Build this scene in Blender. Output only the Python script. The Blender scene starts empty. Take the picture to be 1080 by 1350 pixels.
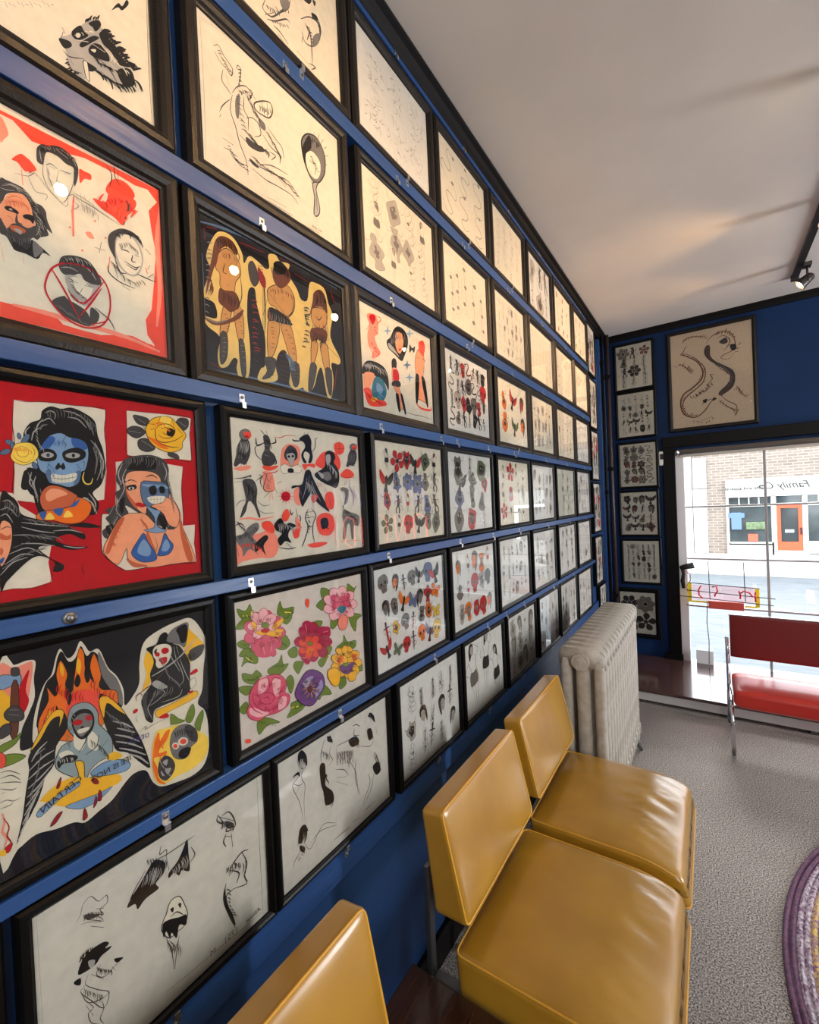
import bpy, bmesh, math, random
from mathutils import Vector, Matrix, noise
from mathutils.geometry import tessellate_polygon
SC = bpy.context.scene
COL = SC.collection
# ------------------------------------------------------------------ camera
D = 0.745          # camera distance from the picture wall (metres)
H = 1.468          # camera height
CAM = Vector((D, 0.0, H))
cam_data = bpy.data.cameras.new('camera')
cam = bpy.data.objects.new('camera', cam_data); COL.objects.link(cam)
cam_data.sensor_fit = 'HORIZONTAL'; cam_data.sensor_width = 36.0
cam_data.lens = 36.0 * 579.47 / 1080.0
cam_data.clip_start = 0.02; cam_data.clip_end = 200
R = Matrix(((0.82464288, 0.03021741, 0.56484602),
            (0.56385776, 0.03559708, -0.8251044),
            (-0.04503939, 0.99890928, 0.01231656)))
cam.matrix_world = Matrix.Translation(CAM) @ R.to_4x4()
SC.camera = cam
SC.view_settings.view_transform = 'Standard'
SC.view_settings.look = 'None'
SC.view_settings.exposure = 0.12
SC.view_settings.gamma = 1.0
SC.view_settings.use_curve_mapping = False
# ------------------------------------------------------------------ world: bright overcast sky
world = bpy.data.worlds.new('overcast_sky'); SC.world = world
world.use_nodes = True
bgn = world.node_tree.nodes['Background']
bgn.inputs['Color'].default_value = (0.88, 0.94, 1.0, 1); bgn.inputs['Strength'].default_value = 6.0
# ------------------------------------------------------------------ daylight, added fills and track spots
def area_light(name, loc, target, size, energy, color, size_y=None):
    l = bpy.data.lights.new(name, 'AREA'); l.energy = energy; l.color = color
    l.shape = 'RECTANGLE'; l.size = size; l.size_y = size_y or size
    o = bpy.data.objects.new(name, l); COL.objects.link(o); o.location = loc
    o.rotation_euler = (Vector(target) - Vector(loc)).to_track_quat('-Z', 'Y').to_euler()
    return o
# daylight entering through the big shop window (portal guides sampling only)
p = area_light('window_daylight_portal', (2.0, 4.36, 0.93), (2.0, 0, 0.93), 3.0, 1, (1, 1, 1), 1.75)
p.data.cycles.is_portal = True
# hazy daylight slanting in from across the street
sun = bpy.data.lights.new('hazy_sun', 'SUN'); sun.energy = 4.0; sun.angle = math.radians(16); sun.color = (1.0, 0.98, 0.95)
suno = bpy.data.objects.new('hazy_sun', sun); COL.objects.link(suno); suno.location = (2, 10, 8)
suno.rotation_euler = Vector((-0.06, -0.80, -0.60)).to_track_quat('-Z', 'Y').to_euler()
# added overhead fill behind the camera, brightening the interior; no fixture is built
area_light('overhead_fill_light', (2.7, -1.2, 2.75), (1.6, 0.6, 0.6), 1.2, 45, (1.0, 0.95, 0.88), 0.8)
# added broad fill behind the camera, lighting the picture wall evenly
area_light('rear_fill_light', (4.1, -2.2, 1.75), (0.0, 2.4, 1.15), 2.0, 66, (0.98, 0.98, 1.0), 1.7)
# added tall fill right of the view, for seat glare and lower pictures
area_light('side_fill_light', (4.55, 3.25, 1.3), (0.0, 3.25, 1.3), 0.34, 120, (0.93, 0.97, 1.0), 2.0)
SPOT_Y = [(0.68, 1.9), (1.39, 1.8), (2.12, 1.95), (2.94, 2.3), (3.66, 2.2)]
SPOT_E = [46, 44, 44, 48, 54]
FAR = 4.247        # far wall plane
CEIL = 2.874
def lin(c):
    c = c / 255.0
    return c / 12.92 if c <= 0.04045 else ((c + 0.055) / 1.055) ** 2.4
def rgb(r, g, b): return (lin(r), lin(g), lin(b))
# ------------------------------------------------------------------ materials
def nodes_of(m):
    m.use_nodes = True
    return m.node_tree.nodes, m.node_tree.links, m.node_tree.nodes['Principled BSDF']
def mat(name, col, rough=0.5, metal=0.0, spec=0.5, coat=0.0, var=0.0, scale=8.0, bump=0.0, bscale=60.0, col2=None, stretch=None, detail=4):
    m = bpy.data.materials.new(name); n, l, b = nodes_of(m)
    b.inputs['Base Color'].default_value = (*col, 1)
    b.inputs['Roughness'].default_value = rough; b.inputs['Metallic'].default_value = metal
    b.inputs['Specular IOR Level'].default_value = spec; b.inputs['Coat Weight'].default_value = coat
    b.inputs['Coat Roughness'].default_value = 0.08
    tc = n.new('ShaderNodeTexCoord'); mp = n.new('ShaderNodeMapping'); l.new(tc.outputs['Object'], mp.inputs[0])
    if stretch: mp.inputs['Scale'].default_value = stretch
    if var > 0 or col2:
        t = n.new('ShaderNodeTexNoise'); t.inputs['Scale'].default_value = scale; t.inputs['Detail'].default_value = detail
        l.new(mp.outputs[0], t.inputs['Vector'])
        r = n.new('ShaderNodeValToRGB'); l.new(t.outputs['Fac'], r.inputs[0])
        c2 = col2 or tuple(c * (1 - var) for c in col)
        r.color_ramp.elements[0].position = 0.35; r.color_ramp.elements[1].position = 0.65
        r.color_ramp.elements[0].color = (*c2, 1); r.color_ramp.elements[1].color = (*col, 1)
        l.new(r.outputs[0], b.inputs['Base Color'])
    if bump > 0:
        t2 = n.new('ShaderNodeTexNoise'); t2.inputs['Scale'].default_value = bscale; t2.inputs['Detail'].default_value = 3
        l.new(mp.outputs[0], t2.inputs['Vector'])
        bp = n.new('ShaderNodeBump'); bp.inputs['Strength'].default_value = bump; bp.inputs['Distance'].default_value = 0.01
        l.new(t2.outputs['Fac'], bp.inputs['Height']); l.new(bp.outputs[0], b.inputs['Normal'])
    return m
def glass_mat(name, tint=(1, 1, 1), rough=0.0, f0=1.5, extra=0.0):
    m = bpy.data.materials.new(name); m.use_nodes = True; n = m.node_tree.nodes; l = m.node_tree.links; n.clear()
    o = n.new('ShaderNodeOutputMaterial'); mx = n.new('ShaderNodeMixShader'); fr = n.new('ShaderNodeFresnel'); fr.inputs['IOR'].default_value = f0
    t = n.new('ShaderNodeBsdfTransparent'); t.inputs[0].default_value = (*tint, 1)
    g = n.new('ShaderNodeBsdfGlossy'); g.inputs['Roughness'].default_value = rough
    l.new(fr.outputs[0], mx.inputs[0]); l.new(t.outputs[0], mx.inputs[1]); l.new(g.outputs[0], mx.inputs[2]); l.new(mx.outputs[0], o.inputs[0])
    return m
def emit_mat(name, col, s):
    m = bpy.data.materials.new(name); n, l, b = nodes_of(m)
    b.inputs['Base Color'].default_value = (*col, 1); b.inputs['Emission Color'].default_value = (*col, 1); b.inputs['Emission Strength'].default_value = s
    return m
def ink_mat(name, rough=0.75):
    m = bpy.data.materials.new(name); n, l, b = nodes_of(m)
    a = n.new('ShaderNodeAttribute'); a.attribute_name = 'ink'
    t = n.new('ShaderNodeTexNoise'); t.inputs['Scale'].default_value = 55; t.inputs['Detail'].default_value = 4
    tc = n.new('ShaderNodeTexCoord'); l.new(tc.outputs['Object'], t.inputs['Vector'])
    mr = n.new('ShaderNodeMapRange'); mr.inputs[1].default_value = 0.3; mr.inputs[2].default_value = 0.7; mr.inputs[3].default_value = 0.93; mr.inputs[4].default_value = 1.04
    l.new(t.outputs['Fac'], mr.inputs[0])
    mx = n.new('ShaderNodeMix'); mx.data_type = 'RGBA'; mx.blend_type = 'MULTIPLY'; mx.inputs[0].default_value = 1
    l.new(a.outputs['Color'], mx.inputs[6]); l.new(mr.outputs[0], mx.inputs[7]); l.new(mx.outputs[2], b.inputs['Base Color'])
    b.inputs['Roughness'].default_value = rough; b.inputs['Specular IOR Level'].default_value = 0.2
    return m
M = {}
M['blue'] = mat('blue_wall_paint', rgb(22, 60, 108), 0.42, var=0.14, scale=3, bump=0.12, bscale=25)
M['rail'] = mat('blue_rail_paint', rgb(34, 70, 124), 0.36, var=0.14, scale=9, bump=0.2, bscale=40, stretch=(1, 0.15, 1))
M['black_trim'] = mat('black_painted_wood', rgb(12, 10, 10), 0.5, spec=.15, bump=0.1, bscale=30)
M['ceiling'] = mat('ceiling_plaster', rgb(212, 205, 198), 0.85, var=0.10, scale=1.6, bump=0.15, bscale=6)
M['carpet'] = None
M['frame_thin'] = mat('black_frame_lacquer', rgb(9, 9, 9), 0.34, spec=0.15, bump=0.05, bscale=200)
M['frame_thick'] = mat('brown_black_frame_wood', rgb(24, 18, 13), 0.36, spec=0.3, var=0.3, scale=40, bump=0.12, bscale=260)
M['ink'] = ink_mat('print_paper_and_ink')
M['pane'] = glass_mat('picture_glass', f0=1.62)
M['zinc'] = mat('zinc_clip', rgb(205, 205, 205), 0.28, metal=1.0)
M['chrome'] = mat('chrome', rgb(215, 215, 218), 0.13, metal=1.0)
M['dark_wood'] = mat('dark_wood_laminate', rgb(58, 34, 26), 0.22, col2=rgb(38, 20, 15), scale=14, stretch=(12, 1, 1), coat=0.3)
M['plat_wood'] = mat('platform_wood_laminate', rgb(92, 66, 62), 0.16, coat=.6, col2=rgb(60, 40, 38), scale=10, stretch=(1, 10, 1))
M['white_paint'] = mat('white_gloss_paint', rgb(225, 222, 224), 0.4, var=0.06, scale=5)
M['white_apron'] = mat('white_painted_apron', rgb(205, 203, 202), 0.5, var=0.08, scale=6)
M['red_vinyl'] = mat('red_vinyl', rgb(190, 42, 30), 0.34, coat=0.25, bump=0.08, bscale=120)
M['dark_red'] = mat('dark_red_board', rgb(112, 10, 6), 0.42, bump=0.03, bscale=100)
M['radiator'] = mat('radiator_paint', rgb(184, 179, 170), 0.45, col2=rgb(164, 156, 144), scale=30, bump=0.14, bscale=90)
M['rubber'] = mat('black_rubber', rgb(18, 18, 18), 0.6)
M['steel'] = mat('grey_steel', rgb(120, 120, 122), 0.35, metal=0.9)
M['yellow'] = None
# ------------------------------------------------------------------ object helpers
def link(o, parent=None):
    COL.objects.link(o)
    if parent: o.parent = parent
    return o
def mesh_obj(name, verts, faces, m, parent=None, smooth=False):
    me = bpy.data.meshes.new(name); me.from_pydata([tuple(v) for v in verts], [], faces); me.update()
    if smooth: me.polygons.foreach_set('use_smooth', [True] * len(me.polygons))
    if m: me.materials.append(m)
    return link(bpy.data.objects.new(name, me), parent)
def bm_obj(name, bm, m, parent=None, smooth=False):
    me = bpy.data.meshes.new(name); bm.to_mesh(me); bm.free()
    if smooth: me.polygons.foreach_set('use_smooth', [True] * len(me.polygons))
    for x in (m if isinstance(m, (list, tuple)) else [m]): me.materials.append(x)
    return link(bpy.data.objects.new(name, me), parent)
def empty(name, loc, rz=0.0):
    o = bpy.data.objects.new(name, None); o.location = loc; o.rotation_euler = (0, 0, rz); o.empty_display_size = 0.05
    return link(o)
def tag(o, label, cat, group=None):
    o['label'] = label; o['category'] = cat
    if group: o['group'] = group
    return o
def struct(o): o['kind'] = 'structure'; return o
def box(bm, x0, x1, y0, y1, z0, z1, bev=0.0, seg=2):
    r = bmesh.ops.create_cube(bm, size=1.0)
    vs = r['verts']
    for v in vs: v.co = Vector(((x0 + x1) / 2 + v.co.x * (x1 - x0), (y0 + y1) / 2 + v.co.y * (y1 - y0), (z0 + z1) / 2 + v.co.z * (z1 - z0)))
    if bev > 0:
        es = list({e for v in vs for e in v.link_edges})
        bmesh.ops.bevel(bm, geom=es, offset=bev, segments=seg, profile=0.6, affect='EDGES')
def box_obj(name, b, m, parent=None, bev=0.0, seg=2):
    bm = bmesh.new(); box(bm, *b, bev=bev, seg=seg); return bm_obj(name, bm, m, parent, smooth=False)
def tube(bm, pts, r, n=10, caps=True, closed=False):
    pts = [Vector(p) for p in pts]; rings = []; N = len(pts)
    prev = None
    for i, p in enumerate(pts):
        if closed: d = (pts[(i + 1) % N] - pts[i - 1]).normalized()
        else: d = (pts[min(i + 1, N - 1)] - pts[max(i - 1, 0)]).normalized()
        if prev is None:
            a = d.orthogonal().normalized()
        else:
            a = (prev - d * prev.dot(d)); a = a.normalized() if a.length > 1e-6 else d.orthogonal().normalized()
        prev = a; b = d.cross(a)
        rr = r[i] if isinstance(r, (list, tuple)) else r
        rings.append([bm.verts.new(p + (a * math.cos(2 * math.pi * k / n) + b * math.sin(2 * math.pi * k / n)) * rr) for k in range(n)])
    for i in range(N if closed else N - 1):
        A, B = rings[i], rings[(i + 1) % N]
        for k in range(n): bm.faces.new((A[k], A[(k + 1) % n], B[(k + 1) % n], B[k]))
    if caps and not closed:
        bm.faces.new(rings[0][::-1]); bm.faces.new(rings[-1])
def tube_obj(name, pts, r, m, parent=None, n=10, closed=False):
    bm = bmesh.new(); tube(bm, pts, r, n, closed=closed); return bm_obj(name, bm, m, parent, smooth=True)
def disc(bm, c, axis, r, t, n=20):
    c = Vector(c); a = Vector(axis).normalized(); tube(bm, [c - a * t / 2, c + a * t / 2], r, n)
def catmull(pts, closed, k=5):
    out = []; N = len(pts)
    if N < 3 and not closed: return [Vector(p) for p in pts]
    P = [Vector(p) for p in pts]
    rng = range(N) if closed else range(N - 1)
    for i in rng:
        p0 = P[(i - 1) % N] if closed or i > 0 else P[0] * 2 - P[1]
        p1 = P[i]; p2 = P[(i + 1) % N]
        p3 = P[(i + 2) % N] if closed or i + 2 < N else P[-1] * 2 - P[-2]
        for j in range(k):
            t = j / k
            out.append(0.5 * ((2 * p1) + (p2 - p0) * t + (2 * p0 - 5 * p1 + 4 * p2 - p3) * t * t + (3 * p1 - p0 - 3 * p2 + p3) * t ** 3))
    if not closed: out.append(P[-1])
    return out
# ------------------------------------------------------------------ drawing on paper: flat ink shapes, millimetres from the lower left corner
class Sheet:
    def __init__(s, w, h, paper):
        s.V = []; s.F = []; s.C = []; s.w = w; s.h = h; s.k = 0
        s.poly([(0, 0), (w, 0), (w, h), (0, h)], paper, False)
    def _y(s): s.k += 1; return -0.0000075 * s.k
    def _add(s, pts, faces, col):
        y = s._y(); b = len(s.V)
        s.V += [(p[0] / 1000, y, p[1] / 1000) for p in pts]
        s.F += [tuple(b + i for i in f) for f in faces]; s.C += [col] * len(pts)
    def clampp(s, p): return (min(max(p[0], 0.2), s.w - 0.2), min(max(p[1], 0.2), s.h - 0.2))
    def poly(s, pts, col, smooth=True, k=4):
        if smooth: pts = [(p.x, p.y) for p in catmull([Vector((a, b)) for a, b in pts], True, k)]
        if s.k: pts = [s.clampp(p) for p in pts]
        tr = tessellate_polygon([[Vector((p[0], p[1], 0)) for p in pts]])
        s._add(pts, tr, col)
    def stroke(s, pts, w, col, taper=True, k=4, closed=False, smooth=True):
        P = catmull([Vector(p) for p in pts], closed, k) if smooth else [Vector(p) for p in pts]
        if closed: P.append(P[0])
        n = len(P)
        if n < 2: return
        L = []; 
        for i, p in enumerate(P):
            d = P[min(i + 1, n - 1)] - P[max(i - 1, 0)]
            if d.length < 1e-9: d = Vector((1, 0))
            d.normalize(); q = Vector((-d.y, d.x))
            t = i / (n - 1)
            ww = w / 2 * (0.25 + 0.75 * math.sin(math.pi * (0.06 + 0.88 * t)) if taper else 1.0)
            L += [s.clampp(p + q * ww), s.clampp(p - q * ww)]
        s._add(L, [(2 * i, 2 * i + 1, 2 * i + 3, 2 * i + 2) for i in range(n - 1)], col)
    def ell(s, cx, cy, rx, ry, col, a=0.0, n=16):
        ca, sa = math.cos(a), math.sin(a)
        pts = []
        for i in range(n):
            x, y = rx * math.cos(2 * math.pi * i / n), ry * math.sin(2 * math.pi * i / n)
            pts.append(s.clampp((cx + x * ca - y * sa, cy + x * sa + y * ca)))
        s._add(pts, [tuple(range(n))], col)
    def text(s, t, x, y, size, col, ang=0.0, mirror=True, shear=0.0):
        # lettering as it stands in the (mirrored) photograph; x,y = where the first letter starts (its right end when mirrored)
        c = bpy.data.curves.new('t', 'FONT'); c.body = t; c.size = size; c.resolution_u = 2; c.shear = shear
        o = bpy.data.objects.new('t', c); COL.objects.link(o)
        dg = bpy.context.evaluated_depsgraph_get(); me = bpy.data.meshes.new_from_object(o.evaluated_get(dg))
        ca, sa = math.cos(ang), math.sin(ang)
        pts = []
        for v in me.vertices:
            a, b = (-v.co.x if mirror else v.co.x), v.co.y
            pts.append(s.clampp((x + a * ca - b * sa, y + a * sa + b * ca)))
        s._add(pts, [tuple(p.vertices) for p in me.polygons], col)
        bpy.data.objects.remove(o); bpy.data.curves.remove(c); bpy.data.meshes.remove(me)
    def build(s, name, parent):
        me = bpy.data.meshes.new(name); me.from_pydata(s.V, [], s.F); me.update()
        ca = me.color_attributes.new('ink', 'FLOAT_COLOR', 'POINT')
        ca.data.foreach_set('color', [c for col in s.C for c in (col[0], col[1], col[2], 1.0)])
        me.materials.append(M['ink'])
        return link(bpy.data.objects.new(name, me), parent)
PAL=[rgb(28,25,24),rgb(72,68,67),rgb(125,120,116),rgb(182,176,168),rgb(232,222,200),rgb(196,14,26),rgb(240,120,30),rgb(246,190,45),rgb(58,100,165),rgb(135,165,195),rgb(95,120,150),rgb(243,168,125),rgb(205,105,65),rgb(120,140,50),rgb(55,85,40),rgb(222,95,120),rgb(245,190,190),rgb(125,75,135),rgb(186,40,78),rgb(240,85,62),rgb(244,150,125),rgb(150,30,35),rgb(200,150,90),rgb(225,195,120),rgb(70,62,56),rgb(120,110,100),rgb(60,125,140),rgb(110,60,40),rgb(22,20,26),rgb(250,215,90),rgb(150,165,165),rgb(175,160,195)]
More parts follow.
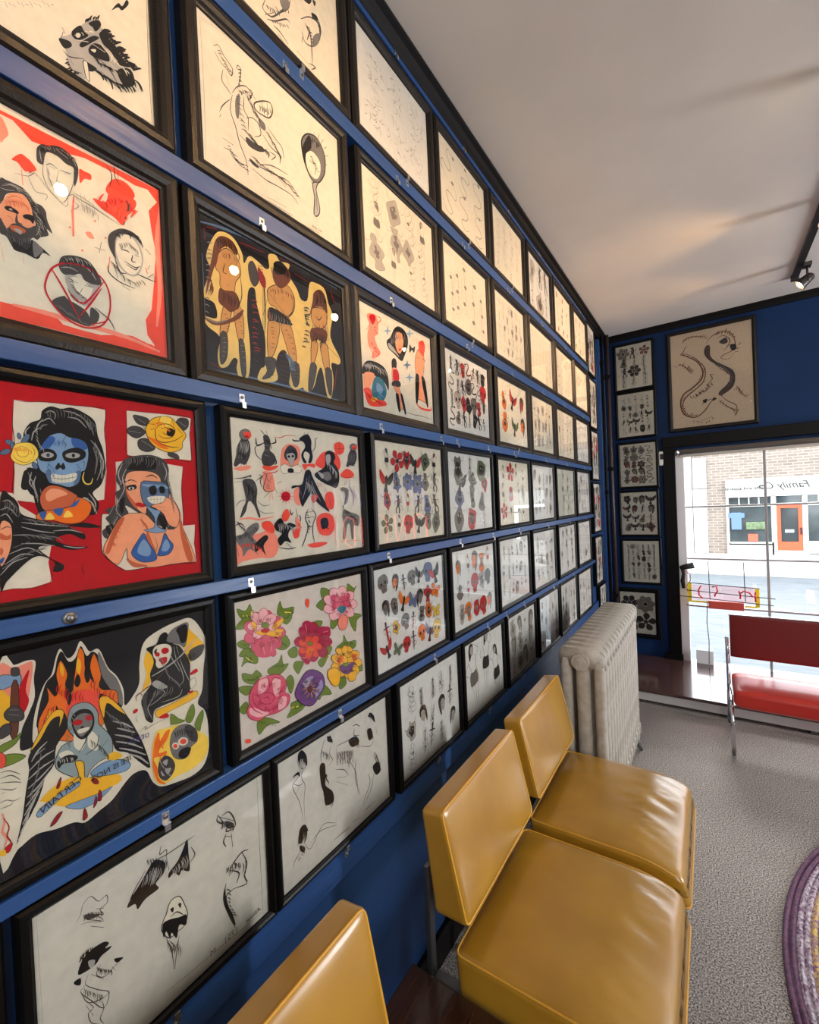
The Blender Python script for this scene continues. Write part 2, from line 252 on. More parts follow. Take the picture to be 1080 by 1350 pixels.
ART={
'redpinup':'''4 2 0 480 1048 47 -3 90 10 106 6 92 3 87 -5 -9 -121 0 -126 -3 -127 -19 -164 -71 -11 -133 -22 -128 20 -82 16 11 145 -2 153 6 110
0 1 20 480 1048 47 -5 90 15 106 1 92 5 87 -5 -12 -121 6 -126 -10 -127 -15 -164
0 1 20 480 1048 -11 -116 4 -109 -10 -154 -5 -145 81 -12
4 2 0 1018 1074 124 5 121 7 166 -3 -14 -112 3 -184 -100 4 -138 -9 -170 13 4 131
0 1 25 1018 1074 124 5 121 7 166 -3 -14 -112 3 -184 -100 4 -138 -9 -170 13 4 131 4 148
4 2 0 941 749 110 16 154 -5 151 -20 -17 -152 3 -173 -7 -79 85 2 -12 -132 9 -127 -92 2 -127 -1 -105 3 -123 -2 -56 44 -69 78 2 119 8 112 68 -3 13 154
0 1 24 941 749 -3 -164 -17 -151 -64 0 -12 -112 2 -119 67 -81 56 -41 123 2 105 -3 127 1 92 -2 -9 127 12 132 -85 -2
0 1 29 1356 740 -17 -152 3 -173 -7 -79
4 2 0 406 564 49 -5 26 -66 55 -46 88 -74 -37 -192 10 -106 -87 -19 -76 9 -49 -2
0 1 16 602 190 -10 -114 -82 -20 -76 9 -50 -6
0 0 0 596 1006 39 31 47 -6 50 14 60 -21 51 -42 12 -86 24 -85 6 -113 -27 -89 -45 -50 29 -62 -19 -62 -37 2 23 48 -39 50 -53 -48 -98 -9 -53 47 -43 34 -14 67 11 67 45 2 -23 100 -32 65 29 70 46 29
0 0 0 511 682 -21 -79 8 -27 34 -6 15 -79 16 -45 29 44 -15 69 -34 45
3 1 31 610 997 24 15 20 -15 -5 -30
3 1 31 594 948 33 22 24 -31
3 1 30 564 888 11 41 24 32
3 1 30 544 841 11 46 28 26
3 1 33 691 1021 50 -5 50 -29 28 -58
3 1 33 710 988 49 -5 40 -44
3 1 35 817 868 40 -59 6 -100 -25 -75
3 1 35 837 857 39 -109 -16 -101
3 1 34 770 535 40 -38 8 -49
3 1 30 537 672 -11 -57 16 -33
3 1 30 554 650 -11 -46 15 -68
3 1 34 792 559 29 -49 4 -38
3 1 30 527 850 -7 33 19 30
3 1 32 676 889 18 -22 -11 -24
2 1 46 826 831 18 -73 -15 -87
2 1 42 619 986 18 -9
2 1 41 583 901 10 24 23 9
2 1 45 771 1003 45 -43 18 -60
2 1 41 569 582 7 -46 11 -46
9 0 0 603 846 25 32 48 17 38 -20 61 -12 24 -34 2 -61 -19 -75 -21 -13 -13 -60 -46 -28 -49 14 -42 11 -16 45 -22 22 -11 57 16 57
0 3 16 603 846 25 32 48 17 38 -20 61 -12 24 -34 2 -61 -19 -75 -21 -13 -13 -60 -46 -28 -49 14 -42 11 -16 45 -22 22 -11 57 16 57
8 0 0 603 846 24 26 21 -15 -33 -55 -33 -26 -4 22
8 0 0 724 870 51 -7 24 -34 -17 -20 -50 14
10 0 0 596 674 23 12 2 -57 -12 -10
10 0 0 735 679 26 1 -16 -61 -23 -12
0 0 0 573 781 28 19 33 -3 17 -27 -11 -30 -42 -9 -27 10
0 0 0 676 783 35 27 41 9 35 -21 -7 -38 -52 -27 -40 6
3 0 0 637 769 -9 -13 -20 -6 -19 4 -8 11 9 11 20 7 19 -4
3 0 0 760 775 -11 -13 -25 -6 -25 3 -9 11 11 12 24 7 25 -3
0 0 0 619 767 -2 -7 -6 -4 -5 3 -2 7 3 8 5 3 5 -3
0 0 0 736 773 -3 -8 -6 -3 -5 2 -2 8 2 8 6 3 6 -2
8 0 0 615 767 -1 -3 -3 -2 -2 1 -1 3 1 4 3 1 2 -1
0 0 0 640 699 17 30 9 -17 12 18 9 -29 -12 -12 -12 11 -14 -12
4 0 0 623 663 52 -4 62 14 -9 -42 -55 -15 -47 7
0 1 16 617 642 57 -5 65 16
0 1 11 635 664 -1 -44
0 1 11 651 664 -1 -44
0 1 11 668 665 -1 -45
0 1 11 684 666 -1 -45
0 1 11 701 666 -1 -45
0 1 11 718 667 -1 -46
0 1 14 705 892 -21 -38 11 -22 -8 -25
0 1 10 617 732 -11 -35 13 -22
0 1 11 758 729 21 13 -7 -49
29 1 39 776 681 -9 -37 12 -30 26 0 12 32
10 0 0 470 813 -8 -7 -13 2 -10 9 -2 12 8 6 13 -2 10 -9
0 3 10 470 813 -8 -7 -13 2 -10 9 -2 12 8 6 13 -2 10 -9
10 0 0 456 780 -4 -12 -15 -11 -15 -3 -8 7 4 12 14 11 16 3
0 3 10 456 780 -4 -12 -15 -11 -15 -3 -8 7 4 12 14 11 16 3
10 0 0 470 780 -7 3 -6 12 -1 16 4 9 7 -3 6 -12 1 -16
0 3 10 470 780 -7 3 -6 12 -1 16 4 9 7 -3 6 -12 1 -16
10 0 0 534 873 2 -14 -8 -23 -14 -19 -11 -3 -3 14 8 23 14 19
0 3 10 534 873 2 -14 -8 -23 -14 -19 -11 -3 -3 14 8 23 14 19
10 0 0 560 689 -9 0 -9 9 -2 14 4 11 9 0 8 -9 3 -14
0 3 10 560 689 -9 0 -9 9 -2 14 4 11 9 0 8 -9 3 -14
10 0 0 496 841 -6 2 -5 11 1 13 4 7 6 -2 5 -11 -1 -13
0 3 10 496 841 -6 2 -5 11 1 13 4 7 6 -2 5 -11 -1 -13
29 0 0 460 772 14 40 35 14 35 -2 23 -32 0 -40 -28 -30 -36 -16 -33 12 -16 27
0 3 12 460 772 14 40 35 14 35 -2 23 -32 0 -40 -28 -30 -36 -16 -33 12 -16 27
0 1 10 477 790 22 15 26 -11 3 -28 -23 -18 -21 10 -3 21 22 4 8 -12
0 1 10 463 756 20 -26 34 -9 32 24
0 1 10 543 807 12 -27 -10 -35
12 0 0 565 508 7 51 34 40 47 -2 48 -26 38 -36 -32 -47 -60 -17 -61 -9
0 3 15 565 508 7 51 34 40 47 -2 48 -26 38 -36 -32 -47 -60 -17 -61 -9
11 0 0 590 548 25 34 47 -5 28 -24 -40 -17 -48 -23
6 0 0 739 535 60 -37 -8 -62 -48 -46 -70 -2 -57 21 -64 5 -3 32 33 16 75 9 50 17
0 3 17 739 535 60 -37 -8 -62 -48 -46 -70 -2 -57 21 -64 5 -3 32 33 16 75 9 50 17
8 0 0 558 451 33 7 -16 -45
8 0 0 619 466 48 8 -17 -44
8 0 0 697 482 52 47 -22 -42
29 0 0 584 416 20 37 20 -35
29 0 0 665 424 21 38 23 -34
1 0 0 1056 1050 47 0 44 -14 -9 -42 -51 1 -23 23
0 3 13 1056 1050 47 0 44 -14 -9 -42 -51 1 -23 23
1 0 0 1012 952 38 29 49 -5 24 -31 -52 -39 -42 15
0 3 13 1012 952 38 29 49 -5 24 -31 -52 -39 -42 15
1 0 0 1076 893 45 18 38 -23 18 -40 -47 -24 -50 16
0 3 13 1076 893 45 18 38 -23 18 -40 -47 -24 -50 16
1 0 0 1316 1024 31 47 59 1 0 -51 -34 -33 -43 9
0 3 14 1316 1024 31 47 59 1 0 -51 -34 -33 -43 9
3 1 26 1065 1038 61 -34
3 1 25 1024 947 73 -5
3 1 26 1095 895 69 -41
3 1 29 1338 1048 50 -29
7 0 0 1125 979 41 60 55 24 69 4 54 -54 44 -53 -28 -53 -7 -44 -75 -32 -81 19 -51 43 -17 46
0 3 20 1125 979 41 60 55 24 69 4 54 -54 44 -53 -28 -53 -7 -44 -75 -32 -81 19 -51 43 -17 46
29 0 0 1221 1060 66 4 -14 -53 -42 -19
6 0 0 1135 926 77 -33 53 -38 -55 3 -57 43
0 1 27 1183 973 35 38 55 8 41 -31 -24 -52 -56 -13 -33 21
0 1 28 1223 984 35 12 20 -26 -29 -20 -20 14
0 1 27 1150 969 33 4 3 -62 53 -16 71 21 60 42
0 1 27 1199 891 67 -21 70 -1
0 1 28 1221 1060 -23 -51
0 1 29 1296 1057 12 -48
0 1 27 1139 1008 39 -2
0 1 29 1329 997 34 -32
0 0 0 1272 994 41 -13 -23 -41 -34 10
1 0 0 1264 834 56 -10 12 -32 -49 5 -27 16
1 0 0 946 688 14 39 43 48 62 21 90 9 78 -29 25 -62 -11 -71 29 -112 11 -57 -7 -142 -45 -54 -10 57 -67 18 -169 128 10 -53 -49 -24 -39 -100 -46 -15 -14 45 40 35 -20 39 23 24 -21 26 70 37 -14 64 30 26 -21 51
3 1 31 978 741 -26 -66 14 -64
3 1 31 1001 716 -27 -66 8 -65 -38 -77
3 1 32 1065 786 -39 -42 -14 -41
3 1 33 1128 797 -28 -49
3 1 34 1180 791 -10 -67
3 1 34 1219 761 24 -62 -16 -56
3 1 31 956 533 -26 -76 32 -53
3 1 30 939 418 -37 -62 -25 -49
3 1 34 1221 531 23 -84 -6 -113
3 1 30 919 482 -25 -50
3 1 35 1254 644 17 -85 3 -71
0 0 0 1040 777 -39 -61 23 -12 153 13 -10 69
0 0 0 943 495 37 38 -17 -103
0 0 0 1162 422 65 -31 -17 -83
0 0 0 869 358 45 10 -26 -62
11 0 0 999 677 49 21 101 -2 51 -40 -10 -69 -77 -109 -16 -54 -36 22 -41 47 -27 66 -6 65
0 3 16 999 677 49 21 101 -2 51 -40 -10 -69 -77 -109 -16 -54 -36 22 -41 47 -27 66 -6 65
12 0 0 996 611 3 -52 51 -80 -13 -13 -34 54 -15 52
11 0 0 1035 433 62 -9 61 -71 52 -31 84 9 -21 143 -38 57 15 28 64 -115 16 -115 52 -135 25 -106 -82 -4 -99 -1 -133 0 -108 59 -8 79 -52 -98 -74 86 37 97 50 86 49 37
0 3 16 1035 433 62 -9 61 -71 52 -31 84 9 -21 143 -38 57 15 28 64 -115 16 -115 52 -135 25 -106 -82 -4 -99 -1 -133 0 -108 59 -8 79 -52 -98 -74 86 37 97 50 86 49 37
12 0 0 938 392 36 11 -52 -100 -38 -98 -23 3 33 98
12 0 0 974 156 46 -32 74 -30 -75 0 -35 35
12 0 0 1311 387 38 -118 43 -164 -37 -10 -37 148
12 0 0 1058 399 48 -56 -17 -80 60 -87 -22 70 -22 70
0 1 13 1148 272 10 -56 -16 -53
0 1 19 1071 412 10 -68
0 0 0 995 601 49 11 5 -26 -43 -11
4 0 0 1038 588 -5 -6 -13 -3 -11 3 -5 6 5 6 12 3 12 -2
0 0 0 1028 588 -2 -5 -6 -3 -4 2 -2 6 2 6 5 2 5 -2
0 1 31 984 624 37 17 36 -13
0 1 39 1109 660 39 15 32 -19
5 0 0 1038 493 31 6 31 -21 -23 -10 -27 9
4 1 12 961 637 35 -26 1 40 -49 -53
8 0 0 1079 304 22 -55 48 -87 -9 -40 -71 -2 -48 30 -19 42 37 62
0 3 16 1079 304 22 -55 48 -87 -9 -40 -71 -2 -48 30 -19 42 37 62
8 0 0 1209 295 25 -44 28 -45 -33 -53 -68 -4 2 25 22 53
0 3 17 1209 295 25 -44 28 -45 -33 -53 -68 -4 2 25 22 53
9 0 0 1077 264 41 -71 -21 -39 -61 34
9 0 0 1214 252 25 -44 -23 -33 -33 11
10 0 0 1079 626 67 8 86 -12 18 -63 -17 -56 -68 -26 -53 -6 -33 48
0 3 19 1079 626 67 8 86 -12 18 -63 -17 -56 -68 -26 -53 -6 -33 48
9 0 0 1094 616 131 -8 12 -21 -131 13
0 0 0 1125 593 39 14 7 -48 -36 -14
0 0 0 1191 601 33 -3 -4 -39 -27 3
4 0 0 1115 532 106 6 -9 -42 -73 -5
0 1 13 1114 516 104 4
0 1 13 1135 532 -2 -38
0 1 13 1154 532 -2 -39
0 1 14 1174 532 -2 -39
0 1 14 1194 531 -2 -38
9 0 0 1100 478 63 -29 41 13 -37 -68 1 -55 55 -29 -67 -11 -76 25 62 10 6 68
0 3 16 1100 478 63 -29 41 13 -37 -68 1 -55 55 -29 -67 -11 -76 25 62 10 6 68
11 0 0 1132 477 74 20 29 34 53 -43 25 -72 -19 -85 -55 17 -31 72 -44 36
0 3 17 1132 477 74 20 29 34 53 -43 25 -72 -19 -85 -55 17 -31 72 -44 36
12 1 27 1139 484 66 6
12 1 27 1144 466 74 2
12 1 27 1163 449 60 -9
0 0 0 405 538 41 5 27 -39 11 -55 68 -31 73 -21 67 -16 71 8 84 -30 -65 -2 -91 12 69 -47 -7 -30 -63 36 -69 -24 66 -41 90 -16 -82 -9 -85 32 -64 -5 52 -63 55 -42 -11 -33 -38 5 11 45 -53 41 -45 -6 -54 -48 -52 -58 -26 -22
3 1 28 412 516 25 5 23 -39
3 1 28 402 473 33 10 31 -45
3 1 29 482 405 87 -17 113 -18
3 1 29 481 382 69 -27 72 -16
3 1 29 445 341 77 -6 80 -29
3 1 29 477 294 70 -6 72 -19
3 1 28 425 245 77 25 60 -41
3 1 28 406 193 69 46 51 -11
3 1 28 388 142 51 58 61 20
3 1 31 614 351 77 0 59 -22
3 1 32 657 265 59 -17 41 0
3 1 28 401 441 24 10 23 -45
2 1 42 419 494 32 -22
2 1 44 496 337 70 -17
2 1 43 443 276 69 26
2 1 42 397 173 60 47
11 0 0 399 398 33 9 10 -44 -7 -75 -19 -63 -26 -29
12 0 0 397 356 24 -18 16 9 -5 -27 -36 4
12 0 0 394 281 11 -12 -5 -21 -8 -4
8 0 0 391 222 17 9 -8 -26 -10 -4
0 1 23 398 372 25 14 14 -6
0 1 17 747 148 -9 -30 12 -13 -12 -29
2 1 16 614 1010 5 -16 -1 -17
2 1 16 625 1013 6 -18 -3 -20
2 1 16 646 1019 6 -21 -4 -25
2 1 16 656 1022 9 -21 0 -25
2 1 16 673 1027 8 -20 0 -23
2 1 16 687 1031 8 -23 -3 -28
2 1 16 710 1031 5 -23 -3 -26
2 1 17 722 1028 7 -23 -3 -26
2 1 17 741 1025 8 -15 0 -18
2 1 17 770 1021 6 -17 -2 -18
2 1 17 789 1019 3 -18 -3 -19
2 1 17 800 1008 6 -22 -3 -24
2 1 17 809 997 8 -20 0 -23
2 1 17 816 988 6 -20 -2 -22
2 1 17 824 978 7 -20 -3 -25
2 1 17 833 968 10 -25 -2 -27
3 1 15 556 908 10 -9 3 -14
3 1 15 558 888 9 -7 3 -12
3 1 15 560 867 7 -7 3 -12
3 1 15 562 853 8 -15 1 -20
3 1 15 562 842 9 -10 4 -14
3 1 15 570 828 5 -12 0 -16
3 1 15 576 820 5 -13 1 -15
3 1 15 581 810 9 -13 3 -17
2 1 17 830 849 3 -21 -5 -22
2 1 17 833 839 7 -30 -7 -30
2 1 17 838 829 5 -27 -5 -28
2 1 17 844 813 7 -25 -3 -29
2 1 18 846 808 5 -24 -4 -27
2 1 18 854 790 6 -23 -4 -25
2 1 18 856 780 8 -35 -8 -40
2 1 18 857 765 9 -30 -3 -36
2 1 18 858 743 8 -36 -8 -38
2 1 18 859 733 8 -27 -3 -29
2 1 18 860 713 8 -33 -6 -36
2 1 18 861 692 8 -29 -5 -31
3 1 15 520 669 6 -20 -2 -23
3 1 15 523 658 6 -16 0 -18
3 1 15 528 639 8 -18 -1 -23
3 1 15 530 633 8 -19 1 -22
3 1 15 534 616 7 -20 -1 -22
3 1 15 536 606 8 -22 -1 -25
3 1 15 541 582 7 -23 -1 -25
3 1 15 544 561 5 -14 -1 -16
3 1 15 547 544 7 -17 0 -19
3 1 17 781 532 5 -8 0 -10
3 1 17 792 514 9 -11 2 -17
3 1 17 803 496 4 -8 1 -10
3 1 17 811 478 8 -13 3 -16
3 1 17 813 470 8 -14 1 -17
3 1 17 816 459 7 -10 1 -14
2 1 19 995 769 7 -29 -6 -31
2 1 19 1008 773 5 -30 -9 -31
2 1 19 1018 776 4 -21 -6 -20
2 1 19 1026 778 3 -21 -7 -20
2 1 19 1039 781 5 -17 -3 -20
2 1 19 1045 784 6 -19 -3 -20
2 1 19 1062 788 4 -30 -9 -31
2 1 19 1071 791 8 -26 -5 -27
2 1 20 1086 792 3 -19 -6 -20
2 1 20 1094 790 3 -16 -4 -17
2 1 20 1113 787 5 -22 -5 -25
2 1 20 1129 786 4 -32 -12 -31
2 1 20 1148 783 3 -30 -12 -28
2 1 20 1163 781 0 -20 -8 -20
2 1 20 1174 779 9 -31 -6 -32
2 1 20 1193 776 6 -19 -4 -19
2 1 18 932 526 12 -11 6 -14
2 1 18 930 509 11 -12 5 -18
2 1 18 927 496 13 -11 6 -19
2 1 18 924 476 9 -17 3 -19
2 1 18 922 457 12 -11 6 -15
2 1 18 919 440 11 -9 6 -13
2 1 18 914 426 11 -14 5 -18
2 1 18 908 411 12 -17 3 -22
2 1 18 902 396 13 -15 4 -22
2 1 18 897 384 10 -13 4 -17
2 1 18 888 366 9 -15 3 -19
2 1 18 884 357 10 -12 2 -16
2 1 21 1243 695 9 -19 -2 -23
2 1 21 1244 671 8 -18 -3 -21
2 1 21 1246 653 10 -32 -8 -34
2 1 21 1248 629 14 -28 -2 -31
2 1 21 1250 597 10 -24 -1 -25
2 1 21 1251 586 10 -21 0 -26
2 1 21 1255 556 9 -20 -3 -21
2 1 21 1257 539 10 -24 -4 -27
2 1 21 1261 514 11 -31 -3 -33
2 1 21 1264 488 13 -30 -2 -34
2 1 14 421 527 0 -33 -12 -27
2 1 14 428 523 0 -30 -11 -28
2 1 14 437 521 0 -34 -11 -30
2 1 14 443 519 1 -27 -9 -25
2 1 14 451 517 2 -37 -11 -34
2 1 14 458 507 1 -26 -7 -23
2 1 14 462 498 3 -29 -7 -28
2 1 14 466 490 0 -23 -9 -22
2 1 14 473 478 2 -25 -6 -24
2 1 15 486 425 21 -5 16 -17
2 1 15 499 421 28 -5 23 -22
2 1 15 507 419 23 -7 18 -20
2 1 15 520 415 20 -10 15 -20
2 1 15 536 411 28 -5 23 -20
2 1 15 547 407 27 -2 23 -17
2 1 15 559 403 21 -7 14 -18
2 1 15 577 398 28 -4 26 -20
2 1 15 582 398 25 -5 21 -18
2 1 15 597 395 26 -1 24 -14
2 1 16 610 393 24 -4 21 -16
2 1 16 629 388 25 -4 20 -17
2 1 16 640 386 22 -7 16 -18
2 1 16 653 384 28 -7 22 -23
2 1 14 467 339 26 -6 23 -21
2 1 15 483 338 30 -3 25 -22
2 1 15 493 337 36 -3 32 -25
2 1 15 510 336 26 -7 22 -21
2 1 15 526 335 30 -11 26 -28
2 1 15 542 333 29 2 27 -16
2 1 15 556 331 25 -8 21 -21
2 1 15 565 329 28 -10 21 -24
2 1 15 574 327 23 -4 22 -17
2 1 15 591 323 32 -5 28 -23
2 1 16 601 321 28 -6 24 -22
2 1 16 609 319 26 -10 20 -23
2 1 14 426 204 21 12 24 -2
2 1 14 438 210 16 11 19 0
2 1 14 446 214 17 12 20 1
2 1 14 457 220 28 14 30 -4
2 1 14 470 226 14 11 17 3
2 1 15 482 232 14 9 17 1
2 1 15 495 238 23 16 25 -1
2 1 15 506 240 28 15 31 -2
2 1 15 517 242 18 10 19 -4
2 1 15 530 246 25 14 29 -2
2 1 15 539 247 19 9 20 -2
2 1 15 554 250 15 16 21 5
12 1 24 935 373 14 -1 12 -7
12 1 24 928 353 11 -6 9 -11
12 1 24 920 329 13 -3 11 -9
12 1 24 911 303 9 -3 7 -9
12 1 24 906 289 11 -1 11 -7
12 1 24 895 261 14 -8 7 -13
12 1 24 891 250 13 -5 8 -9
0 1 13 1067 1036 7 -8 3 -12
0 1 13 1078 1025 6 -8 0 -12
0 1 13 1092 1011 6 -8 1 -10
0 1 13 1105 998 5 -6 1 -8
0 1 13 1105 985 8 -9 3 -13
0 1 13 1089 973 6 -7 3 -10
0 1 13 1075 962 6 -6 2 -10
0 1 13 1063 954 8 -9 3 -13
6 1 27 1166 1012 13 -10 7 -14
6 1 27 1181 1018 13 -5 7 -13
6 1 27 1195 1024 13 -7 6 -12
6 1 28 1208 1028 12 -7 5 -13
6 1 28 1223 1027 12 -8 6 -12
6 1 28 1234 1014 9 -12 2 -15
6 1 28 1253 992 11 -11 6 -16
6 1 28 1259 984 12 -4 8 -10
6 1 14 469 792 3 -7 1 -8
6 1 14 472 793 5 -10 1 -12
6 1 15 480 797 4 -6 1 -8
6 1 15 488 801 5 -9 2 -10
6 1 15 506 797 3 -8 0 -8
6 1 15 513 794 3 -8 1 -10
6 1 15 532 788 6 -11 0 -12
8 1 16 619 838 4 -14 -2 -15
8 1 16 630 843 3 -10 0 -11
8 1 16 638 846 4 -12 -1 -14
8 1 16 653 851 5 -17 -1 -18
8 1 16 659 852 4 -12 -2 -15
8 1 16 673 853 5 -12 -1 -15
8 1 16 605 717 7 -3 4 -8
8 1 16 614 705 6 -2 3 -6
8 1 16 623 693 6 -4 2 -7
8 1 16 626 677 6 -2 4 -7
8 1 16 623 663 4 -5 3 -8
8 1 16 621 654 6 -4 3 -8
8 1 17 749 727 -7 -8 -8 -2
8 1 17 753 713 -5 -7 -6 -3
8 1 17 759 700 -5 -10 -6 -7
8 1 17 758 683 -4 -9 -8 -5
8 1 17 755 674 -5 -9 -8 -5
8 1 17 749 657 -3 -6 -5 -5''',
'reaper':'''4 0 0 370 1100 50 -34 54 6 35 -17 -11 -86 0 -96 -26 -73 -31 -69 -13 -64 4 -51 50 1 -3 37 10 104 28 108 27 63 31 38 24 91 21 33 28 -61 33 15 29 62 21 -25 25 -47 46 0 40 -119 45 -69 32 -94 2 -97 46 37 42 69 7 125 32 118 84 50 118 30 108 1 76 -110 20 -101 -26 -168 -16 -137 -37 -81 46 -66 20 -104 -1 -160 -39 -108 -83 -35 -107 12 -101 25 -52 58 -36 92 -65 19 -52 -27 -76 -66 -71 -25 -68 -23 -52 32 -81 14 -86 25 -74 -28 -69 -15
0 0 0 543 917 41 47 19 80 22 31 28 -65 32 9 29 61 25 -65 28 17 33 -36 30 -90 56 -86 25 -105 -9 -65 -71 15 -195 80 -122 -46 -12 53
2 0 0 801 1022 41 -119 44 -70 26 -105 -9 -65 -44 99 -43 96 -19 86
6 0 0 504 679 8 69 42 80 -2 73 32 -61 17 44 -7 76 24 67 27 -84 -13 -58 29 -49 13 71 29 157 25 -33 2 -91 40 -92 -18 97 26 71 28 -128 -14 -61 21 -35 35 -13 35 -26 2 -83 -21 -46 -60 -28 -48 -57 -128 34 -106 74
0 3 16 504 679 8 69 42 80 -2 73 32 -61 17 44 -7 76 24 67 27 -84 -13 -58 29 -49 13 71 29 157 25 -33 2 -91 40 -92 -18 97 26 71 28 -128 -14 -61 21 -35 35 -13 35 -26 2 -83 -21 -46 -60 -28 -48 -57 -128 34 -106 74
7 0 0 535 738 26 38 13 -43 -27 -49
7 0 0 617 1015 13 -42 -6 -35 -11 28
7 0 0 695 1015 15 -30 -8 -61 -15 30
19 0 0 638 795 65 38 76 -41 53 -87 -72 -63 -116 50
0 0 0 643 918 16 -107 -17 -43 -12 80
0 0 0 736 964 13 -83 -17 -19 -9 54
0 0 0 587 790 17 -69 -21 -4
0 0 0 691 927 14 -43 -17 -32 -15 30
20 0 0 369 1083 51 -31 54 9 23 -8 -9 -92 -23 -99 -54 -2 -52 -2
7 0 0 363 948 33 -35 41 -86 -31 -81 -51 12
5 0 0 442 954 40 69 -19 -101 11 -63 -30 -59 -14 76
9 0 0 366 1027 43 -9 36 -7 -3 -57 -35 7 -43 -2
0 3 15 366 1027 43 -9 36 -7 -3 -57 -35 7 -43 -2
1 0 0 411 1052 28 -6 2 -39 -30 7
0 3 10 411 1052 28 -6 2 -39 -30 7
27 0 0 409 966 26 -10 -12 -240 -31 2
0 3 15 409 966 26 -10 -12 -240 -31 2
1 0 0 376 840 35 20 34 -37 3 -48 -40 0 -30 30
0 3 15 376 840 35 20 34 -37 3 -48 -40 0 -30 30
3 1 15 393 845 35 -15
3 1 15 390 823 41 -23
1 0 0 356 769 34 8 7 -49 -44 -15
0 3 15 356 769 34 8 7 -49 -44 -15
13 0 0 352 680 52 10 37 24 -29 -51 -45 -19 -17 2
0 3 15 352 680 52 10 37 24 -29 -51 -45 -19 -17 2
13 0 0 349 624 52 -8 48 -36 -50 -15 -52 9
0 3 15 349 624 52 -8 48 -36 -50 -15 -52 9
19 0 0 371 596 -6 -25 -14 -5 -12 18 -4 30 6 25 13 5 13 -18
0 3 10 371 596 -6 -25 -14 -5 -12 18 -4 30 6 25 13 5 13 -18
0 0 0 482 617 52 97 51 27 35 -2 11 -92 -54 -75 -14 -92 -41 -51 -12 -42 -22 -60 -20 -36 -20 -35 -29 -41 -25 -60 28 117 18 118 19 108 -2 60
0 3 11 482 617 52 97 51 27 35 -2 11 -92 -54 -75 -14 -92 -41 -51 -12 -42 -22 -60 -20 -36 -20 -35 -29 -41 -25 -60 28 117 18 118 19 108 -2 60
7 0 0 468 595 25 53 52 86 41 32 34 -27 -27 -75 6 59 -40 -7 -47 -77
0 3 16 468 595 25 53 52 86 41 32 34 -27 -27 -75 6 59 -40 -7 -47 -77
3 1 44 470 540 30 45 39 29
3 1 43 459 498 58 42 49 13
3 1 43 452 454 53 32 59 18
3 1 44 450 408 53 31 55 44
3 1 44 444 365 48 32 45 48
3 1 44 437 321 44 46 35 41
3 1 44 429 279 36 49 30 43
3 1 43 420 238 30 52 25 45
3 1 43 409 198 25 43 15 38
3 1 43 399 169 20 40
3 1 44 490 566 38 17
3 1 44 476 465 49 35
0 0 0 789 762 34 -7 56 -69 46 -87 45 -103 46 -134 30 -151 -60 67 -60 86 -60 43 -21 64 -35 123
0 3 13 789 762 34 -7 56 -69 46 -87 45 -103 46 -134 30 -151 -60 67 -60 86 -60 43 -21 64 -35 123
7 0 0 787 736 36 19 56 -69 46 -87 -47 47 -51 61 -20 -85
0 3 19 787 736 36 19 56 -69 46 -87 -47 47 -51 61 -20 -85
3 1 53 872 539 48 -34 49 -36
3 1 52 859 505 71 -47 62 -56
3 1 53 863 462 78 -50 68 -61
3 1 53 879 414 72 -49 75 -65
3 1 54 925 357 62 -52 50 -67
3 1 52 851 590 59 -40 48 -48
30 0 0 646 741 43 21 54 -22 36 -67 2 -67 43 -72 21 -63 -9 -76 -65 -8 -46 -29 -24 -39 -52 41 -68 74 -13 56 34 70 57 11 -28 76
0 3 18 646 741 43 21 54 -22 36 -67 2 -67 43 -72 21 -63 -9 -76 -65 -8 -46 -29 -24 -39 -52 41 -68 74 -13 56 34 70 57 11 -28 76
4 0 0 661 608 32 11 18 -85 -24 -40 -30 40
4 0 0 735 587 42 -71 -14 -59 -42 46
4 0 0 585 519 41 5 29 -40 -32 -22
1 1 31 731 602 -20 -68 -35 -48
1 1 32 778 542 -14 -60 -57 -24
1 1 26 823 495 -49 -44
0 0 0 649 689 38 35 54 -22 19 -60 -14 -60 -45 -31 -36 42
2 0 0 658 673 39 28 48 -27 5 -54 -20 -30 -39 -21 -25 49
0 3 12 658 673 39 28 48 -27 5 -54 -20 -30 -39 -21 -25 49
5 0 0 702 653 -5 -11 -16 -2 -17 8 -8 14 5 10 16 2 17 -8
5 0 0 751 657 -4 -11 -12 -2 -12 7 -7 12 4 10 11 3 13 -7
0 0 0 688 621 16 6 5 -21
4 0 0 677 614 54 -5 -6 -17 -39 -2
0 0 0 578 485 46 14 46 -29 -17 -23 -51 13 -19 -15
7 0 0 658 444 37 -19 3 -65 -3 -50 -20 24 -8 55
0 3 18 658 444 37 -19 3 -65 -3 -50 -20 24 -8 55
7 0 0 498 321 60 39 81 6 84 -46 136 -53 23 -46 -49 -13 -93 -1 -128 11 -96 81
9 0 0 481 265 74 35 104 30 9 -31 -94 -22 -80 -44
0 3 14 481 265 74 35 104 30 9 -31 -94 -22 -80 -44
9 0 0 730 349 75 21 88 -32 42 -48 -27 -28 -95 24 -68 29
0 3 16 730 349 75 21 88 -32 42 -48 -27 -28 -95 24 -68 29
9 0 0 602 223 73 -5 88 -11 70 1 -72 -40 -88 1
0 3 12 602 223 73 -5 88 -11 70 1 -72 -40 -88 1
7 0 0 806 396 48 10 40 -47 -54 0
21 0 0 567 349 20 45 3 -15 -11 -37
0 3 12 567 349 20 45 3 -15 -11 -37
21 0 0 728 305 22 -2 15 -38 -22 8
0 3 13 728 305 22 -2 15 -38 -22 8
21 0 0 731 140 15 63 5 -42
0 3 13 731 140 15 63 5 -42
21 0 0 755 169 9 57 12 -27 -4 -37
0 3 13 755 169 9 57 12 -27 -4 -37
21 0 0 678 107 11 58 13 -53 -13 -15
0 3 12 678 107 11 58 13 -53 -13 -15
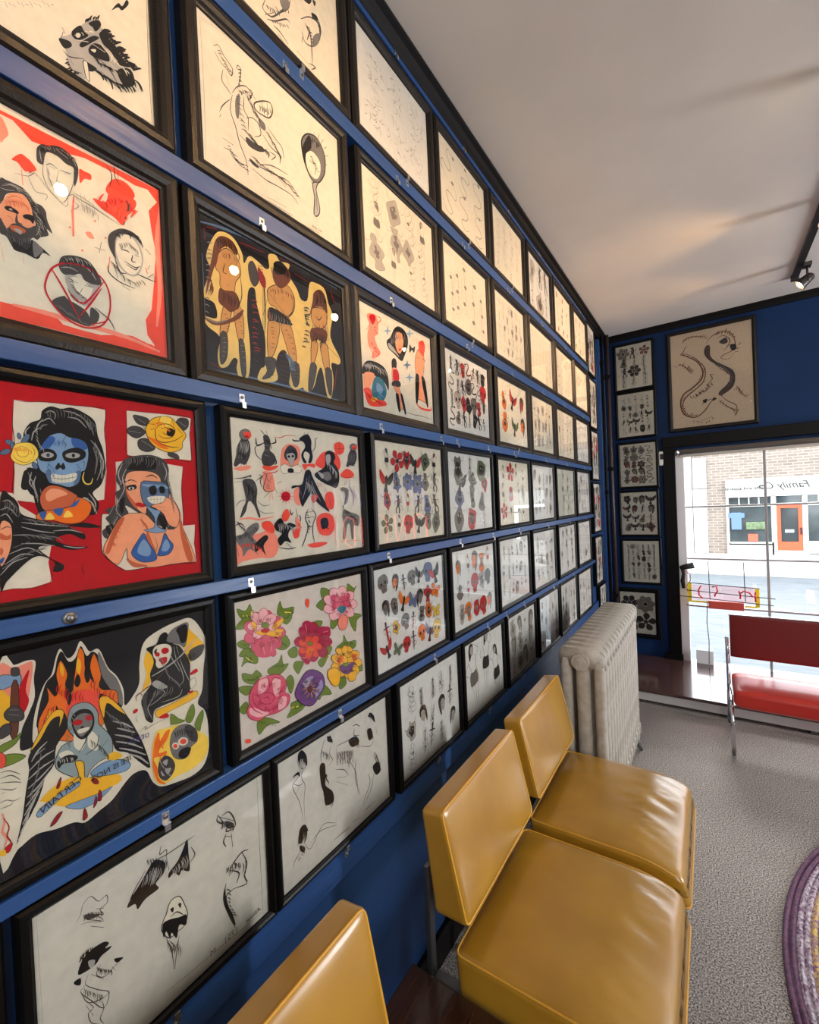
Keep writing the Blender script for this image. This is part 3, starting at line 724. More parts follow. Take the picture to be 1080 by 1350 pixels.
21 0 0 531 158 29 41 29 7 -30 -43
0 3 12 531 158 29 41 29 7 -30 -43
1 1 20 346 546 34 -6 42 -40
1 1 20 345 518 43 -6 33 -41
1 1 20 344 496 51 -22 30 -19
1 1 21 343 468 41 -29 22 -1
1 1 21 346 438 13 4
2 1 21 340 396 25 2 26 -20 26 4
2 1 21 339 368 34 -3 17 7
20 1 52 346 341 6 -49 -10 -40 15 -44 -10 -39
21 1 31 349 316 19 -57 -10 -40 15 -44 -18 -22
5 0 0 347 164 30 8 -10 -34 -13 -2
0 3 11 347 164 30 8 -10 -34 -13 -2
7 0 0 330 158 17 0 3 -30 -21 8
7 0 0 1067 942 41 -85 -11 -68 -41 -65 -34 -19 30 91 -11 83
7 0 0 1327 1017 41 -37 68 -88 -10 -14 -66 -50 -20 -45 -15 30 -30 94
0 0 0 1060 963 61 10 26 50 40 9 32 -78 44 -29 31 -51 38 -89 -4 -83 -6 -109 -78 -21 -112 -5 -47 -13 -11 -67 -36 31 -12 60 -11 67 32 51 32 36 -5 65 26 63 -12 59
0 3 12 1060 963 61 10 26 50 40 9 32 -78 44 -29 31 -51 38 -89 -4 -83 -6 -109 -78 -21 -112 -5 -47 -13 -11 -67 -36 31 -12 60 -11 67 32 51 32 36 -5 65 26 63 -12 59
1 0 0 1024 673 30 20 -11 -74 11 -84 -22 10 -8 65
2 0 0 1184 980 35 56 67 25 47 1 -3 -63 -26 -95 -33 27 -48 22
0 3 12 1184 980 35 56 67 25 47 1 -3 -63 -26 -95 -33 27 -48 22
0 0 0 1252 1036 51 21 25 -23 -14 -90 -34 -7 -14 54
1 0 0 1336 869 99 15 -12 -58 -47 -29 -43 5
0 3 13 1336 869 99 15 -12 -58 -47 -29 -43 5
4 0 0 1097 941 24 25 62 -6 34 -39 -16 -69 -33 -30 -39 -8 -18 26 1 32 -14 28
0 3 12 1097 941 24 25 62 -6 34 -39 -16 -69 -33 -30 -39 -8 -18 26 1 32 -14 28
5 0 0 1197 917 -3 -16 -16 -6 -19 6 -10 15 3 15 16 7 18 -6
5 0 0 1139 902 -5 -9 -11 0 -10 7 -4 11 5 9 11 1 10 -7
5 0 0 1131 874 48 1 2 -33 -28 -11 -11 15
0 0 0 1104 930 19 15 -9 -34
3 1 25 1230 926 12 -87 29 -76 13 -80 -35 -29
3 1 25 1203 884 14 -37 45 -98
3 1 25 1266 832 29 -94 38 -98
3 1 24 1099 677 -26 -54 -24 -38 26 -82
3 1 24 1122 684 37 -38 -56 -35 -46 -14
3 1 26 1272 628 -27 -40 -112 3
3 1 25 1246 929 14 -62
3 1 55 1081 778 78 22 99 42 71 55 74 57
27 1 34 988 687 52 27 46 15 72 55
27 1 23 987 656 -2 32 22 11 17 -26
3 0 0 1083 738 34 4 52 -51 7 -19 -47 5 -40 35
0 3 12 1083 738 34 4 52 -51 7 -19 -47 5 -40 35
5 0 0 1333 717 40 16 12 -25 -49 -9
5 0 0 963 604 22 7 6 -18 -22 -7
4 0 0 1325 660 36 13 7 -45 -37 -21
0 3 13 1325 660 36 13 7 -45 -37 -21
7 0 0 1094 551 68 4 99 11 104 15 5 -41 -86 -17 -100 -10 -75 -10
0 3 12 1094 551 68 4 99 11 104 15 5 -41 -86 -17 -100 -10 -75 -10
5 0 0 1113 502 47 9 15 -31 -40 5
5 0 0 1304 591 44 1 -18 -15
2 1 19 992 461 44 19 -8 -20 60 13 86 3
2 1 15 982 565 -4 -21 10 -19
29 0 0 1067 340 34 79 54 -8 97 -18 150 -127 33 -67 -23 -94 -92 -40 -102 3 -81 -6 -53 29 -25 101
6 0 0 1075 352 33 56 5 -58 33 41 32 2 -27 -61 -32 -17 -18 -40 47 -7 -9 -28 -69 18 19 -73 4 -67 44 -64 -52 45 -25 109
29 0 0 1272 140 71 16 21 76 25 -46 -31 -72 -105 -23
13 0 0 1191 494 47 -53 40 -34 -83 11 -10 29
0 3 12 1191 494 47 -53 40 -34 -83 11 -10 29
13 0 0 1286 404 11 46 42 51 9 -72 -29 -48
0 3 13 1286 404 11 46 42 51 9 -72 -29 -48
13 0 0 1344 353 58 79 7 -46 -22 -61 -10 -30
0 3 13 1344 353 58 79 7 -46 -22 -61 -10 -30
2 0 0 1180 343 22 39 50 11 58 -25 45 -63 1 -69 -45 -22 -20 -49 -51 0 -47 40 -21 76
0 3 12 1180 343 22 39 50 11 58 -25 45 -63 1 -69 -45 -22 -20 -49 -51 0 -47 40 -21 76
1 0 0 1276 374 42 -14 39 -64 -6 -58 -38 18 -31 65
4 0 0 1292 272 -5 -20 -22 -5 -25 13 -15 23 5 19 22 6 25 -13
19 0 0 1281 273 -3 -13 -14 -3 -15 8 -10 15 3 13 14 3 16 -8
4 0 0 1231 261 -8 -13 -16 1 -15 14 -6 19 7 13 16 -1 16 -14
19 0 0 1221 263 -5 -8 -10 1 -10 9 -4 12 5 8 10 0 10 -9
0 0 0 1235 226 50 1 25 -29 -45 -37 -40 28
1 0 0 1098 212 41 28 45 -47 13 -56 -26 -44 -41 -11 -36 52
0 3 12 1098 212 41 28 45 -47 13 -56 -26 -44 -41 -11 -36 52
3 0 0 1121 208 32 1 -10 -36
3 0 0 1134 153 39 -12 -25 -28
3 0 0 1107 159 21 -43 -15 8
2 1 19 814 667 15 -20 7 -24
2 1 19 824 655 14 -24 8 -26
2 1 19 842 634 13 -27 4 -28
2 1 19 850 624 19 -30 9 -34
2 1 20 864 607 18 -27 8 -31
2 1 20 876 591 16 -30 3 -32
2 1 20 892 568 17 -28 6 -32
2 1 20 902 554 16 -29 6 -32
2 1 20 916 534 16 -21 9 -25
2 1 20 938 504 12 -23 4 -24
2 1 17 509 567 -2 -22 -10 -13
2 1 17 504 546 -2 -19 -7 -12
2 1 17 499 523 -2 -17 -6 -13
2 1 17 495 507 2 -31 -9 -24
2 1 17 493 496 0 -23 -7 -16
2 1 17 487 474 -1 -24 -9 -16
2 1 17 484 459 -2 -24 -10 -16
2 1 17 479 443 -2 -26 -11 -18
2 1 16 471 417 -4 -22 -12 -13
2 1 16 467 403 -3 -30 -12 -19
2 1 16 462 389 1 -30 -9 -21
2 1 16 456 371 0 -30 -11 -20
2 1 24 652 724 10 -13 6 -15
2 1 23 647 704 10 -16 3 -16
2 1 23 641 684 8 -14 2 -15
2 1 23 634 656 10 -14 7 -17
2 1 23 631 647 7 -13 2 -14
2 1 23 625 610 9 -11 6 -14
2 1 23 624 595 7 -19 2 -18
2 1 23 620 574 11 -18 6 -21
1 1 19 735 534 7 -27 -3 -21
1 1 19 747 519 7 -20 -1 -20
1 1 19 767 495 9 -25 -1 -23
1 1 19 775 487 9 -26 -1 -24
1 1 19 790 465 8 -27 -3 -24
1 1 19 795 454 8 -29 -2 -25
1 1 19 805 431 8 -31 -2 -25
1 1 19 815 410 5 -19 -2 -17
5 1 23 591 861 -1 20 7 18
5 1 23 601 846 2 31 12 23
5 1 23 612 831 -1 20 4 17
5 1 23 624 815 1 31 12 23
5 1 23 630 806 -1 32 13 23
5 1 23 639 794 0 27 10 21
5 1 24 659 786 0 32 11 26
5 1 24 674 780 -1 33 12 26
5 1 24 693 773 0 26 9 20
5 1 24 708 767 -2 20 6 16
5 1 25 752 823 1 31 14 22
5 1 25 767 802 -1 31 10 26
5 1 25 781 785 -1 21 9 15
5 1 25 791 770 -1 20 7 18
5 1 25 808 752 2 19 10 14
5 1 25 818 744 2 20 10 15
5 1 26 844 723 -1 33 13 24
5 1 26 858 712 2 28 12 20
5 1 22 527 712 2 16 6 13
5 1 22 534 725 1 16 8 13
5 1 22 539 735 2 18 8 12
5 1 22 549 749 -1 23 8 18
5 1 22 560 758 2 17 9 12
5 1 23 571 766 0 14 8 11
3 1 23 585 495 4 -12 0 -11
3 1 23 596 494 3 -11 -1 -10
3 1 23 604 493 4 -18 -3 -15
3 1 23 616 491 5 -17 0 -14
3 1 24 635 481 5 -13 -1 -13
3 1 24 642 478 4 -12 0 -13
2 1 22 1126 893 25 -29 14 -37
2 1 22 1136 866 27 -30 15 -38
2 1 22 1147 836 21 -32 10 -36
2 1 22 1156 813 17 -30 4 -29
2 1 22 1167 782 19 -33 4 -35
2 1 22 1179 756 23 -27 10 -32
2 1 22 1188 742 28 -29 16 -37
2 1 22 1196 731 29 -28 17 -35
2 1 23 1211 709 29 -25 16 -35
2 1 23 1224 691 21 -24 11 -28
2 1 22 1089 678 -8 -43 -26 -27
2 1 22 1103 688 -14 -39 -30 -21
2 1 22 1112 693 -5 -37 -21 -26
2 1 22 1126 703 -9 -40 -25 -25
2 1 22 1142 713 -11 -42 -27 -26
2 1 22 1156 705 -7 -34 -23 -23
2 1 22 1174 692 -5 -45 -26 -29
2 1 23 1199 674 -15 -34 -29 -19
2 1 23 1209 666 -6 -29 -17 -19
0 1 23 1203 366 8 -19 0 -18
0 1 23 1221 365 6 -21 -3 -20
0 1 23 1230 367 11 -18 3 -19
0 1 23 1249 368 7 -25 -3 -21
0 1 24 1266 362 8 -27 -5 -22
0 1 24 1288 343 5 -15 -2 -14
0 1 24 1306 327 8 -27 -3 -25
0 1 24 1321 314 5 -23 -3 -20
3 1 22 1094 233 11 -13 5 -12
3 1 22 1107 209 6 -12 4 -14
3 1 22 1114 192 7 -12 2 -13
3 1 22 1125 170 12 -13 6 -15
3 1 23 1134 151 6 -8 4 -9
3 1 23 1141 134 7 -11 2 -12
3 1 23 1150 114 10 -12 5 -15
6 1 29 1088 360 11 -20 4 -19
6 1 29 1101 362 12 -27 0 -28
6 1 29 1116 367 10 -24 0 -24
6 1 30 1120 351 10 -21 2 -19
6 1 30 1113 327 10 -18 5 -18
6 1 29 1098 282 9 -32 -2 -30''',
'portraits':'''19 2 0 626 85 67 8 70 -4 84 17 45 -56 101 -5 86 1 69 21 96 28 100 -25 45 -1 -43 56 -8 93 43 83 22 173 24 218 -20 129 -13 130 57 86 -57 52 -77 -17 -121 8 -155 -6 -153 -49 -94 -14 -76 60 -50 -2 -154 14 1041 783 -22 -728 -65 -1132 -253 -11 -223 13 -196 0 -174 -27
4 2 0 662 924 18 34 34 11 51 -23 129 13 142 13 180 29 161 -4 9 -77 21 -99 -26 -123 32 -151 -31 -232 -43 -69 7 -121 43 -63 -95 34 -145 -16 -134 -26 -122 2 -56 41 -109 -9 -102 -3
20 0 0 668 1058 30 -67 -19 -45 -17 -22
20 1 151 676 86 123 4 196 -7 224 -8 202 -39
20 1 168 1479 1053 -41 -287 6 -276 -35 -291
1 0 0 653 724 26 10 30 1 35 -3 25 -20 26 -31 28 -3 18 -25 3 -40 21 -66 -24 12 6 -32 -36 -27 -15 -21 -18 3 -15 -18 -18 -15 45 102 -8 42 -11 52 -20 46 -36 -3 -39 -28 -15 -41 -13 -29
3 1 18 651 680 26 3 34 14
3 1 18 660 696 44 25 34 -15
3 1 19 751 691 16 -25
3 1 20 781 661 22 -17 22 -29
3 1 20 793 622 22 -30 21 -35
3 1 20 795 577 13 -34 -16 -43
3 1 20 784 640 27 -20
11 0 0 661 619 23 46 36 25 35 -3 21 -40 6 -54 8 -30 -16 -54 -22 12 -22 6 -35 -12 -27 -41 -23 49 2 61
12 1 16 664 588 18 15 29 -7
12 1 16 682 620 31 22 31 -6
12 1 16 679 640 31 28 31 0
12 1 16 693 664 26 9
12 1 16 671 547 17 -2 8 -19
12 1 16 741 572 12 -22
0 0 0 666 589 24 13 30 -10 -3 -15 -19 1 -26 -3
0 0 0 739 583 26 18 22 -5 -6 -38 -13 11 -23 0
3 0 0 697 588 -3 -4 -6 -2 -5 1 -1 3 3 5 6 2 5 -1
1 0 0 715 581 3 -43 21 -4 -26 -10 -8 13
1 0 0 645 523 23 -44 23 34 31 15 35 -5 33 28 -2 -47 -25 -40 9 -14 -30 -65 -48 1 -28 48 -25 10
12 0 0 681 494 27 19 39 -6 -14 -24 -35 -6
3 0 0 698 492 31 6 -5 -25
0 0 0 691 418 26 1 26 -16 18 20 11 45 77 -52 -33 3 -25 -46 -49 7 -48 0
0 3 8 691 418 26 1 26 -16 18 20 11 45 77 -52 -33 3 -25 -46 -49 7 -48 0
2 0 0 777 464 40 -27 -11 -28 -28 -31
1 0 0 812 956 6 39 25 32 24 2 25 22 40 11 40 -17 29 -31 6 -39 -10 -62 -15 -39 0 55 2 50 -36 3 -39 18 -44 -4 -15 -28 -9 -52 -12 -8 -16 8
3 1 20 827 989 3 -39 4 -27
3 1 21 857 1020 19 -6
3 1 21 892 1042 29 -11 39 -12
3 1 22 941 1050 40 -24 17 -32
1 1 15 841 916 -5 -50 8 -42 22 -40 42 -30
1 1 16 984 979 -3 -75 -25 -88 -28 -63 -20 -2
1 1 21 853 920 24 18 29 -12
1 1 21 916 929 30 3 26 9
2 1 21 872 923 24 -3
2 1 21 935 920 31 12
2 1 12 911 923 -13 -67 15 -4
2 1 15 881 798 29 5 16 15
1 1 14 807 843 27 -31 31 -34 72 -45 11 67
1 1 14 713 790 58 18 27 33 13 -13
1 1 14 771 808 14 -41 18 -25 47 9 -9 -34
1 1 15 972 831 52 -1 75 -29
1 1 15 948 800 29 22 30 -27
1 1 15 957 719 41 47 -18 15
19 0 0 705 858 37 51 27 -3 22 -15 17 -30 -42 -31 -16 2 -23 25
20 1 50 743 828 3 -83
19 1 56 977 816 -10 -104 -1 -134
19 0 0 1011 989 26 4 33 0 -2 -32 -33 -13 -23 -38
20 0 0 1026 631 28 14 15 -31 -28 -7
20 1 20 639 394 13 -98
20 1 21 730 357 2 -38
19 0 0 1074 858 66 11 28 92 47 13 97 1 -3 -55 -53 -81 -27 -66 -46 29 -67 16
19 0 0 1144 947 50 93 72 16 47 -53 -52 -69 -72 -13
0 1 27 1152 1104 32 -44 -16 -86
0 1 27 1199 1133 2 -76 28 -36
0 1 28 1221 1108 -3 -67
1 1 56 1261 948 10 -48 -36 -124
1 1 24 977 817 105 -17 135 -33
2 1 19 1009 847 8 -70
2 1 19 1030 846 13 -67
2 1 19 1051 833 7 -71
2 1 19 1072 832 10 -70
3 0 0 1153 645 50 76 73 36 47 -58 22 -85 -31 -108 -51 -34 -59 28 -43 72
4 0 0 1201 681 62 49 53 -48 18 -86 -33 -88 -44 -25 -47 33 -25 80
1 0 0 1144 654 23 49 61 50 73 3 35 -51 -36 23 -74 -9 -37 -44 -10 -82 3 -50 -32 50
0 1 33 1215 616 31 7 18 -5
0 1 35 1294 619 25 -3
0 1 33 1230 551 60 -14 33 20
0 1 34 1241 536 49 -13 19 19
0 1 34 1282 613 -9 -43 25 4
0 1 33 1176 541 26 -67 36 2
0 1 32 1146 515 -9 -68 62 -39 85 -7
0 1 34 1301 501 51 -6 65 -2
0 1 36 1361 689 32 -27
0 1 35 1365 500 42 44
0 1 32 1169 499 20 -70
0 1 25 1071 563 55 6
0 1 25 1106 611 -14 -70
0 1 26 1210 392 48 -14
0 1 29 1382 589 -14 -33
0 1 29 1406 530 11 -37
20 1 65 1148 541 -10 -81
20 1 85 1355 564 11 -36
1 0 0 889 403 21 39 61 27 63 -3 46 -55 14 -58 -45 -17 -42 8 -19 29 -43 -29 -40 -5 -18 28
3 1 29 909 412 51 34 51 -14
3 1 29 897 371 40 17 41 -7
3 1 30 990 435 52 -27 25 -40
3 0 0 915 331 51 21 41 -20 42 4 33 0 -25 -72 -46 -66 -31 14 -49 42
4 0 0 935 327 51 21 41 -33 21 -4 -19 -57 -27 -22 -50 42
0 1 29 944 319 30 -6
0 1 30 1006 313 42 4
0 1 29 972 257 41 -21
0 1 30 994 290 -12 -29
0 1 29 922 263 28 -50 50 -18
1 0 0 844 163 56 50 19 -11 80 -32 29 -52 -12 -41 -82 10 -58 29
1 0 0 1032 193 42 -23 -13 -54 -34 -23
0 1 30 1054 201 75 -51 26 -55
5 3 44 821 259 27 80 50 54 71 27 73 0 64 -36 30 -78 -4 -104 -38 -88 -68 -44 -73 -1 -68 38 -45 55 -21 50
5 1 50 848 351 54 -96 73 -154
5 1 52 931 242 70 -35 105 164
5 1 53 976 125 57 93 60 110
5 1 36 1027 93 67 34 36 36
20 0 0 1137 651 -2 -6 -5 -4 -5 0 -2 3 2 6 5 4 5 0
20 0 0 1011 517 -2 -5 -5 -4 -4 0 -2 4 2 5 5 4 4 0
20 0 0 1085 726 -2 -5 -5 -5 -5 0 -2 3 3 6 4 4 5 1
20 0 0 954 624 -2 -5 -4 -4 -5 -1 -1 4 2 5 4 4 4 0
20 1 85 970 777 -9 -198
3 1 13 670 712 23 6 17 -10
3 1 13 680 715 20 8 16 -4
3 1 13 691 717 17 5 13 -7
3 1 13 699 719 17 -5 9 -18
3 1 13 704 721 20 3 15 -11
3 1 14 715 719 11 -6 4 -16
3 1 14 722 719 14 -4 7 -14
3 1 14 730 718 23 3 16 -14
3 1 14 742 713 22 2 15 -14
3 1 14 747 706 25 -2 16 -20
3 1 14 752 701 23 -4 13 -20
3 1 14 760 692 12 -12 4 -21
3 1 14 765 686 20 -3 13 -17
3 1 14 772 677 20 -1 14 -15
3 1 14 778 668 13 -14 2 -24
3 1 14 785 660 17 -8 9 -20
0 1 19 761 680 23 -1 14 -18
0 1 19 765 675 22 -12 10 -29
0 1 19 768 669 16 -13 5 -26
0 1 19 774 661 26 -3 17 -21
0 1 19 775 658 13 -11 5 -22
0 1 19 781 648 20 -1 13 -16
0 1 19 783 643 17 -24 3 -40
0 1 20 786 637 29 -11 16 -33
0 1 20 790 628 26 -20 9 -41
0 1 20 792 624 26 -7 15 -23
0 1 20 796 615 27 -11 15 -32
0 1 20 797 603 27 -10 14 -30
0 1 20 798 594 18 -11 9 -23
0 1 20 798 586 25 -14 13 -34
0 1 20 798 571 25 -10 12 -27
0 1 20 799 563 16 -18 6 -30
3 1 14 780 631 15 -9 7 -19
3 1 14 785 622 10 -4 6 -13
3 1 14 793 607 16 -5 8 -18
3 1 14 795 603 18 -6 10 -18
3 1 14 797 590 12 -9 5 -18
3 1 14 798 584 19 -9 9 -21
3 1 14 799 570 19 -8 10 -20
3 1 14 797 554 15 0 11 -9
3 1 14 793 538 14 -4 8 -15
3 1 14 791 527 14 -10 5 -21
12 1 13 667 622 6 -7 2 -13
12 1 13 674 628 12 -10 4 -19
12 1 13 681 633 6 -7 2 -13
12 1 13 689 639 12 -10 4 -19
12 1 13 694 642 11 -13 2 -22
12 1 13 701 645 10 -8 4 -17
12 1 13 712 649 9 -13 2 -22
12 1 14 720 652 12 -12 3 -22
12 1 14 730 654 9 -9 3 -16
12 1 14 737 650 9 -6 3 -12
12 1 14 746 646 9 -9 3 -16
12 1 14 754 643 8 -11 1 -20
2 1 13 659 491 7 -17 -1 -23
2 1 13 667 475 4 -18 -3 -23
2 1 13 673 462 4 -12 -1 -15
2 1 13 679 452 3 -13 -2 -17
2 1 13 688 444 5 -10 0 -15
2 1 13 695 445 5 -10 0 -15
2 1 13 712 449 5 -18 -2 -24
2 1 13 720 451 7 -15 -1 -21
2 1 13 733 457 3 -11 -1 -14
2 1 13 738 462 5 -9 -1 -14
2 1 14 750 473 6 -14 -1 -17
2 1 14 761 483 5 -19 -3 -24
0 1 16 659 470 7 -8 1 -15
0 1 16 665 464 8 -10 1 -17
0 1 16 671 459 8 -10 2 -16
0 1 16 680 452 7 -16 -1 -21
0 1 16 693 449 8 -9 2 -15
0 1 16 704 446 7 -8 2 -13
0 1 16 714 443 9 -12 1 -18
0 1 16 725 441 9 -15 1 -23
0 1 16 736 439 9 -15 1 -23
0 1 16 745 437 7 -13 0 -18
0 1 20 824 988 10 -2 5 -11
0 1 20 831 996 8 -2 5 -9
0 1 21 836 1004 10 -8 3 -17
0 1 21 843 1013 15 -2 8 -13
0 1 21 853 1026 10 -3 6 -11
0 1 21 859 1029 11 -2 7 -10
0 1 21 873 1037 11 0 7 -9
0 1 21 881 1040 13 -1 8 -12
0 1 21 894 1048 12 -5 6 -16
0 1 21 905 1052 14 -4 7 -16
0 1 21 916 1051 10 -7 3 -17
0 1 21 922 1051 11 -9 3 -18
0 1 22 933 1051 12 -7 6 -15
0 1 22 939 1050 17 -1 10 -14
0 1 22 946 1048 16 -8 6 -19
0 1 22 956 1044 12 -1 8 -8
0 1 22 964 1040 10 -9 2 -17
0 1 22 974 1036 13 0 8 -10
3 1 12 839 1008 10 -1 6 -10
3 1 12 849 1016 11 -2 6 -10
3 1 12 861 1024 8 -4 4 -12
3 1 12 870 1031 6 -5 2 -11
3 1 12 885 1036 8 -6 1 -14
3 1 12 902 1041 9 -3 5 -9
3 1 12 916 1044 11 0 6 -10
3 1 12 926 1045 12 0 7 -8
3 1 12 943 1040 12 2 7 -8
3 1 12 959 1037 9 -2 4 -7
2 1 15 852 902 7 -10 1 -16
2 1 15 853 889 8 -8 4 -13
2 1 15 853 879 8 -6 3 -14
2 1 15 854 865 6 -8 1 -15
2 1 15 856 851 9 -8 3 -14
2 1 15 860 843 9 -4 4 -12
2 1 15 864 834 7 -10 0 -16
2 1 15 870 821 8 -5 3 -13
2 1 12 1009 783 8 -12 1 -20
2 1 13 1018 785 7 -16 -1 -24
2 1 13 1022 786 12 -8 6 -16
2 1 13 1032 788 8 -19 -2 -26
2 1 13 1040 789 8 -20 -2 -28
2 1 13 1049 788 6 -10 0 -16
2 1 13 1057 785 9 -21 -3 -30
2 1 13 1064 783 7 -19 -3 -26
2 1 13 1071 781 6 -11 1 -17
2 1 13 1083 777 11 -19 -1 -29
19 1 25 723 882 -5 -12 -7 -11
19 1 25 738 889 -2 -13 -6 -15
19 1 25 747 894 -5 -19 -9 -17
19 1 25 760 900 -9 -20 -12 -15
19 1 25 771 891 -1 -2 -2 -2
19 1 25 781 881 0 -10 -4 -12
19 1 26 791 871 -7 -17 -11 -15
19 1 26 795 866 -8 -23 -14 -20
19 1 26 799 858 -4 -8 -6 -6
0 1 33 1181 692 14 3 11 -6
0 1 33 1192 704 14 -7 5 -17
0 1 33 1206 719 14 -4 7 -11
0 1 34 1221 734 11 -3 5 -10
0 1 34 1231 740 13 2 9 -6
0 1 34 1255 742 14 -11 3 -24
0 1 34 1265 745 12 -5 4 -14
0 1 35 1283 747 14 -3 8 -12
0 1 35 1303 746 14 -4 7 -15
0 1 35 1308 737 19 -8 11 -21
0 1 35 1317 723 14 -6 7 -15
0 1 35 1324 713 14 -10 5 -19
2 1 27 1201 642 11 -10 4 -19
2 1 27 1212 651 8 -12 0 -18
2 1 27 1227 662 8 -11 1 -16
2 1 27 1241 671 6 -9 1 -14
2 1 27 1255 674 14 -9 4 -21
2 1 27 1270 667 11 -9 3 -16
2 1 28 1283 663 9 -9 3 -16
2 1 28 1294 657 14 -12 4 -21
1 1 26 1147 514 18 -10 9 -21
1 1 26 1160 502 17 -4 11 -13
1 1 26 1170 489 17 -5 8 -14
1 1 26 1182 478 14 -8 7 -18
1 1 26 1196 466 15 -8 8 -18
1 1 26 1211 458 11 -17 0 -24
1 1 27 1236 446 16 -15 6 -23
1 1 27 1244 441 16 -2 12 -10
1 1 27 1271 437 13 -7 8 -15
1 1 27 1289 448 14 -12 5 -21
1 1 27 1303 455 11 -5 5 -13
1 1 28 1320 466 17 -8 8 -19
0 1 29 905 423 10 -10 2 -17
0 1 29 910 427 16 -17 5 -29
0 1 29 923 436 10 -10 4 -16
0 1 29 934 443 16 -14 6 -26
0 1 29 949 453 10 -13 2 -21
0 1 29 955 454 12 -16 2 -24
0 1 30 973 455 14 -20 3 -31
0 1 30 988 456 7 -13 -2 -19
0 1 30 1000 456 13 -14 3 -23
0 1 30 1008 456 8 -18 -2 -23
0 1 30 1023 448 11 -11 3 -17
0 1 30 1033 441 9 -21 0 -27
0 1 31 1047 430 10 -10 4 -16
0 1 31 1058 421 10 -15 1 -22
3 1 23 912 431 10 -7 3 -14
3 1 23 931 439 7 -5 5 -8
3 1 23 943 445 9 -9 2 -13
3 1 24 965 454 9 -11 4 -18
3 1 24 971 457 10 -5 4 -13
3 1 24 989 456 9 -8 4 -13
3 1 24 1008 455 10 -4 6 -13
3 1 24 1025 453 11 -3 6 -13
1 1 23 926 319 15 1 12 -8
1 1 23 931 304 13 3 9 -7
1 1 23 935 290 12 -1 7 -11
1 1 23 940 276 13 0 9 -8
1 1 23 949 264 11 -4 6 -12
1 1 23 956 259 14 -1 10 -10
1 1 23 967 249 17 -2 11 -10
1 1 24 985 233 16 4 12 -6
2 1 22 859 144 17 1 14 -9
2 1 22 874 136 16 1 13 -9
2 1 22 888 131 17 -7 10 -17
2 1 23 903 123 14 -6 9 -14
2 1 23 910 119 20 0 15 -15
2 1 23 927 111 14 -2 8 -12
2 1 23 947 104 19 -5 12 -15
2 1 23 963 97 14 -6 8 -14
2 1 23 985 88 18 -2 13 -10
19 1 52 1101 840 9 34 20 35
19 1 52 1121 828 -2 18 7 21
19 1 52 1130 822 -2 19 7 23
19 1 53 1149 810 -3 12 4 18
19 1 53 1163 802 14 35 23 33
19 1 53 1185 798 5 37 21 41
19 1 54 1204 793 10 54 31 55
19 1 54 1218 790 12 35 24 32
19 1 54 1237 795 5 14 9 11
19 1 55 1254 816 0 27 11 33
19 1 56 1278 844 18 34 26 29
19 1 56 1291 860 5 25 13 24
5 1 26 1129 867 13 -14 3 -23
5 1 26 1147 883 14 -5 9 -14
5 1 27 1165 899 10 -5 2 -14
5 1 27 1188 920 6 -20 -5 -27
5 1 27 1209 924 11 -4 7 -13
5 1 27 1231 929 1 -10 -4 -12
5 1 28 1250 932 6 -1 3 -6
5 1 28 1269 927 8 -3 5 -8
5 1 28 1278 916 5 -16 -3 -22
5 1 28 1287 907 9 -11 -1 -20''',
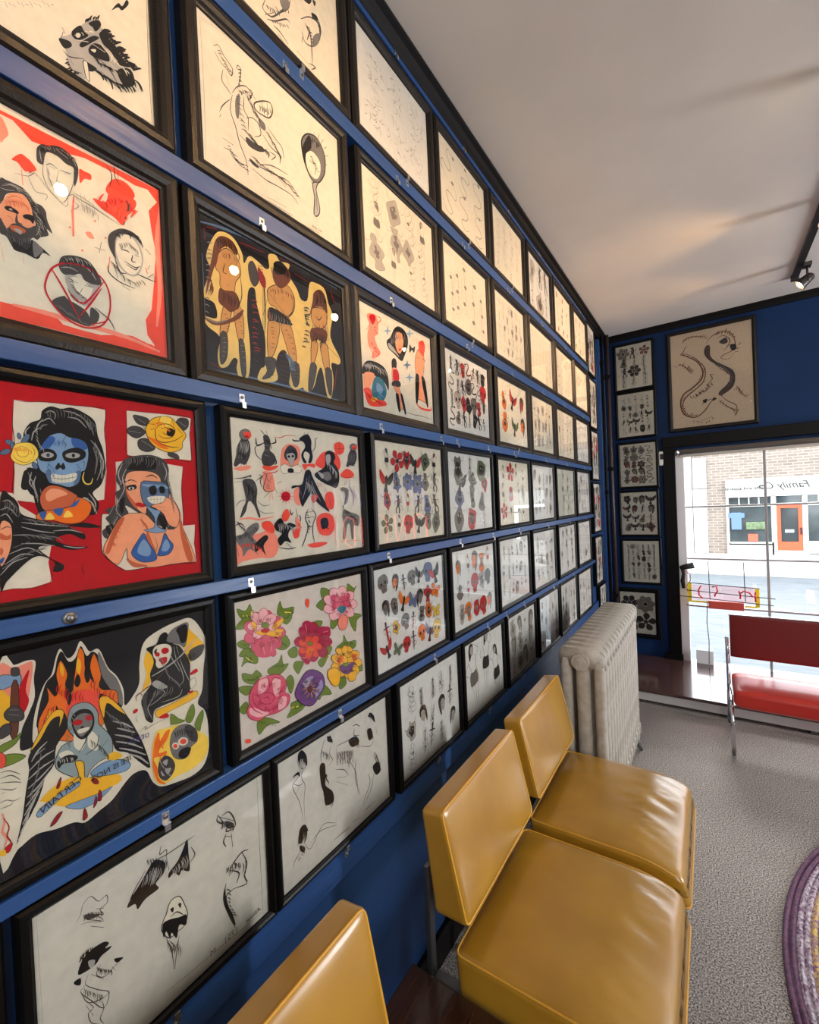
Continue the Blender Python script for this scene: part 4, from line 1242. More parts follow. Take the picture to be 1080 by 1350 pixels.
'warriors':'''28 2 0 1 1090 416 72 551 48 501 -73 13 -478 -74 -643 -793 -14 -618 -18
10 1 118 7 1063 221 48 457 47 738 -39
10 1 100 11 838 -8 -458 -4 -366
10 1 81 15 3 434 16 444 1 485 -10
21 1 68 37 1033 4 -90
21 1 69 55 1049 84 27
21 1 76 335 1065 239 25
21 1 90 884 1044 174 -6
21 1 103 1331 1064 51 -104
21 1 65 34 53 82 -27
21 1 77 378 1169 137 -19
21 1 86 727 1123 236 10
21 1 102 1369 318 -44 -215
1 1 58 428 689 60 2
27 1 41 683 391 90 -2
1 1 46 964 1152 101 -5
1 1 57 425 624 60 1
27 1 41 680 351 91 -3
1 1 46 963 1134 100 -5
1 1 57 421 559 60 0
27 1 41 678 311 90 -3
1 1 46 962 1117 100 -6
1 1 57 417 494 60 -1
27 1 41 675 271 91 -4
1 1 46 961 1100 100 -7
1 1 57 413 429 60 -2
27 1 41 673 231 90 -5
1 1 46 960 1082 100 -7
1 1 57 410 364 59 -3
27 1 41 671 191 90 -5
1 1 46 958 1065 101 -8
1 1 56 406 299 59 -4
27 1 41 668 151 90 -6
1 1 46 957 1047 101 -7
1 1 56 402 234 60 -5
27 1 41 666 112 90 -8
1 1 46 956 1030 101 -8
1 1 56 399 169 59 -5
27 1 41 663 72 90 -8
1 1 46 955 1012 101 -8
23 0 0 119 1019 72 58 89 -5 69 -82 15 -76 53 81 88 -12 61 -26 43 27 -4 103 77 34 43 -35 104 18 -18 -90 89 -94 45 -78 76 18 35 158 55 41 135 -7 48 -124 50 -104 -43 -217 120 -173 -19 -67 -104 -15 19 -148 -40 -181 -57 0 -53 248 -57 -52 -48 -128 -69 -71 -63 7 -11 17 -99 -38 -56 44 19 113 -37 155 -69 -18 -51 -120 15 -120 -110 -50 -92 7 36 93 44 45 13 227 -34 128 -33 125 -13 114 -61 -40 -22 -208 10 -163 0 -167 -28 -156 -76 -17 -25 60 13 68 -36 7 -57 -78 -62 -15 -12 91 24 131 -89 51 -37 64 108 20 -11 105 -81 17 3 62 58 161 -28 95
22 0 0 147 899 73 65 88 -42 22 -105 -51 -86 -23 -90 -107 -8 -2 109 -33 34
0 3 26 147 899 73 65 88 -42 22 -105 -51 -86 -23 -90 -107 -8 -2 109 -33 34
22 0 0 159 495 72 25 -26 -137 -51 -142 -34 21
0 3 26 159 495 72 25 -26 -137 -51 -142 -34 21
22 0 0 249 526 75 9 6 -211 -49 -47
0 3 27 249 526 75 9 6 -211 -49 -47
27 0 0 140 630 44 0 90 18 32 -86 -77 -75 -52 14 -51 30
0 3 17 140 630 44 0 90 18 32 -86 -77 -75 -52 14 -51 30
1 0 0 131 297 52 0 -9 -162 -48 -75 -13 59
0 3 26 131 297 52 0 -9 -162 -48 -75 -13 59
1 0 0 281 277 47 -4 5 -229 -39 -25
0 3 27 281 277 47 -4 5 -229 -39 -25
27 0 0 116 963 55 73 89 11 52 -58 -21 -42 -70 33 -65 -61 -31 -108 -29 -58 -69 -212 25 162 32 121
0 1 36 195 841 -21 -72 35 -1
0 1 36 236 779 46 2
0 1 34 37 728 37 -77 -30 -104
0 1 37 321 813 9 -160 -44 -131
0 1 36 204 686 9 -13
0 1 33 -6 370 106 -20 106 49 97 97 39 38
27 0 0 -6 377 107 -3 125 64 107 101 -32 -77 -131 -90 -104 -33
2 0 0 2 372 99 2 107 50 -108 -66
22 0 0 576 779 68 70 138 62 78 -62 5 -109 -53 -92 -71 -42 -86 61 -64 13
0 3 30 576 779 68 70 138 62 78 -62 5 -109 -53 -92 -71 -42 -86 61 -64 13
22 0 0 584 555 107 -19 -57 -230 -70 -88 -13 135
0 3 30 584 555 107 -19 -57 -230 -70 -88 -13 135
22 0 0 703 540 105 33 54 -280 -52 -68 -61 148
0 3 31 703 540 105 33 54 -280 -52 -68 -61 148
27 0 0 589 644 109 2 112 -36 -26 -44 -113 0 -99 -32
0 3 20 589 644 109 2 112 -36 -26 -44 -113 0 -99 -32
1 0 0 511 204 118 21 -41 -141 -108 -58 57 81
0 3 29 511 204 118 21 -41 -141 -108 -58 57 81
1 0 0 787 228 96 14 -11 -170 -62 -31
0 3 32 787 228 96 14 -11 -170 -62 -31
27 0 0 654 1002 70 75 90 -25 18 -85 -99 -111 -66 10 -29 59
0 1 41 576 779 189 -147
0 1 41 640 767 20 -28
0 1 43 729 782 21 -28
0 1 44 860 849 -21 -156 -98 -87
0 1 40 542 904 -29 -493
0 1 40 572 708 -51 -156
1 0 0 402 913 42 52 37 -52 16 -79 -44 -68 -38 36
0 3 29 402 913 42 52 37 -52 16 -79 -44 -68 -38 36
0 1 60 494 952 46 -84 6 -239 -16 -213
21 0 0 493 935 68 -58 -5 -89 -50 33
0 0 0 589 644 109 2 134 -65 -71 -23 -134 -7
0 0 0 656 1039 69 47 66 -26 -27 -65 -91 -38
22 0 0 1068 790 82 48 110 -2 -9 -123 -86 -67 -92 30
0 3 35 1068 790 82 48 110 -2 -9 -123 -86 -67 -92 30
22 0 0 1049 495 79 2 -36 -146 -58 -92
0 3 35 1049 495 79 2 -36 -146 -58 -92
22 0 0 1155 505 97 7 14 -218 -58 -33
0 3 36 1155 505 97 7 14 -218 -58 -33
27 0 0 1056 613 191 38 -22 -126 -94 12 -82 -42
0 3 23 1056 613 191 38 -22 -126 -94 12 -82 -42
1 0 0 1022 276 78 -1 -66 -208 -53 -30
0 3 34 1022 276 78 -1 -66 -208 -53 -30
1 0 0 1208 271 86 9 -15 -226 -42 12
0 3 36 1208 271 86 9 -15 -226 -42 12
27 0 0 1105 959 84 61 66 -45 18 -155 -67 37 -110 -38 -58 -97 48 152
0 1 47 1065 751 -79 -46 45 -81
0 1 50 1257 795 12 -238
0 1 48 1118 749 38 -27 44 54
0 1 49 1238 508 168 -78
0 1 35 124 986 14 -19 2 -27
0 1 35 133 994 16 -22 -2 -34
0 1 35 151 1011 16 -29 -6 -40
0 1 36 160 1018 23 -24 3 -41
0 1 36 174 1028 22 -21 3 -37
0 1 36 194 1031 19 -31 -4 -43
0 1 36 222 1035 16 -29 -4 -42
0 1 37 238 1036 18 -28 -4 -42
0 1 37 260 1038 19 -15 2 -28
0 1 37 278 1013 16 -19 -2 -32
0 1 37 292 998 12 -22 -6 -34
0 1 37 306 980 15 -29 -4 -40
27 1 42 52 702 -5 -30 -18 -31
27 1 42 60 691 -5 -25 -16 -26
27 1 42 66 680 -3 -24 -15 -26
27 1 42 72 671 3 -37 -17 -42
27 1 42 75 666 -2 -29 -15 -32
27 1 42 79 648 -3 -32 -19 -35
27 1 42 82 637 -4 -34 -20 -35
27 1 43 86 624 -5 -37 -22 -39
27 1 27 173 911 8 -14 -3 -20
27 1 27 186 916 11 -18 -4 -29
27 1 27 200 923 9 -18 -4 -25
27 1 27 220 930 13 -15 -1 -26
27 1 27 230 930 10 -16 -5 -25
27 1 28 270 927 10 -15 1 -21
27 1 28 288 925 11 -26 -7 -36
0 1 26 159 619 10 -37 -11 -47
0 1 26 171 618 12 -27 -5 -37
0 1 26 192 614 16 -30 -8 -45
0 1 27 199 614 16 -33 -6 -45
0 1 27 216 611 14 -35 -8 -46
0 1 27 227 613 12 -40 -12 -51
0 1 27 249 616 12 -42 -12 -53
0 1 27 267 618 6 -29 -11 -36
0 1 27 284 621 13 -31 -8 -39
27 1 26 167 447 9 3 8 0
27 1 26 174 419 18 8 14 -2
27 1 26 183 394 11 5 9 -2
27 1 26 183 362 16 5 14 -2
27 1 26 178 343 15 3 12 -5
27 1 26 172 319 14 4 12 -1
27 1 27 269 489 15 2 13 -2
27 1 27 282 454 9 0 7 -4
27 1 27 293 426 10 3 7 -3
27 1 27 299 401 10 2 5 -5
27 1 27 303 366 9 2 9 -2
27 1 27 305 346 8 2 7 -1
0 1 41 618 989 14 -17 -1 -27
0 1 42 634 1001 16 -19 -2 -31
0 1 42 648 1011 18 -19 -2 -31
0 1 42 670 1027 16 -27 -7 -40
0 1 42 691 1041 17 -16 0 -30
0 1 43 711 1048 13 -16 -2 -26
0 1 43 731 1044 19 -21 -2 -35
0 1 43 753 1041 22 -28 -5 -41
0 1 44 776 1038 21 -28 -5 -44
0 1 44 794 1034 15 -25 -7 -35
27 1 41 603 806 10 -12 -3 -18
27 1 41 629 816 6 -13 -1 -18
27 1 42 649 824 10 -23 -8 -31
27 1 42 676 834 15 -17 -2 -26
27 1 42 712 846 11 -14 -2 -22
27 1 43 728 847 11 -14 -2 -21
27 1 43 767 845 8 -11 -1 -19
27 1 43 790 847 10 -18 -4 -24
27 1 44 824 845 13 -21 -1 -28
2 1 30 589 607 0 -40 -22 -44
2 1 31 611 607 2 -38 -24 -44
2 1 31 637 609 1 -43 -22 -48
2 1 31 654 608 2 -33 -17 -39
2 1 31 678 609 6 -45 -23 -51
2 1 31 705 609 5 -33 -14 -36
2 1 32 725 604 9 -34 -16 -42
2 1 32 740 602 3 -29 -18 -35
2 1 32 770 597 7 -30 -11 -34
2 1 32 797 593 8 -25 -11 -32
27 1 30 590 478 18 7 15 -2
27 1 30 593 449 21 7 22 -1
27 1 30 594 428 17 6 15 -3
27 1 30 596 398 15 2 13 -5
27 1 30 588 343 20 7 20 -1
27 1 30 582 308 22 8 17 -1
27 1 32 741 503 19 6 13 -3
27 1 32 767 469 18 6 17 -1
27 1 32 779 449 24 7 21 -1
27 1 32 800 409 17 3 14 -3
27 1 32 807 365 19 4 16 -5
27 1 32 813 317 17 7 17 -2
0 1 48 1109 943 24 -36 -6 -53
0 1 48 1128 958 19 -46 -18 -61
0 1 49 1142 967 13 -54 -26 -68
0 1 49 1159 979 30 -40 -7 -60
0 1 49 1179 995 14 -31 -11 -41
0 1 49 1198 994 16 -42 -17 -56
0 1 50 1214 982 21 -46 -17 -62
0 1 50 1227 973 33 -46 -10 -66
0 1 50 1240 961 12 -31 -14 -43
0 1 35 1074 597 13 -35 -13 -43
0 1 35 1094 595 18 -49 -17 -60
0 1 36 1115 592 8 -47 -25 -54
0 1 36 1142 588 14 -31 -11 -41
0 1 36 1155 586 15 -29 -8 -38
0 1 36 1177 590 10 -62 -32 -72
0 1 36 1186 593 5 -44 -25 -49
0 1 37 1200 597 5 -40 -25 -45
0 1 37 1219 603 14 -46 -18 -53
0 1 29 501 164 34 17 36 4
0 1 29 514 145 23 12 26 3
0 1 29 527 120 28 10 25 -1
0 1 29 534 98 23 7 21 -2
0 1 29 524 70 38 13 39 -2
0 1 29 516 45 28 10 25 -2
0 1 32 797 201 29 13 31 3
0 1 32 806 163 29 10 31 2
0 1 32 813 124 32 11 31 -1
0 1 32 816 99 25 13 21 1
0 1 32 822 76 29 14 29 2
27 1 35 1064 654 7 -15 -4 -19
27 1 35 1086 661 11 -22 -4 -29
27 1 36 1148 680 10 -14 -4 -21
27 1 37 1198 696 12 -22 -5 -27
27 1 37 1222 694 7 -20 -7 -24
27 1 37 1233 693 7 -20 -7 -26
21 1 40 506 952 14 3 12 -4
21 1 40 512 928 13 3 12 -2
21 1 40 516 912 14 1 10 -5
21 1 40 524 874 14 -1 12 -6
21 1 40 525 855 16 5 13 -3
21 1 40 530 811 15 2 12 -3
2 1 26 137 258 20 9 19 1
2 1 26 139 224 18 8 15 1
2 1 26 139 191 14 5 12 0
2 1 25 132 154 15 6 14 -1
2 1 25 126 121 13 5 12 0
2 1 27 290 242 16 9 16 0
2 1 27 297 198 15 7 16 3
2 1 27 306 156 13 5 14 0
2 1 27 307 110 12 6 13 0
2 1 27 308 89 15 9 17 0
21 1 48 408 638 32 10 30 -3
21 1 48 410 602 24 5 15 -7
21 1 48 413 583 34 10 29 -5
21 1 48 416 540 34 14 32 -2
21 1 47 415 493 24 1 17 -8
21 1 47 414 472 34 10 30 -4
21 1 47 407 425 22 2 18 -7
21 1 47 403 375 36 12 32 -2
21 1 47 399 342 30 10 25 -4
21 1 47 406 300 22 5 20 -3
21 1 47 414 261 34 9 30 -6
21 1 47 416 238 31 9 26 1
10 1 52 724 291 27 3 20 -9
10 1 52 732 280 33 5 27 -8
10 1 52 738 269 35 9 33 -3
10 1 53 742 261 38 8 30 -8
10 1 53 749 252 39 6 30 -11
10 1 53 757 241 38 9 33 -4
10 1 53 764 232 40 10 37 -6
10 1 53 765 218 35 6 31 -7
10 1 53 766 201 29 5 23 -7
10 1 53 768 191 31 11 30 -2
10 1 53 770 180 35 7 33 -7
10 1 53 771 166 33 11 34 -1
27 1 59 1035 1290 26 7 21 -2
27 1 60 1071 1286 43 21 40 6
27 1 60 1094 1283 38 14 32 1
27 1 61 1136 1278 32 12 27 0
27 1 62 1178 1273 42 16 39 0
27 1 62 1202 1269 31 7 22 -5
27 1 63 1246 1262 45 17 37 -1
27 1 63 1267 1255 49 16 43 0
27 1 64 1298 1245 29 12 26 1
27 1 64 1317 1239 32 9 26 -1
27 1 65 1348 1229 35 9 26 -6
27 1 65 1382 1219 33 13 30 2
2 1 43 48 930 25 10 22 -1
2 1 42 43 873 22 11 20 0
2 1 42 40 842 29 13 24 -1
2 1 42 37 807 28 16 27 0
2 1 42 33 759 24 10 20 -3
2 1 42 30 719 20 7 18 -4
2 1 42 26 667 20 8 18 -1
2 1 41 22 615 24 9 22 -2
2 1 41 17 569 29 11 23 -2
2 1 41 13 514 20 6 16 -3
2 1 41 9 466 21 2 17 -7
2 1 41 6 415 18 1 14 -9
1 1 57 965 768 38 16 33 -1
1 1 57 968 749 26 8 23 -3
1 1 57 971 710 41 13 33 -4
1 1 57 973 695 28 9 22 -4
1 1 57 976 675 28 8 23 -4
1 1 57 979 638 28 3 20 -9
1 1 57 981 624 28 7 25 -4
1 1 57 964 565 33 7 28 -7
1 1 57 955 528 32 6 28 -5
1 1 56 945 492 30 3 25 -9
1 1 56 935 455 41 15 40 0
1 1 56 925 416 25 3 22 -7''',
'girls':'''20 0 0 153 1031 127 33 59 -71 -25 -129 -53 -55 42 -89 44 -69 -103 -76 -47 -2 22 85 -75 38 -7 115 39 110 -28 50
5 0 0 183 1022 81 37 29 -41 -54 -77 -45 26
19 1 67 279 1054 114 -3 -88 -89
19 1 64 124 847 69 99
19 1 67 318 926 12 -57
19 1 64 144 696 72 -79 -20 -54
19 1 66 269 691 79 -29 -87 -73
0 0 0 478 830 74 63 80 119 95 62 113 -9 72 -67 -9 -113 -90 -156 -61 -59 -143 50 -103 35
11 0 0 664 969 95 39 54 -39 -18 -136 -74 -84 -68 67
0 1 44 668 916 60 24
0 1 45 765 934 47 17
5 0 0 706 799 58 22 -33 -37
3 0 0 511 819 103 -35 103 -79 -71 24 -122 31
0 0 0 19 412 81 97 158 29 161 -32 60 -110 -9 -127 -63 70 -130 34 -125 12 -123 -28
11 0 0 45 361 109 44 76 -23 -88 -137 -94 -38
26 0 0 229 362 146 1 58 -121 -76 -116 -163 -29 -42 72
9 0 0 273 312 95 -42 -38 -68 -79 25
19 0 0 33 204 108 21 56 -88 194 -6 13 -49 -277 -45 -83 112
7 0 0 134 126 126 13 -67 -52
0 1 49 36 455 188 55 192 -46
3 1 50 65 443 189 44 159 -64
0 0 0 560 633 63 37 33 -45 -25 -91 -71 5
11 0 0 560 539 108 4 5 -170 63 -139 9 -128 -75 -12 -42 163 -65 93
0 3 28 560 539 108 4 5 -170 63 -139 9 -128 -75 -12 -42 163 -65 93
5 0 0 576 522 99 11 13 -104 -104 -43
0 0 0 566 393 129 27 14 -62 -165 -22
0 0 0 608 243 56 10 27 -178 -42 -10
0 0 0 705 261 45 -3 57 -191 -35 -12
11 0 0 1127 900 131 36 4 -210 -34 -148 31 -157 53 -155 -194 13 -82 9 22 276 -6 180
0 3 32 1127 900 131 36 4 -210 -34 -148 31 -157 53 -155 -194 13 -82 9 22 276 -6 180
19 0 0 1156 1000 112 55 37 -83 -53 -108 -84 24
0 0 0 1050 562 83 -4 -51 -308 -50 -8
0 0 0 1184 557 86 -5 54 -307 -45 -8
19 1 140 1030 219 122 -49 221 11 13 50
0 1 32 1077 796 171 20
9 2 0 590 978 -69 -33 -22 -52 -14 41 -65 -7 67 32 21 53 15 -42
9 2 0 1055 1085 -80 -37 -24 -56 -16 44 -75 -9 77 36 24 57 16 -45
10 2 0 969 675 -78 -32 -23 -54 -16 44 -73 -4 75 31 24 55 16 -45
9 2 0 1010 531 -79 -30 -24 -54 -16 45 -74 -3 76 30 24 54 17 -45
0 0 0 945 919 58 -29 64 40 -27 -87 -47 22 -56 -49
25 1 45 819 73 158 -9 166 8 243 -8
2 1 57 562 886 7 -36 -24 -42
2 1 57 577 905 7 -44 -32 -54
2 1 57 608 941 10 -54 -37 -65
2 1 58 624 961 29 -51 -24 -66
2 1 58 648 989 25 -45 -23 -62
2 1 58 671 1013 18 -58 -31 -71
2 1 59 716 1016 6 -58 -38 -69
2 1 59 742 1018 14 -57 -39 -71
2 1 60 779 1020 20 -31 -14 -43
2 1 61 836 1024 13 -35 -19 -43
3 1 49 36 455 41 -11 20 -27
3 1 50 58 464 35 -7 20 -21
3 1 50 79 473 33 -10 14 -20
3 1 50 98 480 37 -30 3 -45
3 1 50 107 484 39 -16 16 -30
3 1 51 129 493 20 -27 -6 -34
3 1 51 145 499 23 -24 -2 -34
3 1 51 161 505 42 -22 13 -38
3 1 52 217 500 33 -20 7 -32
3 1 52 248 498 43 -30 10 -46
3 1 52 274 496 46 -29 13 -46
3 1 53 319 493 23 -35 -10 -47
3 1 53 345 491 41 -25 10 -41
3 1 54 391 487 39 -22 14 -36
5 1 39 174 992 32 8 25 -2
5 1 39 186 982 29 7 21 -5
5 1 39 201 973 19 2 12 -4
5 1 39 219 961 32 10 29 -1
5 1 39 225 957 16 1 12 -2
5 1 39 247 910 22 9 23 1
5 1 40 255 890 19 -2 12 -8
5 1 40 269 863 32 3 29 -3
5 1 39 180 724 25 5 19 -3
5 1 39 198 711 16 5 12 -1
5 1 39 227 688 26 5 19 -3
5 1 39 236 680 29 6 22 -2
5 1 39 250 658 17 2 12 0
5 1 39 256 648 33 6 25 -5
12 1 65 1131 899 17 0 12 -8
12 1 65 1152 893 42 0 29 -13
12 1 65 1176 886 22 1 12 -8
12 1 66 1201 879 44 -1 25 -12
12 1 66 1209 872 43 -6 21 -18
12 1 66 1221 854 35 2 21 -12
12 1 66 1232 828 25 -10 12 -18
12 1 66 1239 809 43 -3 25 -20
9 1 65 246 300 55 -3 41 -20
9 1 65 265 286 31 -10 15 -21
9 1 65 280 275 29 -2 22 -12
9 1 66 292 265 26 -7 15 -15
9 1 66 297 244 36 1 26 -11
9 1 65 289 229 30 -1 22 -8
9 1 65 277 188 55 -2 42 -21
9 1 65 265 164 42 -7 25 -20
5 1 62 54 164 27 -3 18 -10
5 1 62 72 156 26 -7 11 -17
5 1 62 86 149 30 -6 18 -15
5 1 62 113 136 20 -12 5 -21
5 1 63 134 126 27 -3 18 -12
5 1 63 173 119 28 0 19 -9
5 1 64 211 114 24 -7 12 -18
5 1 65 255 110 28 -13 8 -25
5 1 65 296 103 32 -11 15 -22
12 1 42 584 348 18 2 15 -2
12 1 43 607 317 14 1 15 -2
12 1 43 627 291 14 1 14 -4
12 1 43 649 255 26 5 26 -4
12 1 43 682 199 15 2 14 -2
12 1 43 691 181 19 1 18 -3''',
'owls':'''1 0 0 104 982 42 5 26 -34 3 -73 -25 -62 -30 -38 -40 9 -35 -25 -20 11 24 72 10 60
0 3 19 104 982 42 5 26 -34 3 -73 -25 -62 -30 -38 -40 9 -35 -25 -20 11 24 72 10 60
3 1 19 67 919 -19 -96
3 1 19 87 921 -18 -97
3 1 19 108 923 -17 -97
3 1 19 128 925 -15 -98
3 1 20 149 926 -14 -97
2 0 0 190 1022 -18 -33 -38 -17 -37 9 -13 29 17 32 38 17 37 -8
0 3 20 190 1022 -18 -33 -38 -17 -37 9 -13 29 17 32 38 17 37 -8
19 0 0 121 1032 63 7 5 -36 -43 -16
5 0 0 169 1004 -6 -8 -14 -4 -14 1 -5 6 6 8 14 4 14 -1
0 1 32 93 784 -15 -30
0 1 32 132 792 15 -29
20 0 0 24 751 137 25 6 -24 -64 -21 -53 3
1 0 0 1366 999 43 3 29 -26 3 -58 -25 -51 -33 -31 -41 7 -38 -21 -20 9 24 58 10 49
0 3 29 1366 999 43 3 29 -26 3 -58 -25 -51 -33 -31 -41 7 -38 -21 -20 9 24 58 10 49
3 1 28 1326 948 -19 -78
3 1 29 1349 949 -19 -77
3 1 29 1370 951 -17 -78
3 1 29 1391 952 -15 -77
3 1 29 1412 954 -12 -78
2 0 0 1456 1032 -18 -27 -41 -14 -38 8 -14 23 17 26 40 14 39 -7
0 3 30 1456 1032 -18 -27 -41 -14 -38 8 -14 23 17 26 40 14 39 -7
19 0 0 1383 1040 67 5 5 -28 -46 -15
5 0 0 1434 1017 -6 -6 -15 -4 -14 1 -6 5 6 6 15 4 15 -1
0 1 48 1355 839 -15 -24
0 1 48 1395 846 18 -23
1 0 0 306 1022 46 5 20 -49 -11 -65 44 -35 13 -50 -49 -42 -76 3 -11 68 34 65
0 3 21 306 1022 46 5 20 -49 -11 -65 44 -35 13 -50 -49 -42 -76 3 -11 68 34 65
0 1 35 329 1024 -35 34 -15 11
0 1 35 345 1032 -6 38
0 1 70 319 973 -76 -32 -11 61
0 1 64 372 965 55 18 -5 38
0 1 41 295 820 -57 34 -19 60 24 27
0 1 63 323 797 -16 -26
0 1 64 405 865 20 -50 -25 -21
5 1 29 414 1027 64 0 67 27 103 4
19 0 0 285 782 83 -2 72 10 -26 -27 -63 -22 -53 10
3 1 21 302 946 61 6
3 1 21 292 908 61 -2
3 1 21 298 871 60 -9
20 0 0 478 897 28 54 69 33 102 -18 13 -81 -21 -56 -40 -83 -119 -5 -47 37
1 0 0 510 886 28 55 44 30 59 -28 14 -60 -29 -36 -60 -10 -42 10
0 3 22 510 886 28 55 44 30 59 -28 14 -60 -29 -36 -60 -10 -42 10
3 0 0 536 894 68 15 24 -28 -20 -55 -29 -42 -23 39 -19 38
0 3 15 536 894 68 15 24 -28 -20 -55 -29 -42 -23 39 -19 38
0 0 0 573 874 -4 -8 -10 -3 -10 2 -3 8 4 7 10 4 10 -2
0 0 0 616 880 -4 -8 -10 -4 -10 3 -3 7 4 8 10 4 10 -3
4 0 0 463 778 51 29 65 -23 71 24 51 -32 -38 -42 -86 10 -85 -23
0 3 15 463 778 51 29 65 -23 71 24 51 -32 -38 -42 -86 10 -85 -23
0 0 0 545 769 51 2 6 -33 -59 -2
0 0 0 682 1035 56 40 56 13 34 -53 -5 -70 14 -70 -22 -57 -37 -3 23 72 -54 24 -21 -43 33 -54 -36 -2 -23 67 49 73 -15 40
0 1 63 708 1023 -80 -7 -25 11
0 1 41 820 922 52 61 4 71 30 10
0 1 40 738 1075 20 30
0 1 40 775 1083 24 26
19 0 0 703 811 55 9 94 6 -2 -36 -75 10 -39 -36
19 0 0 870 812 45 89 82 49 124 2 71 -62 -6 -92 -98 -34
0 0 0 995 921 44 40 61 -10 29 -51 -25 -46 59 -72 4 -105 -47 -68 -83 21 -118 41 -73 55 80 46 63 46
0 3 17 995 921 44 40 61 -10 29 -51 -25 -46 59 -72 4 -105 -47 -68 -83 21 -118 41 -73 55 80 46 63 46
3 0 0 1005 914 52 11 6 -58 -44 -47 -17 43
2 0 0 923 729 103 33 37 -58 -64 -31
3 0 0 886 756 77 -26 -22 -37
19 0 0 1127 1035 88 23 52 -41 -26 -63 -78 -21 -40 42
0 1 27 1194 1071 -10 -152
0 1 27 1124 990 131 8
0 1 27 1192 1041 -42 26
19 0 0 1205 754 81 49 79 -28 20 -46 -106 -26 -87 20
1 1 37 1192 715 204 -1
1 0 0 92 653 50 19 55 -17 25 -73 -13 -99 30 -100 -15 -18 -38 94 -48 37 -32 -83 -50 -46 24 71 31 59 -9 84
1 1 46 156 678 15 19 -71 -20 -81 -8
2 1 37 18 639 81 14
0 1 33 212 655 60 39 -29 12
2 1 31 20 451 43 46 69 12
2 1 33 217 495 56 -38 61 5
2 1 34 227 421 58 -27 92 3
2 1 33 141 654 -23 -145
2 1 33 168 642 -8 -146
2 1 33 196 630 -1 -134
20 1 88 42 356 96 7 85 -16 152 18
20 0 0 289 732 76 -9 27 -64 -4 -77 -78 -13 -27 50
1 1 41 274 732 44 -24 -18 -51 -19 -63 44 -25 63 13
1 1 42 380 710 -34 -52
1 1 41 288 707 -33 -51 12 -49
1 1 43 422 634 42 27
1 1 41 277 519 63 50
1 1 43 389 608 29 -51
20 1 63 347 557 -11 -64
20 1 63 363 570 4 -64
5 1 34 303 714 93 16 49 21
5 0 0 555 530 -16 -30 -36 -12 -34 13 -13 30 16 29 36 12 34 -12
19 1 45 559 530 25 0
19 1 45 551 507 21 -10
19 1 45 529 492 11 -19
19 1 44 502 486 -1 -21
19 1 44 477 493 -15 -18
19 1 44 458 508 -22 -10
19 1 44 453 531 -24 0
19 1 44 461 553 -21 10
19 1 44 481 568 -10 19
19 1 44 508 575 1 21
19 1 45 534 569 15 18
19 1 45 553 553 23 10
0 1 29 472 531 66 -1
20 0 0 601 584 72 27 11 -109 -39 -54 -50 41
0 0 0 735 750 57 16 33 -69 69 -112 90 -145 27 -59 -107 61 -73 58 -34 57 -79 -83 -38 -34 -30 89 5 82 -79 -14 11 27 105 15
3 1 32 750 695 -25 -111 -41 -82
3 1 32 779 710 -16 -98
3 1 33 804 669 32 -84 71 -100
3 1 31 654 597 23 -54
19 0 0 795 529 77 13 -23 -56 -39 -14
1 1 56 751 418 -42 -82 31 -84 -62 -133 -20 -33
1 1 57 788 417 53 -59 -43 -82 -6 -84 14 -85
1 1 55 709 336 112 9
1 1 55 722 253 84 8
1 1 56 749 390 56 -2
19 0 0 731 100 152 7 88 -16 -91 -27 -114 5
19 0 0 970 542 84 29 37 -74 -27 -89 -81 17
19 0 0 1072 467 -16 -41 -33 -16 -31 18 -10 41 15 41 33 17 32 -17
0 1 26 992 556 52 -132
19 0 0 859 343 101 32 99 -40 14 -105 -67 -69 -119 17 -43 81
0 0 0 896 313 80 11 16 -74 -82 -24
20 1 41 869 201 -3 -57
20 1 42 896 199 -3 -57
20 1 42 924 197 -4 -58
20 1 43 952 195 -4 -58
20 1 43 980 192 -4 -58
20 1 43 1008 190 -4 -58
20 1 44 1037 188 -4 -58
19 1 50 879 656 17 -42
19 1 50 908 650 17 -36
19 1 51 974 600 18 -44
20 0 0 4 158 98 63 114 15 121 16 72 -108 -54 -110 -150 6 -141 -7 -68 -15
19 0 0 250 321 76 8 43 -53 -18 -50 -89 44
2 0 0 8 228 68 19 58 56 73 20 11 -50 -60 -57 39 -52 -44 -33 53 -67 -82 58 -58 -53 -10 60 -37 51
0 0 0 198 176 76 43 29 -27 -49 -59 18 -77 -48 56 -45 -20 -11 50
0 1 43 6 311 47 15 39 -33
1 1 38 34 214 24 -37
1 1 39 105 281 57 8
1 1 39 116 219 25 -50
1 1 40 211 150 46 33
1 1 37 16 133 10 -60
1 1 42 338 278 29 -41
0 0 0 371 301 66 48 46 -55 50 11 66 -31 -70 -35 -20 -52 30 -55 -65 19 -51 -34 -29 54 51 48 -62 30
19 0 0 455 374 52 51 30 -54 -36 -51 -41 8
19 0 0 563 236 69 9 -4 -67 -52 -10
1 1 52 540 424 14 -54 19 26
1 1 53 608 422 14 -68
1 1 54 640 367 16 -28 -22 -67
1 1 50 406 105 97 -23 85 5
1 1 50 432 271 99 7
1 1 51 489 136 64 -59
20 0 0 604 355 49 -57 -22 -66 -32 42
2 0 0 1193 420 70 44 31 123 -87 30 -24 -30 64 -31 -31 -122 -29 -105 18 -62 -21 -150 33 -3 30 120 47 13 13 -141 27 -2 16 124 71 -4 18 94 -69 34 -68 18
31 1 66 1326 712 -7 -94 52 -93 -30 -94
31 1 65 1278 680 -48 -47
31 1 67 1364 603 40 -110
31 1 57 797 557 27 -170
20 1 72 1149 90 273 -17
20 1 53 1103 363 -23 -193 11 -150
3 1 26 81 961 8 -29 -10 -31
3 1 26 90 958 7 -34 -12 -37
3 1 26 105 956 7 -42 -14 -43
3 1 26 112 954 17 -40 -7 -46
3 1 26 125 957 15 -39 -8 -42
